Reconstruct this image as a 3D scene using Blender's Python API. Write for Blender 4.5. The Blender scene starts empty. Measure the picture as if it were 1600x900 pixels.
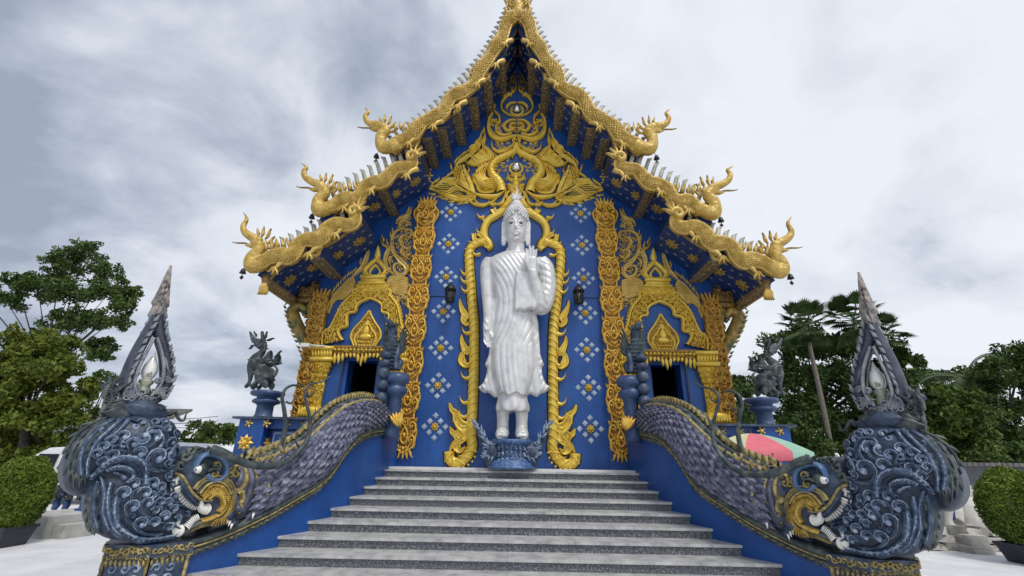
import bpy, math, random
import numpy as np
from mathutils import Vector, noise
random.seed(7)
S = bpy.context.scene
COL = S.collection

# ------------------------------------------------------------------ camera
F_PX, PITCH, YAW, ROLL, EYE = 693.2, 21.15, -0.95, 0.94, (0.1108, 0.0, 1.7155)
_p, _y, _r = map(math.radians, (PITCH, YAW, ROLL))
_F = np.array([math.sin(_y)*math.cos(_p), math.cos(_y)*math.cos(_p), math.sin(_p)])
_R0 = np.array([math.cos(_y), -math.sin(_y), 0.0]); _U0 = np.cross(_R0, _F)
_R = math.cos(_r)*_R0 + math.sin(_r)*_U0
_U = -math.sin(_r)*_R0 + math.cos(_r)*_U0
_E = np.array(EYE)
cam = bpy.data.cameras.new("camera")
cam.sensor_width = 36; cam.lens = 36*F_PX/1600; cam.clip_end = 2000; cam.clip_start = 0.05
camo = bpy.data.objects.new("camera", cam); COL.objects.link(camo)
from mathutils import Matrix
camo.matrix_world = Matrix(((_R[0], _U[0], -_F[0], _E[0]), (_R[1], _U[1], -_F[1], _E[1]), (_R[2], _U[2], -_F[2], _E[2]), (0, 0, 0, 1)))
S.camera = camo

# ------------------------------------------------------------------ world, sun, exposure
SUN_EL, SUN_AZ = 58, 150          # soft overcast light from behind the viewer, a little left
W = bpy.data.worlds.new("World"); S.world = W; W.use_nodes = True
def build_world():
    nt = W.node_tree; N = nt.nodes; L = nt.links; N.clear()
    out = N.new('ShaderNodeOutputWorld'); bg = N.new('ShaderNodeBackground'); bg.inputs[1].default_value = 0.11
    sky = N.new('ShaderNodeTexSky'); sky.sky_type = 'NISHITA'; sky.sun_disc = False
    sky.sun_elevation = math.radians(SUN_EL); sky.sun_rotation = math.radians(SUN_AZ)
    tc = N.new('ShaderNodeTexCoord')
    sep = N.new('ShaderNodeSeparateXYZ'); L.new(tc.outputs['Generated'], sep.inputs[0])
    # project the direction on a cloud deck: x/(z+.12), y/(z+.12)
    def mth(op, a, b=None, clamp=False):
        n = N.new('ShaderNodeMath'); n.operation = op; n.use_clamp = clamp
        for i, v in enumerate((a, b)):
            if v is None: continue
            if isinstance(v, (int, float)): n.inputs[i].default_value = v
            else: L.new(v, n.inputs[i])
        return n.outputs[0]
    z = mth('MAXIMUM', sep.outputs[2], 0.0); zz = mth('ADD', z, 0.30)
    cx = mth('DIVIDE', sep.outputs[0], zz); cy = mth('DIVIDE', sep.outputs[1], zz)
    cmb = N.new('ShaderNodeCombineXYZ'); L.new(cx, cmb.inputs[0]); L.new(cy, cmb.inputs[1])
    def nz(scale, det, rough, dist, off):
        mp = N.new('ShaderNodeMapping'); mp.inputs['Location'].default_value = off; L.new(cmb.outputs[0], mp.inputs[0])
        n = N.new('ShaderNodeTexNoise'); n.inputs['Scale'].default_value = scale; n.inputs['Detail'].default_value = det
        n.inputs['Roughness'].default_value = rough; n.inputs['Distortion'].default_value = dist
        L.new(mp.outputs[0], n.inputs[0]); return n.outputs[0]
    a = nz(0.95, 9, 0.55, 0.35, (CLOUD_OFF[0], CLOUD_OFF[1], 0)); b = nz(3.2, 8, 0.55, 0.5, (1.2, 7.7, 0))
    s = mth('ADD', mth('MULTIPLY', a, 0.72), mth('MULTIPLY', b, 0.28))
    # the left of the sky carries the darker bank of cloud
    lx = mth('MULTIPLY', sep.outputs[0], 0.105); s = mth('ADD', s, lx)
    cr = N.new('ShaderNodeValToRGB'); L.new(s, cr.inputs[0]); e = cr.color_ramp.elements
    e[0].position = 0.385; e[0].color = (2.7, 3.1, 3.8, 1); e[1].position = 0.59; e[1].color = (6.7, 6.95, 7.4, 1)
    m1 = e.new(0.44); m1.color = (3.9, 4.3, 5.05, 1); m2 = e.new(0.505); m2.color = (5.7, 6.0, 6.6, 1)
    mix = N.new('ShaderNodeMix'); mix.data_type = 'RGBA'; mix.inputs[0].default_value = 0.93
    L.new(sky.outputs[0], mix.inputs[6]); L.new(cr.outputs[0], mix.inputs[7]); L.new(mix.outputs[2], bg.inputs[0])
    L.new(bg.outputs[0], out.inputs[0])
CLOUD_OFF = (3.1, 0.4)
build_world()
sl = bpy.data.lights.new("sun", 'SUN'); sl.energy = 1.5; sl.angle = math.radians(14); sl.color = (1, .96, .9)
so = bpy.data.objects.new("sun", sl); COL.objects.link(so)
_d = Vector((math.sin(math.radians(SUN_AZ))*math.cos(math.radians(SUN_EL)), math.cos(math.radians(SUN_AZ))*math.cos(math.radians(SUN_EL)), math.sin(math.radians(SUN_EL))))
so.rotation_euler = _d.to_track_quat('Z', 'Y').to_euler()
S.view_settings.view_transform = 'Standard'; S.view_settings.look = 'None'; S.view_settings.gamma = 1
S.view_settings.exposure = 0.28
S.render.engine = 'CYCLES'

# ------------------------------------------------------------------ photograph -> real surfaces
def ray(x, y): return _F*F_PX + _R*(x-800) + _U*(450-y)
def atY(x, y, Y):
    d = ray(x, y); k = (Y-_E[1])/d[1]; p = _E + d*k
    return float(p[0]), float(p[2])
def zz(sc, ox, oy, pts): return [(x/sc+ox, y/sc+oy) for x, y in pts]
def onY(Y, pts): return [atY(x, y, Y) for x, y in pts]
YF, YB = 10.4, 9.1
def FW(pts): return onY(YF, pts)

def cr(pts, n=8):
    """Catmull-Rom through 2D/3D points."""
    P = [np.array(p, float) for p in pts]
    if len(P) < 3:
        return [P[0]+(P[-1]-P[0])*t for t in np.linspace(0, 1, n+1)]
    Q = [2*P[0]-P[1]]+P+[2*P[-1]-P[-2]]; out = []
    for i in range(1, len(Q)-2):
        for j in range(n):
            t = j/n; a, b, c, d = Q[i-1:i+3]
            out.append(.5*((2*b)+(-a+c)*t+(2*a-5*b+4*c-d)*t*t+(-a+3*b-3*c+d)*t**3))
    out.append(P[-1]); return out

# stair-side curve, left hand
_np = cr([(-2.46, 11.0), (-2.5, 10.2), (-2.535, 9.6), (-2.60, 8.9), (-2.70, 8.26), (-2.824, 7.82), (-2.964, 7.37), (-3.158, 6.92), (-3.412, 6.48), (-3.72, 6.03), (-4.06, 5.6), (-4.42, 5.17), (-4.79, 4.75), (-5.2, 4.3), (-5.7, 3.75)], 6)
NP = np.array(_np); NL = np.concatenate([[0], np.cumsum(np.hypot(*np.diff(NP, axis=0).T))])
_t = np.gradient(NP, NL, axis=0); _t /= np.linalg.norm(_t, axis=1)[:, None]; NN = np.stack([-_t[:, 1], _t[:, 0]], 1)
def mpN(s, z, h=0.0):
    x = np.interp(s, NL, NP[:, 0]); y = np.interp(s, NL, NP[:, 1])
    nx = np.interp(s, NL, NN[:, 0]); ny = np.interp(s, NL, NN[:, 1])
    return (float(x+nx*h), float(y+ny*h), float(z))
def onN(x, y, h=0.0):
    d3 = ray(x, y); d = d3[:2]; e = _E[:2]; Pn = NP+NN*h
    for i in range(len(Pn)-1):
        a, b = Pn[i], Pn[i+1]; A = np.array([[d[0], -(b-a)[0]], [d[1], -(b-a)[1]]])
        if abs(np.linalg.det(A)) < 1e-12: continue
        k, t = np.linalg.solve(A, a-e)
        if k > 0 and -1e-6 <= t <= 1.000001:
            return float(NL[i]+t*(NL[i+1]-NL[i])), float((_E+d3*k)[2])
    i = len(Pn)-2; a, b = Pn[i], Pn[i+1]; A = np.array([[d[0], -(b-a)[0]], [d[1], -(b-a)[1]]]); k, t = np.linalg.solve(A, a-e)
    return float(NL[i]+t*(NL[i+1]-NL[i])), float((_E+d3*k)[2])
def NW(pts, h=0.0): return [onN(x, y, h) for x, y in pts]
def mpF(u, v, h=0.0): return (u, YF-h, v)
def mpY(Y): return lambda u, v, h=0.0: (u, Y-h, v)

# ------------------------------------------------------------------ mesh building
class MB:
    def __init__(s): s.v = []; s.f = []
    def add(s, vs, fs):
        o = len(s.v); s.v += [tuple(map(float, v)) for v in vs]; s.f += [tuple(i+o for i in f) for f in fs]
    def grid(s, rows, close=False, cap=False):
        n = len(rows[0]); vs = [p for r in rows for p in r]; fs = []
        for i in range(len(rows)-1):
            for j in range(n if close else n-1):
                k = (j+1) % n; fs.append((i*n+j, i*n+k, (i+1)*n+k, (i+1)*n+j))
        if cap: fs.append(tuple(range(n))[::-1]); fs.append(tuple((len(rows)-1)*n+j for j in range(n)))
        s.add(vs, fs)
    def merge(s, o): s.add(o.v, o.f)
    def mirrored(s):
        m = MB(); m.v = [(-x, y, z) for x, y, z in s.v]; m.f = [tuple(reversed(f)) for f in s.f]; return m
    def both(s):
        m = s.mirrored(); s.merge(m); return s
def hexa(m, b, t):
    """8-point box: b and t are 4 points each, counterclockwise seen from above/outside."""
    m.add(list(b)+list(t), [(3, 2, 1, 0), (4, 5, 6, 7), (0, 1, 5, 4), (1, 2, 6, 5), (2, 3, 7, 6), (3, 0, 4, 7)])
def box(m, x0, x1, y0, y1, z0, z1):
    hexa(m, [(x0, y0, z0), (x1, y0, z0), (x1, y1, z0), (x0, y1, z0)], [(x0, y0, z1), (x1, y0, z1), (x1, y1, z1), (x0, y1, z1)])
def tube(m, pts, rad, seg=8, ell=1.0, cap=True, up=(0, -1, 0)):
    P = [Vector(p) for p in pts]; n = len(P); rows = []; prev = None
    for i, p in enumerate(P):
        t = (P[min(i+1, n-1)]-P[max(i-1, 0)]).normalized()
        a = Vector(up) if prev is None else prev
        a = a-t*a.dot(t)
        if a.length < 1e-4: a = t.orthogonal()
        a.normalize(); prev = a; b = t.cross(a)
        r = rad(i/(n-1)) if callable(rad) else (rad[i] if hasattr(rad, '__len__') else rad)
        rows.append([p+a*(math.cos(2*math.pi*k/seg)*r*ell)+b*(math.sin(2*math.pi*k/seg)*r) for k in range(seg)])
    m.grid(rows, True, cap)
def lathe(m, c, prof, seg=20, sq=False):
    rows = []
    for r, z in prof:
        rows.append([(c[0]+r*math.cos(2*math.pi*(k+.5)/seg), c[1]+r*math.sin(2*math.pi*(k+.5)/seg), c[2]+z) for k in range(seg)])
    m.grid(rows, True, True)
def ball(m, c, r, seg=8, rng=5):
    if not hasattr(r, '__len__'): r = (r, r, r)
    rows = [[(c[0]+r[0]*math.sin(a)*math.cos(2*math.pi*k/seg), c[1]+r[1]*math.sin(a)*math.sin(2*math.pi*k/seg), c[2]+r[2]*math.cos(a)) for k in range(seg)] for a in np.linspace(math.pi-.05, .05, rng+1)]
    m.grid(rows, True, True)
PR_ROUND = [(-1, 0), (-.8, .6), (-.35, .95), (0, 1), (.35, .95), (.8, .6), (1, 0)]
PR_LEAF = [(-1, 0), (-.75, .62), (0, 1), (.75, .62), (1, 0)]
PR_GROOVE = [(-1, 0), (-.92, .9), (-.62, 1), (-.45, .5), (0, .62), (.45, .5), (.62, 1), (.92, .9), (1, 0)]
def ribbon(m, mp, pts, w, h, prof=PR_ROUND, base=0.0, n=6, raw=False):
    P = [np.array(p, float) for p in pts] if raw else cr(pts, n); N = len(P); rows = []
    for i, p in enumerate(P):
        t = P[min(i+1, N-1)]-P[max(i-1, 0)]; l = math.hypot(*t) or 1; nx, ny = -t[1]/l, t[0]/l
        k = i/(N-1); wi = w(k) if callable(w) else w; hi = h(k) if callable(h) else h
        bz = base(p[0], p[1]) if callable(base) else base
        rows.append([mp(p[0]+nx*wi*a, p[1]+ny*wi*a, (bz-.012 if b == 0 else bz+hi*b)) for a, b in prof])
    m.grid(rows)
def taper(w, t0=.35, tip=.06, p=.8):
    return lambda k: w*(tip+(1-tip)*min(1, (k/t0) if k < t0 else ((1-k)/(1-t0))**p))
def tail(w, tip=.05, p=.9): return lambda k: w*(tip+(1-tip)*(1-k)**p)
def spiral(c, r, a0, turns, sgn=1, n=22, rmin=.12):
    return [(c[0]+r*(1-(1-rmin)*t**.85)*math.cos(a0+sgn*2*math.pi*turns*t), c[1]+r*(1-(1-rmin)*t**.85)*math.sin(a0+sgn*2*math.pi*turns*t)) for t in np.linspace(0, 1, n)]
def curl(m, mp, c, r, a0, sgn, w, h, base=0.0, turns=1.15, prof=PR_ROUND, tl=None):
    pts = spiral(c, r, a0, turns, sgn)
    if tl: pts = [p for p in tl]+pts
    ribbon(m, mp, pts, lambda k: w*(.25+.75*math.sin(math.pi*min(1, .1+k*.95))**.6), h, prof, base, raw=(tl is None), n=3)
    if not tl: pass
def flame(m, mp, p, a, L, w, h, bend=.5, base=0.0, prof=PR_LEAF):
    """kranok flame: swells, curls over and ends in a point. a: direction, bend: sideways curl (+left)."""
    dx, dy = math.cos(a), math.sin(a); nx, ny = -dy, dx
    f = lambda t, s: (p[0]+dx*L*t+nx*L*s*bend, p[1]+dy*L*t+ny*L*s*bend)
    pts = [f(0, 0), f(.25, -.16), f(.5, -.05), f(.72, .18), f(.88, .2), f(1.05, .08)]
    ribbon(m, mp, pts, taper(w, .3, .04, .8), h, prof, base, n=3)
def flamerow(m, mp, pts, step, L, w, h, side=1, lean=.9, base=0.0, bend=.5, skip=0.0):
    P = cr(pts, 10); acc = 0; nxt = skip
    for i in range(1, len(P)):
        d = P[i]-P[i-1]; l = math.hypot(*d); acc += l
        if acc >= nxt:
            nxt += step; a = math.atan2(d[1], d[0])
            Lk = L(acc) if callable(L) else L
            flame(m, mp, P[i], a+side*lean, Lk*random.uniform(.85, 1.15), w, h, -side*bend, base)
def polyplate(m, mp, pts, h0, h1, bevel=0.0):
    n = len(pts); c = np.mean(np.array(pts), 0)
    A = [mp(p[0], p[1], h0) for p in pts]; B = [mp(p[0], p[1], h1-bevel) for p in pts]
    rows = [A, B]
    if bevel: rows.append([mp(p[0]+(c[0]-p[0])*.06, p[1]+(c[1]-p[1])*.06, h1) for p in pts])
    m.grid(rows, True)
    top = rows[-1]; m.add(top, [tuple(range(n))])
def pdist(P, poly):
    """signed distance (positive inside) of points P (k,2) to a polygon."""
    P = np.asarray(P, float); poly = np.asarray(poly, float); d = np.full(len(P), 1e9); ins = np.zeros(len(P), bool)
    for i in range(len(poly)):
        a, b = poly[i], poly[(i+1) % len(poly)]; e = b-a; w = P-a
        t = np.clip((w@e)/(e@e+1e-12), 0, 1); q = w-t[:, None]*e; d = np.minimum(d, np.hypot(q[:, 0], q[:, 1]))
        c = ((a[1] > P[:, 1]) != (b[1] > P[:, 1])); xi = (b[0]-a[0])*(P[:, 1]-a[1])/((b[1]-a[1]) if b[1] != a[1] else 1e-12)+a[0]
        ins ^= (c & (P[:, 0] < xi))
    return np.where(ins, d, -d)
def inflate(m, mp, poly, T, R, res, back=-.02, tb=0.0):
    """closed rounded relief body over a polygon; returns height function."""
    A = np.asarray(poly); x0, y0 = A.min(0)-res; x1, y1 = A.max(0)+res
    nx, ny = int((x1-x0)/res)+2, int((y1-y0)/res)+2
    G = np.array([(x0+i*res, y0+j*res) for j in range(ny) for i in range(nx)]); D = pdist(G, poly)
    def hh(d): q = np.clip(d/R, 0, 1); return T*np.sqrt(1-(1-q)**2)
    # snap near-edge outside points onto the outline
    used = {}; fs = []; keep = D > 0
    for j in range(ny-1):
        for i in range(nx-1):
            c = [j*nx+i, j*nx+i+1, (j+1)*nx+i+1, (j+1)*nx+i]
            if sum(keep[k] for k in c) >= 1: fs.append(c)
    need = sorted({k for f in fs for k in f}); V = []
    for k in need:
        p = G[k]
        if not keep[k]:
            best = None; bd = 1e9
            for q in range(len(A)):
                a, b = A[q], A[(q+1) % len(A)]; e = b-a; t = min(1, max(0, float((p-a)@e/(e@e+1e-12)))); r = a+t*e; dd = float(np.hypot(*(p-r)))
                if dd < bd: bd, best = dd, r
            p = best
        used[k] = len(V); V.append((p[0], p[1], float(hh(max(D[k], 0)))))
    nV = len(V)
    front = [mp(x, y, h) for x, y, h in V]; backv = [mp(x, y, back-(h*tb)) for x, y, h in V]
    F = [tuple(used[k] for k in f) for f in fs]; B = [tuple(used[k]+nV for k in reversed(f)) for f in fs]
    from collections import Counter
    ed = Counter()
    for f in F:
        for a, b in zip(f, f[1:]+f[:1]): ed[(a, b)] += 1
    Sd = [(b, a, a+nV, b+nV) for (a, b) in ed if (b, a) not in ed]
    m.add(front+backv, F+B+Sd)
    return lambda u, v: float(hh(max(pdist([(u, v)], poly)[0], 0)))

# ------------------------------------------------------------------ objects
def thing(name, label, cat, loc=(0, 0, 0), group=None):
    o = bpy.data.objects.new(name, None); COL.objects.link(o); o.location = loc; o.empty_display_size = .2
    o['label'] = label; o['category'] = cat
    if group: o['group'] = group
    return o
def _wloc(o):
    v = Vector(o.location)
    while o.parent: o = o.parent; v += Vector(o.location)
    return v
def obj(name, m, mat, parent=None, smooth=True, label=None, weld=False):
    me = bpy.data.meshes.new(name); off = _wloc(parent) if parent else Vector((0, 0, 0))
    me.from_pydata([(x-off[0], y-off[1], z-off[2]) for x, y, z in m.v], [], m.f)
    me.validate(clean_customdata=False); me.materials.append(mat)
    if smooth: me.polygons.foreach_set('use_smooth', [True]*len(me.polygons))
    o = bpy.data.objects.new(name, me); COL.objects.link(o)
    if parent: o.parent = parent
    if label: o['label'] = label
    me.update(); return o
def tag(o, label, cat, group=None, kind=None):
    if label: o['label'] = label
    if cat: o['category'] = cat
    if group: o['group'] = group
    if kind: o['kind'] = kind
    return o
def struct(name, m, mat, smooth=False): o = obj(name, m, mat, None, smooth); o['kind'] = 'structure'; return o
def mirror_tree(o, parent=None, label=None, group=None):
    c = o.copy(); COL.objects.link(c); c.parent = parent
    c.location = (-o.location[0], o.location[1], o.location[2])
    if o.data:
        me = o.data.copy(); k = len(me.vertices); a = np.empty(k*3); me.vertices.foreach_get('co', a); a[0::3] *= -1; me.vertices.foreach_set('co', a)
        me.flip_normals(); me.update(); c.data = me
    if label: c['label'] = label
    if group: c['group'] = group
    for ch in [x for x in bpy.data.objects if x.parent == o]: mirror_tree(ch, c)
    return c
def remesh(m, voxel, smooth_it=2):
    """fuse overlapping closed shells into one continuous surface."""
    me = bpy.data.meshes.new('tmp'); me.from_pydata(m.v, [], m.f); me.validate(); o = bpy.data.objects.new('tmp', me); COL.objects.link(o)
    r = o.modifiers.new('r', 'REMESH'); r.mode = 'VOXEL'; r.voxel_size = voxel
    if smooth_it: sm = o.modifiers.new('s', 'SMOOTH'); sm.iterations = smooth_it; sm.factor = .5
    dg = bpy.context.evaluated_depsgraph_get(); ev = o.evaluated_get(dg); e = ev.to_mesh()
    out = MB(); out.v = [tuple(v.co) for v in e.vertices]; out.f = [tuple(p.vertices) for p in e.polygons]
    ev.to_mesh_clear(); bpy.data.objects.remove(o); bpy.data.meshes.remove(me); return out

# ------------------------------------------------------------------ materials
def mat(name, col, rough=.6, metal=0.0, var=None, vscale=3.0, bump=0.0, bscale=40.0, col3=None, spec=.5, vdet=5, bkind='noise', lo=.35, hi=.65):
    M = bpy.data.materials.new(name); M.use_nodes = True; nt = M.node_tree; N = nt.nodes; L = nt.links
    b = N['Principled BSDF']; b.inputs['Roughness'].default_value = rough; b.inputs['Metallic'].default_value = metal
    b.inputs['Specular IOR Level'].default_value = spec; b.inputs['Base Color'].default_value = (*col, 1)
    tc = N.new('ShaderNodeTexCoord')
    if var:
        n = N.new('ShaderNodeTexNoise'); n.inputs['Scale'].default_value = vscale; n.inputs['Detail'].default_value = vdet; n.inputs['Roughness'].default_value = .62
        L.new(tc.outputs['Object'], n.inputs[0]); r = N.new('ShaderNodeValToRGB'); L.new(n.outputs[0], r.inputs[0])
        e = r.color_ramp.elements; e[0].position = lo; e[0].color = (*col, 1); e[1].position = hi; e[1].color = (*var, 1)
        if col3: q = e.new((lo+hi)/2); q.color = (*col3, 1)
        L.new(r.outputs[0], b.inputs['Base Color'])
    if bump:
        if bkind == 'voronoi': n2 = N.new('ShaderNodeTexVoronoi'); n2.inputs['Scale'].default_value = bscale; src = n2.outputs[0]
        else: n2 = N.new('ShaderNodeTexNoise'); n2.inputs['Scale'].default_value = bscale; n2.inputs['Detail'].default_value = 4; src = n2.outputs[0]
        L.new(tc.outputs['Object'], n2.inputs[0]); bp = N.new('ShaderNodeBump'); bp.inputs['Strength'].default_value = bump; bp.inputs['Distance'].default_value = .02
        L.new(src, bp.inputs['Height']); L.new(bp.outputs[0], b.inputs['Normal'])
    return M
def streak(M, sc=(2.2, 2.2, .22), amt=.35, lo=(.55, .60, .66), hi=(1.12, 1.08, 1.04)):
    nt = M.node_tree; N = nt.nodes; L = nt.links; b = N['Principled BSDF']; src = b.inputs['Base Color'].links[0].from_socket
    tc = N.new('ShaderNodeTexCoord'); mp = N.new('ShaderNodeMapping'); mp.inputs['Scale'].default_value = sc; L.new(tc.outputs['Object'], mp.inputs[0])
    n = N.new('ShaderNodeTexNoise'); n.inputs['Scale'].default_value = 2.6; n.inputs['Detail'].default_value = 8; n.inputs['Roughness'].default_value = .65; L.new(mp.outputs[0], n.inputs[0])
    r = N.new('ShaderNodeValToRGB'); L.new(n.outputs[0], r.inputs[0]); e = r.color_ramp.elements; e[0].position = .34; e[0].color = (*lo, 1); e[1].position = .62; e[1].color = (*hi, 1)
    mx = N.new('ShaderNodeMix'); mx.data_type = 'RGBA'; mx.blend_type = 'MULTIPLY'; mx.inputs[0].default_value = amt; L.new(src, mx.inputs[6]); L.new(r.outputs[0], mx.inputs[7]); L.new(mx.outputs[2], b.inputs['Base Color']); return M
def seams(M, step, w=.006, axis=0, dark=.35, step2=None):
    nt = M.node_tree; N = nt.nodes; L = nt.links; b = N['Principled BSDF']; src = b.inputs['Base Color'].links[0].from_socket
    tc = N.new('ShaderNodeTexCoord'); sp = N.new('ShaderNodeSeparateXYZ'); L.new(tc.outputs['Object'], sp.inputs[0]); outs = []
    for ax, st in ((axis, step), (1, step2)):
        if st is None: continue
        a = N.new('ShaderNodeMath'); a.operation = 'PINGPONG'; L.new(sp.outputs[ax], a.inputs[0]); a.inputs[1].default_value = st/2
        c = N.new('ShaderNodeMath'); c.operation = 'GREATER_THAN'; L.new(a.outputs[0], c.inputs[0]); c.inputs[1].default_value = w/2; outs.append(c.outputs[0])
    o = outs[0]
    if len(outs) > 1: mm_ = N.new('ShaderNodeMath'); mm_.operation = 'MINIMUM'; L.new(outs[0], mm_.inputs[0]); L.new(outs[1], mm_.inputs[1]); o = mm_.outputs[0]
    mr = N.new('ShaderNodeMapRange'); L.new(o, mr.inputs[0]); mr.inputs[3].default_value = 1-dark; mr.inputs[4].default_value = 1
    mx = N.new('ShaderNodeMix'); mx.data_type = 'RGBA'; mx.blend_type = 'MULTIPLY'; mx.inputs[0].default_value = 1; L.new(src, mx.inputs[6]); L.new(mr.outputs[0], mx.inputs[7]); L.new(mx.outputs[2], b.inputs['Base Color']); return M
BLUE = streak(mat('blue_paint', (.006, .058, .25), .42, 0, (.012, .088, .34), 1.6, .12, 30, col3=(.008, .070, .29), vdet=9))
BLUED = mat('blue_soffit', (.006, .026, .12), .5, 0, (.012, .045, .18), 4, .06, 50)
GOLD = mat('gold_paint', (.66, .38, .035), .42, .25, (.78, .55, .11), 7, .35, 28, spec=.5)
GOLDO = mat('orange_gold_paint', (.70, .38, .035), .40, .25, (.84, .58, .12), 9, .35, 30)
GOLDP = mat('pale_gold_paint', (.52, .34, .07), .42, .3, (.68, .50, .16), 5, .3, 24)
GOLDY = mat('yellow_gold_paint', (.74, .48, .04), .4, .2, (.82, .62, .12), 6, .25, 25)
GOLDD = mat('aged_gold_panel', (.10, .07, .05), .5, .2, (.36, .22, .05), 14, .5, 30, col3=(.20, .13, .05))
SLATE = mat('slate_blue_paint', (.018, .030, .06), .45, .05, (.085, .115, .17), 5, .5, 22, col3=(.035, .058, .105))
SLATEG = mat('slate_green_paint', (.025, .036, .04), .5, .05, (.13, .15, .13), 7, .5, 22, col3=(.05, .068, .075))
SCALE = mat('scale_paint', (.05, .055, .09), .42, .1, (.16, .17, .24), 6, .3, 30)
SCALEP = mat('pale_scale_paint', (.06, .065, .115), .38, .1, (.30, .31, .40), 11, .4, 30, col3=(.13, .14, .21))
PALEB = mat('pale_edge_paint', (.07, .11, .19), .5, 0, (.40, .47, .56), 14, .4, 30, col3=(.19, .26, .38))
WHITEP = mat('white_paint', (.78, .76, .70), .35, 0, (.85, .84, .80), 5)
IVGOLD = mat('gilt_trim_paint', (.16, .13, .06), .5, .1, (.52, .42, .18), 16, .4, 30, col3=(.34, .27, .10))
PEARL = streak(mat('pearl_white_paint', (.56, .56, .565), .36, .18, (.74, .735, .725), 5, .10, 30, col3=(.67, .67, .665)), (3, 3, .5), .15, (.70, .70, .70), (1, 1, 1))
OUTL = mat('shadow_line_paint', (.02, .018, .02), .6, 0, (.05, .035, .02), 8)  # shadow lines around raised relief, put in as dark colour
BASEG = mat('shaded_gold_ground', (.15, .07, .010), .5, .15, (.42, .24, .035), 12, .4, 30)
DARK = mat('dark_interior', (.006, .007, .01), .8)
BLACKM = mat('black_metal', (.02, .02, .02), .4, .4)
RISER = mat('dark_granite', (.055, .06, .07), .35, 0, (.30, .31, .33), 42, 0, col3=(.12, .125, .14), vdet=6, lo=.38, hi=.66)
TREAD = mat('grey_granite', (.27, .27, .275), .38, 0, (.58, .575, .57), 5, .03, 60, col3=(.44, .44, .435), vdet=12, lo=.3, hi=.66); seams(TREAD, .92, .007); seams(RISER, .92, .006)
MARBLE = mat('white_marble', (.66, .66, .66), .3, 0, (.76, .75, .74), 4)
# ================================================================== ground
GROUND = mat('pale_paving', (.58, .585, .60), .7, 0, (.74, .74, .74), 1.1, .1, 30, col3=(.66, .66, .67), vdet=8); seams(GROUND, 1.2, .012, 0, .16, 1.2); GROUND.name = 'pale_paving'
m = MB(); m.add([(-600, -300, 0), (600, -300, 0), (600, 900, 0), (-600, 900, 0)], [(0, 1, 2, 3)]); struct('ground', m, GROUND)

R_, T_, ZP = .136, .446, 1.5
def stairx(Y):   # half width of the flight at depth Y
    return float(-np.interp(-Y, -NP[:, 1], NP[:, 0]))
# ------------------------------------------------------------------ platform
pl = thing('temple_platform', 'raised blue platform under the temple with white marble edge', 'platform', (0, 9.6, 0))
PX = 5.85
m = MB(); box(m, -PX, -2.6, 9.35, 30, 0, ZP-.004); box(m, 2.6, PX, 9.35, 30, 0, ZP-.004); obj('base_wall', m, BLUE, pl, False)
m = MB(); box(m, -2.6, 2.6, 9.602, 30, 0, ZP-.02); obj('core', m, RISER, pl, False)
m = MB(); box(m, -2.56, 2.56, 9.80, 10.38, ZP-.016, ZP+.045); obj('marble_threshold', m, MARBLE, pl, False)
# ------------------------------------------------------------------ staircase
st = thing('stone_staircase', 'wide grey granite staircase with dark speckled risers rising to the white statue', 'staircase', (0, 7.5, 0))
for k in range(0, 11):
    Yf = 9.6-T_*k; z = ZP-R_*k; yb = Yf+(T_ if k else .3)
    a, b = stairx(Yf)+.14, stairx(yb)+.14
    if k <= 9:
        m = MB(); lip = .03
        hexa(m, [(-a, Yf-lip, z-.035), (a, Yf-lip, z-.035), (b, yb, z-.035), (-b, yb, z-.035)], [(-a, Yf-lip, z), (a, Yf-lip, z), (b, yb, z), (-b, yb, z)])
        obj('tread', m, TREAD, st, False)
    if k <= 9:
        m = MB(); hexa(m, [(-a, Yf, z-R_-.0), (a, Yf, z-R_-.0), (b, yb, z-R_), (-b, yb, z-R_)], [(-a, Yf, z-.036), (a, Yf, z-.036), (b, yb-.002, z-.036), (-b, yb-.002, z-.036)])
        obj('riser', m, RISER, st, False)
    else:
        m = MB(); hexa(m, [(-a, Yf, 0.01), (a, Yf, 0.01), (b, yb, .01), (-b, yb, .01)], [(-a, Yf, z-.002), (a, Yf, z-.002), (b, yb-.002, z-.002), (-b, yb-.002, z-.002)])
        obj('tread', m, TREAD, st, False)

# ------------------------------------------------------------------ balustrade + naga (left, mirrored later)
capL = [(1.30, 2.52)]+NW([(615, 655), (609, 661), (596, 669), (577, 672), (559, 680), (541, 698), (527, 718), (513, 738), (491, 757), (467, 771), (424, 796), (400, 808), (370, 822), (330, 838), (290, 850)])
cs = cr(capL, 4); cS = np.array([p[0] for p in cs]); cZ = np.array([p[1] for p in cs])
S_END = capL[-1][0]
def capz(s): return float(np.interp(s, cS, cZ))
bal = thing('stair_balustrade', 'curving blue wall along the left side of the stairs, with slate moulding and pedestal', 'balustrade', (-3.3, 7.3, 0), 'staircase side walls')
ss = list(np.linspace(0.55, S_END, 60)); m = MB(); rows = []
rows = [[mpN(s, 0.002, 0), mpN(s, capz(s)-.10, 0), mpN(s, capz(s)-.10, -.62), mpN(s, 0.002, -.62)] for s in ss]
m.grid(rows, True, True); obj('wall', m, BLUE, bal, False)
MPN = lambda u, v, hh=0.0: mpN(u, v, hh)
m = MB(); prof = [(.0, -.13), (.035, -.12), (.035, -.075), (.015, -.06), (.06, -.03), (.085, .01), (.05, .045), (0, .055), (-.6, .06), (-.66, .02), (-.66, -.1), (-.63, -.13)]
m.grid([[mpN(s, capz(s)+dz, h) for h, dz in prof] for s in [s for s in ss if s >= 1.3]], True, True); obj('cap_moulding', m, SLATEG, bal)
m = MB()
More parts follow.
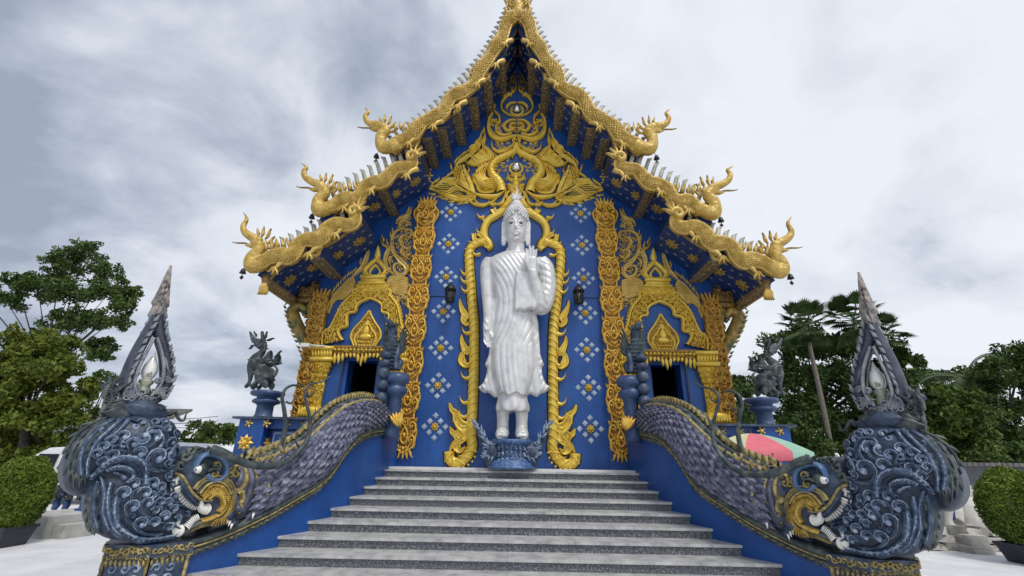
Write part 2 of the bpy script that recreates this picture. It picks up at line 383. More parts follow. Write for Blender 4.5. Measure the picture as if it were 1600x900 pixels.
for s in np.arange(1.5, S_END, .085):   # small leaf beads along the lower edge
    z = capz(s)-.115; m.add([mpN(s-.035, z-.03, .03), mpN(s+.035, z-.03, .03), mpN(s+.03, z+.025, .05), mpN(s-.03, z+.025, .05), mpN(s, z, .065)], [(0, 1, 4), (1, 2, 4), (2, 3, 4), (3, 0, 4)])
obj('leaf_beading', m, SLATEG, bal)
m = MB(); ribbon(m, MPN, [(s, capz(s)-.045) for s in np.linspace(1.5, S_END, 50)], .010, .012, PR_LEAF, .062, raw=True); ribbon(m, MPN, [(s, capz(s)-.10) for s in np.linspace(1.5, S_END, 50)], .012, .012, PR_LEAF, .036, raw=True); obj('edge_line', m, IVGOLD, bal)
# carved pedestal: inner face follows the wall, outer face turns to the viewer
pA = Vector(mpN(S_END-.02, 0, .10)); pB = Vector(mpN(S_END+.36, 0, .13))
def hitg(px, py, Y):
    x, z = atY(px, py, Y); return Vector((x, Y, z))
pC = pB+Vector((-.47, -.02, 0)); pD = pC+Vector((-.35, .45, 0)); pE = pA+Vector((-.75, .25, 0))
PT = .75
m = MB(); ped = [pA, pE, pD, pC, pB][::-1]
for (z0, z1, e) in ((.0, .12, 1.06), (.12, PT-.10, 1.0), (PT-.10, PT+.02, 1.07)):
    c = sum(ped, Vector())/5
    A = [(c+(p-c)*e) for p in ped]; m.grid([[(p.x, p.y, z0) for p in A], [(p.x, p.y, z1) for p in A]], True, True)
obj('pedestal', m, SLATE, bal, False)
def facemap(a, b):
    t = (b-a); L = t.length; t.normalize(); n = Vector((t.y, -t.x, 0))
    return L, (lambda u, v, h=0.0: tuple(Vector((a.x, a.y, v))+t*u+n*h))
m = MB(); g = MB()
for a, b in ((pB, pA), (pC, pB), (pD, pC)):
    L, mp = facemap(a, b)
    for u in np.arange(.10, L-.04, .13):
        for v in np.arange(.1, PT-.12, .11):
            curl(m, mp, (u+random.uniform(-.02, .02), v), .05, random.uniform(0, 6), random.choice((-1, 1)), .016, .03, .0, prof=PR_LEAF)
    for u in (.0, L): tube(g, [mp(u, 0, 0), mp(u, PT, 0)], .022, 6)
    for u in np.arange(.03, L, .05):
        curl(g, mp, (u, PT-.035+random.uniform(-.015, .015)), random.uniform(.03, .042), random.uniform(0, 6), random.choice((-1, 1)), .013, .035, .015, prof=PR_LEAF); curl(g, mp, (u+.02, PT-.10), .026, random.uniform(0, 6), random.choice((-1, 1)), .010, .03, .0, prof=PR_LEAF); flame(g, mp, (u, PT-.12), -1.57, .07, .018, .025, .3)
obj('scroll_relief', m, PALEB, bal); obj('gilt_trim', g, IVGOLD, bal)

# ---- naga
ng = thing('naga_statue', 'slate blue scaly serpent with gold jaws lying along the left stair wall', 'serpent statue', (-3.3, 7.3, .8), 'serpents of the staircase')
bc = [(612, 652, 13), (600, 648, 18), (588, 645, 19.5), (572, 647, 22), (552, 652, 23), (531, 664, 24.5), (513, 681, 26), (495, 698, 27), (477, 716, 29), (456, 731, 32), (431, 745, 36), (406, 757, 40), (385, 764, 45), (362, 770, 49), (345, 772, 48)]
bs = []
for x, y, r in bc:
    s, z = onN(x, y, .05); s2, z2 = onN(x, y-r, .05); bs.append((s, z, abs(z2-z)))
BS = np.array([b for b in cr(bs, 5)])
def body_c(s):
    t = float(np.interp(s, BS[:, 0], BS[:, 1]+BS[:, 2])); b = min(capz(s)+.02, t-.2); return (t+b)/2, (t-b)/2
HC = -.24                    # body axis sits over the wall's thickness
m = MB()
def bodypt(s, a, off=0.0):
    z, r = body_c(s); sn, cs_ = math.sin(a), math.cos(a); pw = .62 if sn < 0 else .85
    return mpN(s, z+(r+off)*math.copysign(abs(sn)**.9, sn), HC+(.30+.06*(r/.3)+off)*math.copysign(abs(cs_)**pw, cs_))
sl_ = list(np.linspace(BS[0, 0], BS[-1, 0], 110))
m.grid([[bodypt(s, a) for a in np.linspace(0, 2*math.pi, 28, endpoint=False)] for s in sl_], True, True); obj('body', m, SCALE, ng)
m = MB(); s = BS[0, 0]+.05; i = 0; s_sc_end = onN(404, 758, .05)[0]
while s < s_sc_end:
    z, r = body_c(s); st_ = .115
    na = 10
    for j in range(na):
        a = -1.15+(2.35)*(j+.5*(i % 2))/(na-1)
        da = 2.35/(na-1)*.56; q = st_*1.15
        P = lambda ds, dda, off: bodypt(s+ds, a+dda, off)
        m.add([P(-q, 0, .0), P(-q*.25, -da, .008), P(-q*.25, da, .008), P(q*.55, -da*.75, .03), P(q*.55, da*.75, .03), P(q*.95, 0, .045), P(.15*q, 0, .062)],
              [(0, 1, 6), (0, 6, 2), (1, 3, 6), (6, 4, 2), (3, 5, 6), (6, 5, 4)])
    s += st_; i += 1
obj('scales', m, SCALEP, ng, False)
# ridge bands and pointed crest
m = MB(); g = MB()
rr = [s for s in sl_ if s < s_sc_end+.1]
def ridge(a, off, wid, mb):
    mb.grid([[bodypt(s, a-wid, 0), bodypt(s, a-wid*.6, off), bodypt(s, a, off*1.3), bodypt(s, a+wid*.6, off), bodypt(s, a+wid, 0)] for s in rr])
ridge(1.08, .05, .10, g); ridge(1.32, .06, .12, m); ridge(1.62, .09, .14, m)
obj('back_ridge', m, SLATEG, ng); obj('gilt_ridge', g, IVGOLD, ng)
m = MB(); s = BS[0, 0]+.1
while s < s_sc_end+.15:
    b = Vector(bodypt(s, 1.5, .05)); L = .13; f = Vector(mpN(s-.05, b.z+L, HC+.05)); d = Vector(mpN(s+.04, b.z, HC+.05))-Vector(mpN(s-.04, b.z, HC+.05))
    c = Vector((f.x, f.y, f.z)); n = Vector((d.y, -d.x, 0)).normalized()*.018
    m.add([b-d*.5-n, b-d*.5+n, b+d*.5+n, b+d*.5-n, c, b+Vector((0, 0, L*.55))+n-d*.7, b+Vector((0, 0, L*.55))-n-d*.7, b+Vector((0, 0, L*.5))+n+d*.5, b+Vector((0, 0, L*.5))-n+d*.5],
          [(0, 3, 8, 6), (1, 5, 7, 2), (6, 8, 4), (5, 4, 7), (0, 6, 5, 1), (3, 2, 7, 8), (6, 4, 5), (8, 7, 4)])
    s += .095
obj('spine_crest', m, IVGOLD, ng)
# segmented tail post rising at the newel
m = MB(); _q = atY(598, 600, 9.12); p0 = Vector((_q[0], 9.12, 0))
tz = [onN(604, y, .02)[1] for y in (650, 632, 612, 592, 572, 558, 545)]
for a, b in zip(tz, tz[1:]):
    lathe(m, (p0.x, p0.y, a), [(.05, 0), (.12, (b-a)*.25), (.135, (b-a)*.55), (.10, (b-a)*.85), (.05, (b-a))], 14)
obj('tail', m, SLATE, ng)
# neck collars
m = MB(); g = MB()
def arcband(mb, pts, w, h, base=.30, prof=PR_ROUND, sc=1.0):
    ribbon(mb, lambda u, v, hh: mpN(u, v, hh), NW(pts, .1), w, h, prof, base, n=6)
def surf(u, v):                       # height of body front at (s,z)
    z, r = body_c(min(u, BS[-1, 0])); q = max(-.995, min(.995, (v-z)/max(r, .01)))
    return HC+(.30+.06*(r/.3))*math.sqrt(1-q*q)
Z4 = lambda pts: zz(4.5, 270, 660, pts)
MPN = lambda u, v, hh=0.0: mpN(u, v, hh)
def nrib(mb, pts, w, h, prof=PR_ROUND, base=None, add=0.0):
    b = (lambda u, v: surf(u, v)-.01+add) if base is None else base
    ribbon(mb, MPN, NW(Z4(pts), .1), w, h, prof, b, n=6)
nrib(g, [(672, 320), (662, 400), (655, 480), (640, 550), (595, 600), (545, 640)], .03, .05)
nrib(m, [(640, 325), (632, 400), (625, 470), (600, 540), (540, 610)], .05, .04)
nrib(g, [(592, 330), (588, 390), (575, 440), (560, 500)], .022, .045)
nrib(m, [(560, 325), (556, 390), (540, 450), (500, 560), (480, 610)], .045, .05)
nrib(g, [(520, 320), (522, 370), (500, 430), (465, 465), (430, 480)], .035, .06)
nrib(m, [(480, 340), (485, 380), (465, 420), (430, 440)], .05, .05)
nrib(g, [(450, 330), (450, 365), (430, 395), (405, 410)], .03, .06)
nrib(g, [(440, 500), (470, 480), (480, 540), (460, 570), (480, 610), (450, 640)], .03, .07)
nrib(m, [(420, 640), (450, 600), (490, 620)], .05, .08)
for k in range(22):
    t = k/21; q = Z4([(545+70*math.sin(t*2.2)*.6+30*t-20, 330+t*290)])[0]; u, v = onN(*q, .1); ball(m, mpN(u, v, surf(u, v)+.01), .03, 6, 4)
obj('neck_collar', m, SCALE, ng); obj('gilt_collar', g, IVGOLD, ng)
# head mass
headp = Z4([(-10, 330), (10, 240), (45, 190), (120, 165), (230, 170), (330, 195), (420, 235), (500, 300), (520, 360), (500, 430), (440, 600), (400, 680), (330, 715), (220, 740), (120, 770), (60, 800), (10, 790), (60, 740), (150, 690), (235, 640), (200, 600), (130, 580), (60, 500), (20, 430), (30, 385), (-5, 370)])
HPn = NW(headp, .15)
m = MB(); hb = inflate(m, lambda u, v, h: mpN(u, v, h-.02 if h > -.2 else h), HPn, .17, .16, .03, back=-.5, tb=.25)
obj('head', m, SLATE, ng)
hbase = lambda u, v: hb(u, v)-.035
def hrib(mb, pts, w, h, prof=PR_ROUND, add=0.0): ribbon(mb, MPN, NW(Z4(pts), .15), w, h, prof, (lambda u, v: hbase(u, v)+add), n=6)
g = MB(); gy = MB(); wt = MB(); bl = MB(); br = MB(); dk = MB()
hrib(g, [(20, 355), (60, 370), (90, 415), (120, 470), (165, 520), (215, 545), (270, 545)], .022, .07)
hrib(dk, [(60, 400), (85, 450), (120, 505), (165, 560), (220, 590)], .03, .05, add=.02)
hrib(g, [(150, 470), (190, 420), (250, 390), (330, 390), (395, 430), (425, 500), (410, 580), (370, 660), (300, 705), (210, 725), (130, 760)], .026, .08, PR_GROOVE)
hrib(br, [(165, 500), (200, 440), (255, 412), (325, 412), (378, 445), (402, 505), (390, 575), (352, 645), (290, 685), (205, 705), (130, 745)], .024, .07)
hrib(gy, [(200, 520), (250, 450), (310, 440), (360, 470), (380, 530), (365, 600), (320, 650), (260, 680), (200, 700)], .030, .08)
hrib(gy, [(240, 540), (290, 505), (340, 520), (350, 580), (320, 630)], .032, .09)
for k in range(26):
    a = -2.6+k*.16; cxy = (290+85*math.cos(a), 590+95*math.sin(a)*.95)
    u, v = onN(*Z4([cxy])[0], .15); u2, v2 = onN(*Z4([(290+130*math.cos(a+.35), 590+140*math.sin(a+.35))])[0], .15)
    ribbon(gy, MPN, [(u, v), ((u+u2)/2, (v+v2)/2+.01), (u2, v2)], tail(.02), .03, PR_LEAF, hbase(u, v)+.06, n=3)
hrib(g, [(180, 500), (230, 440), (300, 415), (360, 440), (395, 500)], .018, .10)
# teeth
for pts, n in (([(40, 450), (60, 510), (100, 560), (150, 590), (195, 600)], 12), ([(195, 668), (165, 685), (130, 712), (98, 742)], 9)):
    P = cr(NW(Z4(pts), .15), 12); L = len(P)-1
    for i in range(n):
        a, b = P[int(i*L/n)], P[int((i+.97)*L/n)]; ribbon(wt, MPN, [a, b], .036, .07, [(-1, 0), (-1, .8), (-.7, 1), (.7, 1), (1, .8), (1, 0)], hbase(*a)+.03, n=2)
def comma(mb, c, r, tip, w=.05):
    P = NW(Z4([c, tip[0], tip[1]]), .15); ribbon(mb, MPN, P, lambda k: w*(1-k)**.7+.004, .055, PR_ROUND, hbase(*P[0])+.03, n=8)
    q = P[0]; ball(mb, mpN(q[0], q[1], hbase(*q)+.04), (w*1.0, w*.45, w*1.0), 12, 8)
comma(wt, (30, 410), 0, ((5, 430), (0, 490)), .066); comma(wt, (245, 610), 0, ((212, 598), (206, 540)), .064); comma(wt, (55, 765), 0, ((30, 730), (66, 670)), .066)
# eye and brow rings
eu = onN(*Z4([(203, 330)])[0], .15); eb = hbase(*eu)
for r, h, mb in ((.078, .09, br), (.055, .13, wt), (.034, .145, bl), (.016, .155, wt)): ball(mb, mpN(eu[0], eu[1], eb+.03), (r, h, r), 14, 8)
hrib(bl, [(160, 345), (165, 290), (205, 240), (270, 225), (335, 250), (370, 310), (355, 375), (300, 410), (255, 395), (230, 360)], .035, .10)
hrib(br, [(230, 345), (270, 325), (310, 330), (290, 300), (270, 310)], .022, .10)
for c_, r_ in (((90, 240), 42), ((130, 200), 36), ((60, 300), 34), ((190, 190), 30), ((250, 195), 26)):
    q = onN(*Z4([c_])[0], .15); curl(br, MPN, q, r_/4.5*.0068, random.uniform(0, 6), 1, .03, .06, hbase(*q))
for c_, a_ in (((400, 330), 1), ((440, 360), -1), ((455, 320), 1), ((400, 370), 1), ((300, 300), -1), ((280, 365), 1)):
    q = onN(*Z4([c_])[0], .15); curl(g, MPN, q, .045, random.uniform(0, 6), a_, .018, .05, hbase(*q)+.03)
hrib(br, [(0, 330), (20, 345), (25, 310), (5, 300)], .03, .08)
obj('gilt_lip', g, IVGOLD, ng); obj('gold_mane', gy, mat('mane_gold', (.22, .14, .02), .45, .15, (.58, .40, .09), 16, .5, 30, col3=(.42, .27, .045)), ng)
obj('teeth', wt, WHITEP, ng); e_ = obj('eye', bl, mat('brow_blue', (.05, .11, .24), .4, 0, (.12, .20, .34), 6, .2, 20), ng); obj('brow_scroll', br, SLATEG, ng); obj('lip_lining', dk, SLATE, ng)
# horns / tendrils
def tri(pts, r, hs, seg=8):
    mb = MB(); P = cr([mpN(*onN(x, y, h), h) for (x, y), h in zip(pts, hs)], 6); tube(mb, P, r, seg); return mb
H1 = [(330, 702), (345, 706), (360, 713), (388, 725), (424, 729), (452, 719), (472, 699), (483, 679), (484, 655), (480, 634), (476, 615), (484, 601), (503, 596), (516, 588)]
m = tri(H1, lambda k: .055*(1-k*.78), [.28, .3, .3, .3, .28, .22, .18, .14, .12, .12, .12, .12, .12, .12])
for a, b in ((8, (492, 645)), (10, (490, 612)), (6, (462, 688))):
    m.merge(tri([H1[a], ((H1[a][0]+b[0])/2, (H1[a][1]+b[1])/2+5), b, (b[0]+2, b[1]-12)], tail(.025), [.12]*4, 6))
obj('horn', m, SLATEG, ng)
H2 = [(428, 712), (440, 690), (446, 665), (444, 640), (441, 622), (446, 608), (458, 602), (474, 604)]
m = tri(H2, lambda k: .045*(1-k*.7), [-.2]*8)
m.merge(tri([(447, 628), (455, 630), (460, 622), (466, 614)], tail(.02), [-.2]*4, 6)); obj('horn', m, SLATEG, ng)
m = MB(); g = MB()
for i, (x, y) in enumerate(((370, 724), (384, 718), (395, 714), (408, 722), (420, 716), (433, 722), (446, 706))):
    u, v = onN(x, y, .1)
    for dx in (-.03, .03): flame(g, lambda a, b, h: mpN(a, b, h), (u+dx, v-.02), 1.57-dx*8, .10, .022, .03, .3*(1 if i % 2 else -1), .05)
obj('nape_flames', g, IVGOLD, ng)
# fore paw
m = MB(); w_ = MB(); q = [onN(*p, .3) for p in Z4([(470, 600), (440, 650), (410, 680)])]
tube(m, cr([mpN(u, v, h) for (u, v), h in zip(q, (.12, .17, .17))], 5), .05, 8)
for dx, dy in ((375, 690), (388, 706), (402, 726), (553, 655)):
    u, v = onN(*Z4([(dx, dy)])[0], .15); tube(w_, [mpN(u-.03, v+.02, .13), mpN(u, v+.01, .19), mpN(u+.01, v-.035, .20)], [.018, .016, .003], 6)
    if dx < 500: tube(m, [mpN(u-.10, v+.03, .10), mpN(u-.02, v+.02, .17)], [.035, .026], 6)
obj('paw', m, SLATE, ng); obj('claws', w_, WHITEP, ng)

# ---- cloud-wave body that the serpent spews: thick carved slab
wave = thing('wave_scroll_sculpture', 'big slate blue carved wave curling over the left pedestal, covered with pale scrolls', 'wave sculpture', (*mpN(S_END+.6, 0)[:2], PT), 'carved waves before the serpents')
Z3 = lambda pts: zz(4.09, 120, 640, pts)
lower = Z3([(690, 800), (620, 822), (500, 838), (400, 850), (300, 845), (200, 830), (120, 790), (78, 730), (66, 640), (72, 560), (85, 480), (110, 420), (180, 390), (300, 350), (450, 330), (600, 350), (660, 380), (640, 440), (640, 500), (690, 600), (740, 640), (740, 700), (700, 740)])
upper = [(278, 690)]+Z3([(660, 230), (660, 150), (630, 80), (560, 45), (450, 35), (330, 40), (240, 55), (120, 95)])+[(128, 680), (110, 702), (98, 730), (97, 752), (104, 768), (118, 778), (134, 772)]+Z3([(90, 480), (120, 420), (180, 410), (300, 440), (450, 450), (600, 420), (650, 350), (665, 290)])
# the lower volume
LP = NW(lower, .05); UP = NW(upper, .05)
m = MB(); hl = inflate(m, MPN, LP, .16, .34, .04, back=-.42, tb=1.0)
mU = MB(); hu = inflate(mU, MPN, UP, .24, .36, .04, back=-.48, tb=1.0); 
mm = MB(); mm.merge(m); mm.merge(mU); body = remesh(mm, .035, 3)
obj('wave_body', body, mat('wave_paint', (.010, .018, .034), .45, .05, (.05, .075, .12), 6.0, .6, 18, col3=(.022, .036, .065)), wave)
hw = lambda u, v: max(hl(u, v), hu(u, v))-.012
m = MB(); pb = MB(); gb = MB()
def wrib(mb, pts, w, h, prof=PR_ROUND, n=5, add=0.0): ribbon(mb, MPN, NW(Z3(pts), .05), w, h, prof, (lambda u, v: hw(u, v)+add), n=n)
PXM = .0068/1.0
def wcurl(c, r, a0, sgn, w=.03, tl=None, mb=None, h=.06):
    a0 = 0.0
    if tl is None:
        x_, y_ = c; tl = [(x_+2.2*r, y_+1.9*r), (x_+1.0*r, y_+1.75*r), (x_-.2*r, y_+1.45*r), (x_-.85*r, y_+.7*r)] if y_ > 330 else [(x_+2.0*r, y_-.6*r) , (x_+1.6*r, y_+1.0*r), (x_+.4*r, y_+1.45*r), (x_-.75*r, y_+.8*r)]
    """scroll: dark rounded band with a pale raised rim, in zoom pixels"""
    cpt = onN(*Z3([c])[0], .05); rr_ = r/4.09*.0072
    T = [onN(*p, .05) for p in Z3(tl)] if tl else []
    rr_ *= .95; pts = T+spiral(cpt, rr_, a0, .66, sgn, 12, .42)
    w *= 1.25
    ribbon(m, MPN, pts, lambda k: w*(.30+.85*k), h*.8, PR_ROUND, hw, raw=not T, n=2)
    Q = [np.array(p, float) for p in pts]; off = []; cc = np.array(cpt)
    for i in range(len(Q)):
        d = Q[min(i+1, len(Q)-1)]-Q[max(i-1, 0)]; l = math.hypot(*d) or 1; nr = np.array([-d[1], d[0]])/l
        if nr@(Q[i]-cc) < 0: nr = -nr
        off.append(tuple(Q[i]+nr*w*.50*(.5+.5*math.sin(math.pi*i/len(Q)))))
    ribbon(pb, MPN, off, lambda k: w*.34*(.10+.90*k)*(1+.35*math.sin(k*60)), h*.34, PR_ROUND, (lambda u, v: hw(u, v)+h*.55), raw=not T, n=3)
    e_ = pts[-1]; ball(pb, mpN(e_[0], e_[1], hw(*e_)+.025), (w*.8, w*.6, w*.8), 8, 5)
# measured main scrolls (zoom coordinates: centre, radius, start angle, hand, tail)
A = math.pi
for c, r, a0, sg, w, tl in [
    ((490, 300), 48, 0.2, 1, .04, [(660, 300), (600, 370), (520, 385), (450, 370), (430, 310), (470, 262)]),
    ((470, 175), 40, 0.0, 1, .035, [(540, 240), (550, 170), (520, 120), (450, 120)]),
    ((400, 180), 36, 2.0, -1, .035, None), ((380, 275), 32, 0, 1, .035, [(440, 230), (400, 225), (360, 240)]),
    ((335, 215), 30, 0, 1, .03, [(240, 250), (300, 265)]), ((280, 170), 28, 0, 1, .03, [(200, 190), (240, 195)]),
    ((205, 195), 25, 0, 1, .026, None), ((155, 235), 24, 0, 1, .026, None), ((115, 280), 22, 0, 1, .024, None), ((215, 290), 28, 0, 1, .028, None), ((150, 330), 24, 0, 1, .024, None),
    ((590, 205), 26, 0, 1, .026, [(640, 260), (620, 180)]), ((565, 270), 22, 0, 1, .022, None), ((560, 125), 22, 1, 1, .024, [(620, 180), (600, 110)]), ((490, 80), 20, 0, 1, .022, None), ((400, 80), 20, 0, 1, .022, [(330, 55), (370, 75)]), ((625, 150), 20, 0, 1, .022, None), ((545, 75), 16, 0, 1, .02, None),
    ((590, 380), 22, 0, 1, .024, [(660, 420), (630, 370)]), ((575, 420), 20, 0, 1, .022, None), ((470, 470), 34, 0, 1, .03, [(440, 420), (430, 460)]), ((350, 470), 32, 0, 1, .03, [(440, 480), (390, 440)]),
    ((285, 530), 36, 0, 1, .032, [(240, 560), (250, 510)]), ((415, 530), 34, 0, 1, .034, [(330, 600), (340, 530), (390, 500)]), ((525, 490), 24, 0, 1, .024, None), ((530, 530), 22, 0, 1, .022, None), ((465, 545), 24, 0, 1, .024, None), ((515, 585), 26, 0, 1, .026, [(470, 660), (480, 600)]),
    ((340, 615), 34, 0, 1, .034, [(380, 740), (310, 700), (300, 620)]), ((435, 590), 26, 0, 1, .034, [(470, 690), (400, 660), (390, 590)]), ((570, 590), 26, 0, 1, .026, [(640, 610), (600, 580)]), ((605, 630), 24, 0, 1, .026, [(720, 640), (650, 610)]),
    ((545, 675), 28, 0, 1, .03, [(690, 680), (600, 660)]), ((480, 715), 28, 0, 1, .03, [(620, 740), (540, 720)]), ((395, 720), 32, 0, 1, .034, [(540, 790), (430, 790), (370, 750)]), ((570, 745), 24, 0, 1, .026, [(660, 770), (610, 740)]), ((630, 690), 20, 0, 1, .02, [(720, 680), (670, 680)]), ((480, 640), 22, 0, 1, .024, [(540, 660), (500, 620)]),
    ((610, 550), 20, 0, 1, .02, None), ((560, 340), 18, 0, 1, .02, None), ((610, 475), 18, 0, 1, .02, None)]:
    wcurl(c, r, a0, sg, w, tl)
# broad sweeping bands
for pts, w in (([(430, 480), (430, 390), (390, 330), (310, 305), (220, 320), (150, 370), (90, 440)], .05), ([(350, 440), (350, 400), (300, 370), (230, 370), (180, 395)], .04), ([(300, 440), (270, 415), (230, 405)], .035),
               ([(245, 560), (235, 640), (245, 720), (300, 780), (380, 820), (470, 830), (560, 820), (640, 800)], .05), ([(210, 470), (190, 560), (195, 660), (230, 760), (300, 815)], .035), ([(150, 430), (170, 540), (160, 660), (200, 770)], .03),
               ([(130, 760), (105, 650), (110, 540), (130, 460)], .03), ([(300, 50), (200, 130), (110, 220), (60, 330), (55, 430)], .03), ([(240, 60), (140, 120), (50, 220), (15, 330), (20, 420)], .028), ([(330, 60), (240, 150), (160, 200)], .03),
               ([(500, 250), (530, 200), (500, 130)], .03), ([(600, 330), (560, 310), (600, 250), (640, 220)], .035)):
    wrib(m, pts, w, .05, n=6); P = NW(Z3(pts), .05)
    ribbon(pb, MPN, [(u+.3*w, v+.3*w) for u, v in P], (lambda k: w*.28*(1+.4*math.sin(k*80))), .02, PR_LEAF, (lambda u, v: hw(u, v)+.035), n=9)
    Q = cr(P, 8)
    for i in range(2, len(Q)-1, 3):
        d = Q[i+1]-Q[i-1]; l = math.hypot(*d) or 1; nrm = np.array([-d[1], d[0]])/l
        flame(pb, MPN, Q[i]-nrm*w*.3, math.atan2(d[1], d[0])+.9, w*.9, w*.3, .02, .4, hw(*Q[i])+.03)
for pts in ([(215, 55), (95, 115), (0, 215), (-52, 340), (-52, 470)], [(225, 65), (110, 135), (18, 240), (-28, 370), (-25, 500)], [(235, 75), (130, 150), (45, 260), (5, 380), (10, 500)], [(200, 45), (80, 100), (-20, 190), (-72, 320)], [(245, 90), (150, 170), (72, 280), (40, 390), (45, 480)],
            [(95, 480), (85, 560), (82, 640), (95, 720), (140, 790)], [(110, 470), (100, 560), (98, 650), (112, 730), (160, 800)]):
    P = NW(Z3(pts), .05); ribbon(gb, MPN, P, taper(.020, .5, .2), .022, PR_LEAF, (lambda u, v: hw(u, v)+.004), n=6)
    Q = cr(P, 5)
    for i in range(3, len(Q)-2, 4):
        d = Q[i+1]-Q[i]; flame(gb, MPN, Q[i], math.atan2(d[1], d[0])+.25, .12, .022, .02, .1, hw)
# leaves on the rolled-over left shoulder
for (x, y) in ((90, 150), (50, 200), (20, 260), (120, 115), (60, 320), (15, 330), (30, 390), (155, 85), (-15, 300)):
    q = onN(*Z3([(x, y)])[0], .05); flame(gb, MPN, (q[0]-.03, q[1]+.07), math.atan2(-1.2, .45), .15, .04, .02, .15, hw)
for (x, y) in ((120, 560), (130, 650), (105, 720), (150, 480), (140, 740)):
    q = onN(*Z3([(x, y)])[0], .05); flame(gb, MPN, (q[0], q[1]-.1), 1.5, .2, .04, .03, .3, hw)
random.seed(31)
occ = []
for _ in range(160):
    x, y = random.uniform(40, 700), random.uniform(60, 830); q = onN(*Z3([(x, y)])[0], .05)
    dd = max(pdist([q], LP)[0], pdist([q], UP)[0])
    if dd < .03 or x < 200 and y > 300: continue
    if any(math.hypot(q[0]-o[0], q[1]-o[1]) < .13 for o in occ): continue
    occ.append(q); ang = math.atan2(330-y, x-300)+1.6
    curl(m if random.random() < .55 else pb, MPN, q, random.uniform(.03, .045), ang, 1, .02, .03, hw(*q), 1.0, PR_LEAF)
random.seed(5)
obj('wave_scrolls', m, mat('scroll_paint', (.018, .032, .065), .45, .05, (.10, .145, .22), 12, .5, 30, col3=(.04, .065, .115)), wave); obj('pale_scroll_rims', pb, PALEB, wave); obj('leaf_relief', gb, SLATEG, wave)

# ---- flame aureole finial with glass bud and swan
fin = thing('flame_finial', 'tall slate flame loop holding a white bud, standing on the left carved wave', 'finial', (*mpN(6.15, 0, -.2)[:2], 2.1), 'flame finials of the staircase')
Z5 = lambda pts: zz(3.3333, 150, 410, pts)
HF = -.2
MPH = lambda off: (lambda u, v, h=0.0: mpN(u, v, HF+off+h))
def NWf(pts): return NW(Z5(pts), HF)
m = MB(); pb = MB()
def bar(mb, pts, rad, ell=1.0, seg=10):
    P = cr([mpN(u, v, HF) for u, v in NWf(pts)], 6); tube(mb, P, rad, seg, ell, up=tuple(Vector((NN[60][0], NN[60][1], 0))))
bar(m, [(235, 735), (170, 700), (155, 630), (180, 545), (215, 465), (255, 390), (285, 335), (312, 285)], lambda k: .08-.025*k, 1.5)
bar(m, [(235, 735), (315, 700), (362, 630), (365, 545), (355, 470), (335, 405), (325, 350), (322, 285)], lambda k: .08-.02*k, 1.5)
bar(m, [(318, 300), (335, 240), (345, 190), (360, 130), (370, 80), (380, 35)], lambda k: .075*(1-k)**.8+.005, 1.0)
obj('flame_loop', m, mat('dark_slate_paint', (.022, .03, .05), .5, .05, (.07, .085, .12), 5, .4, 20), fin)
lt = MB()
for k, (x, y, r) in enumerate(((325, 262, .095), (336, 215, .10), (347, 175, .078), (356, 140, .062), (364, 108, .048), (371, 78, .03))):
    u, v = NWf([(x, y)])[0]; p = mpN(u, v, HF); lathe(lt, (p[0], p[1], p[2]-.07), [(r*.6, 0), (r, .06), (r*.85, .14), (r*.5, .24)], 10)
for (x, y, L_) in ((312, 250, .13), (345, 235, .12), (328, 200, .11), (352, 190, .10), (340, 160, .09), (360, 150, .08), (350, 125, .08), (368, 120, .07), (360, 95, .06)): 
    u, v = NWf([(x, y)])[0]; flame(lt, MPH(.05), (u, v-.05), 1.5, L_, .028, .06, .2)
obj('spire_rings', lt, mat('weathered_tip', (.12, .12, .13), .7, 0, (.44, .37, .29), 8, .5, 20, col3=(.27, .24, .22)), fin)
pe = MB()
for side, pts in ((-1, [(160, 690), (150, 620), (178, 540), (212, 460), (250, 385), (280, 325), (300, 275)]), (1, [(330, 715), (372, 640), (378, 560), (368, 470), (350, 400), (342, 330), (335, 290)])):
    P = NWf(pts); flamerow(pe, MPH(.08), P, .10, .11, .026, .05, side if side > 0 else -side, .55, 0, .5)
    flamerow(pe, MPH(-.02), P, .12, .12, .03, .06, -1 if side < 0 else 1, .4, 0, .5)
for pts in ([(200, 690), (190, 630), (215, 550), (250, 480), (290, 400)], [(275, 700), (325, 640), (340, 560), (330, 480), (305, 400)]):
    ribbon(pe, MPH(.12), NWf(pts), .018, .03, PR_ROUND)
random.seed(3)
for _ in range(46):
    x, y = random.choice([(random.uniform(145, 205), random.uniform(610, 720)), (random.uniform(300, 380), random.uniform(610, 710)), (random.uniform(190, 340), random.uniform(675, 725))])
    u, v = NWf([(x, y)])[0]; curl(pe, MPH(.10), (u, v), random.uniform(.028, .045), random.uniform(0, 6), random.choice((-1, 1)), .014, .05, 0, prof=PR_LEAF)
flame(pe, MPH(.02), NWf([(385, 600)])[0], 1.0, .28, .05, .09, .2); flame(pe, MPH(.02), NWf([(150, 620)])[0], 2.3, .16, .03, .05, .4)
obj('flame_relief', pe, mat('flame_rim_paint', (.10, .12, .16), .5, 0, (.34, .36, .38), 8, .3, 30), fin)
m = MB(); u, v = NWf([(268, 600)])[0]; p = mpN(u, v, HF)
bz = lambda y: NWf([(268, y)])[0][1]-v
lathe(m, (p[0], p[1], p[2]), [(.02, bz(635)), (.04, bz(615)), (.07, bz(592)), (.082, bz(565)), (.072, bz(535)), (.045, bz(510)), (.02, bz(485)), (.004, bz(462))], 16)
obj('glass_bud', m, mat('pearl_glass', (.72, .74, .70), .12, 0, (.86, .86, .84), 9, spec=.8), fin)
m = MB(); lathe(m, (p[0], p[1], p[2]), [(.10, bz(690)), (.07, bz(660)), (.05, bz(645)), (.08, bz(625)), (.07, bz(612))], 12)
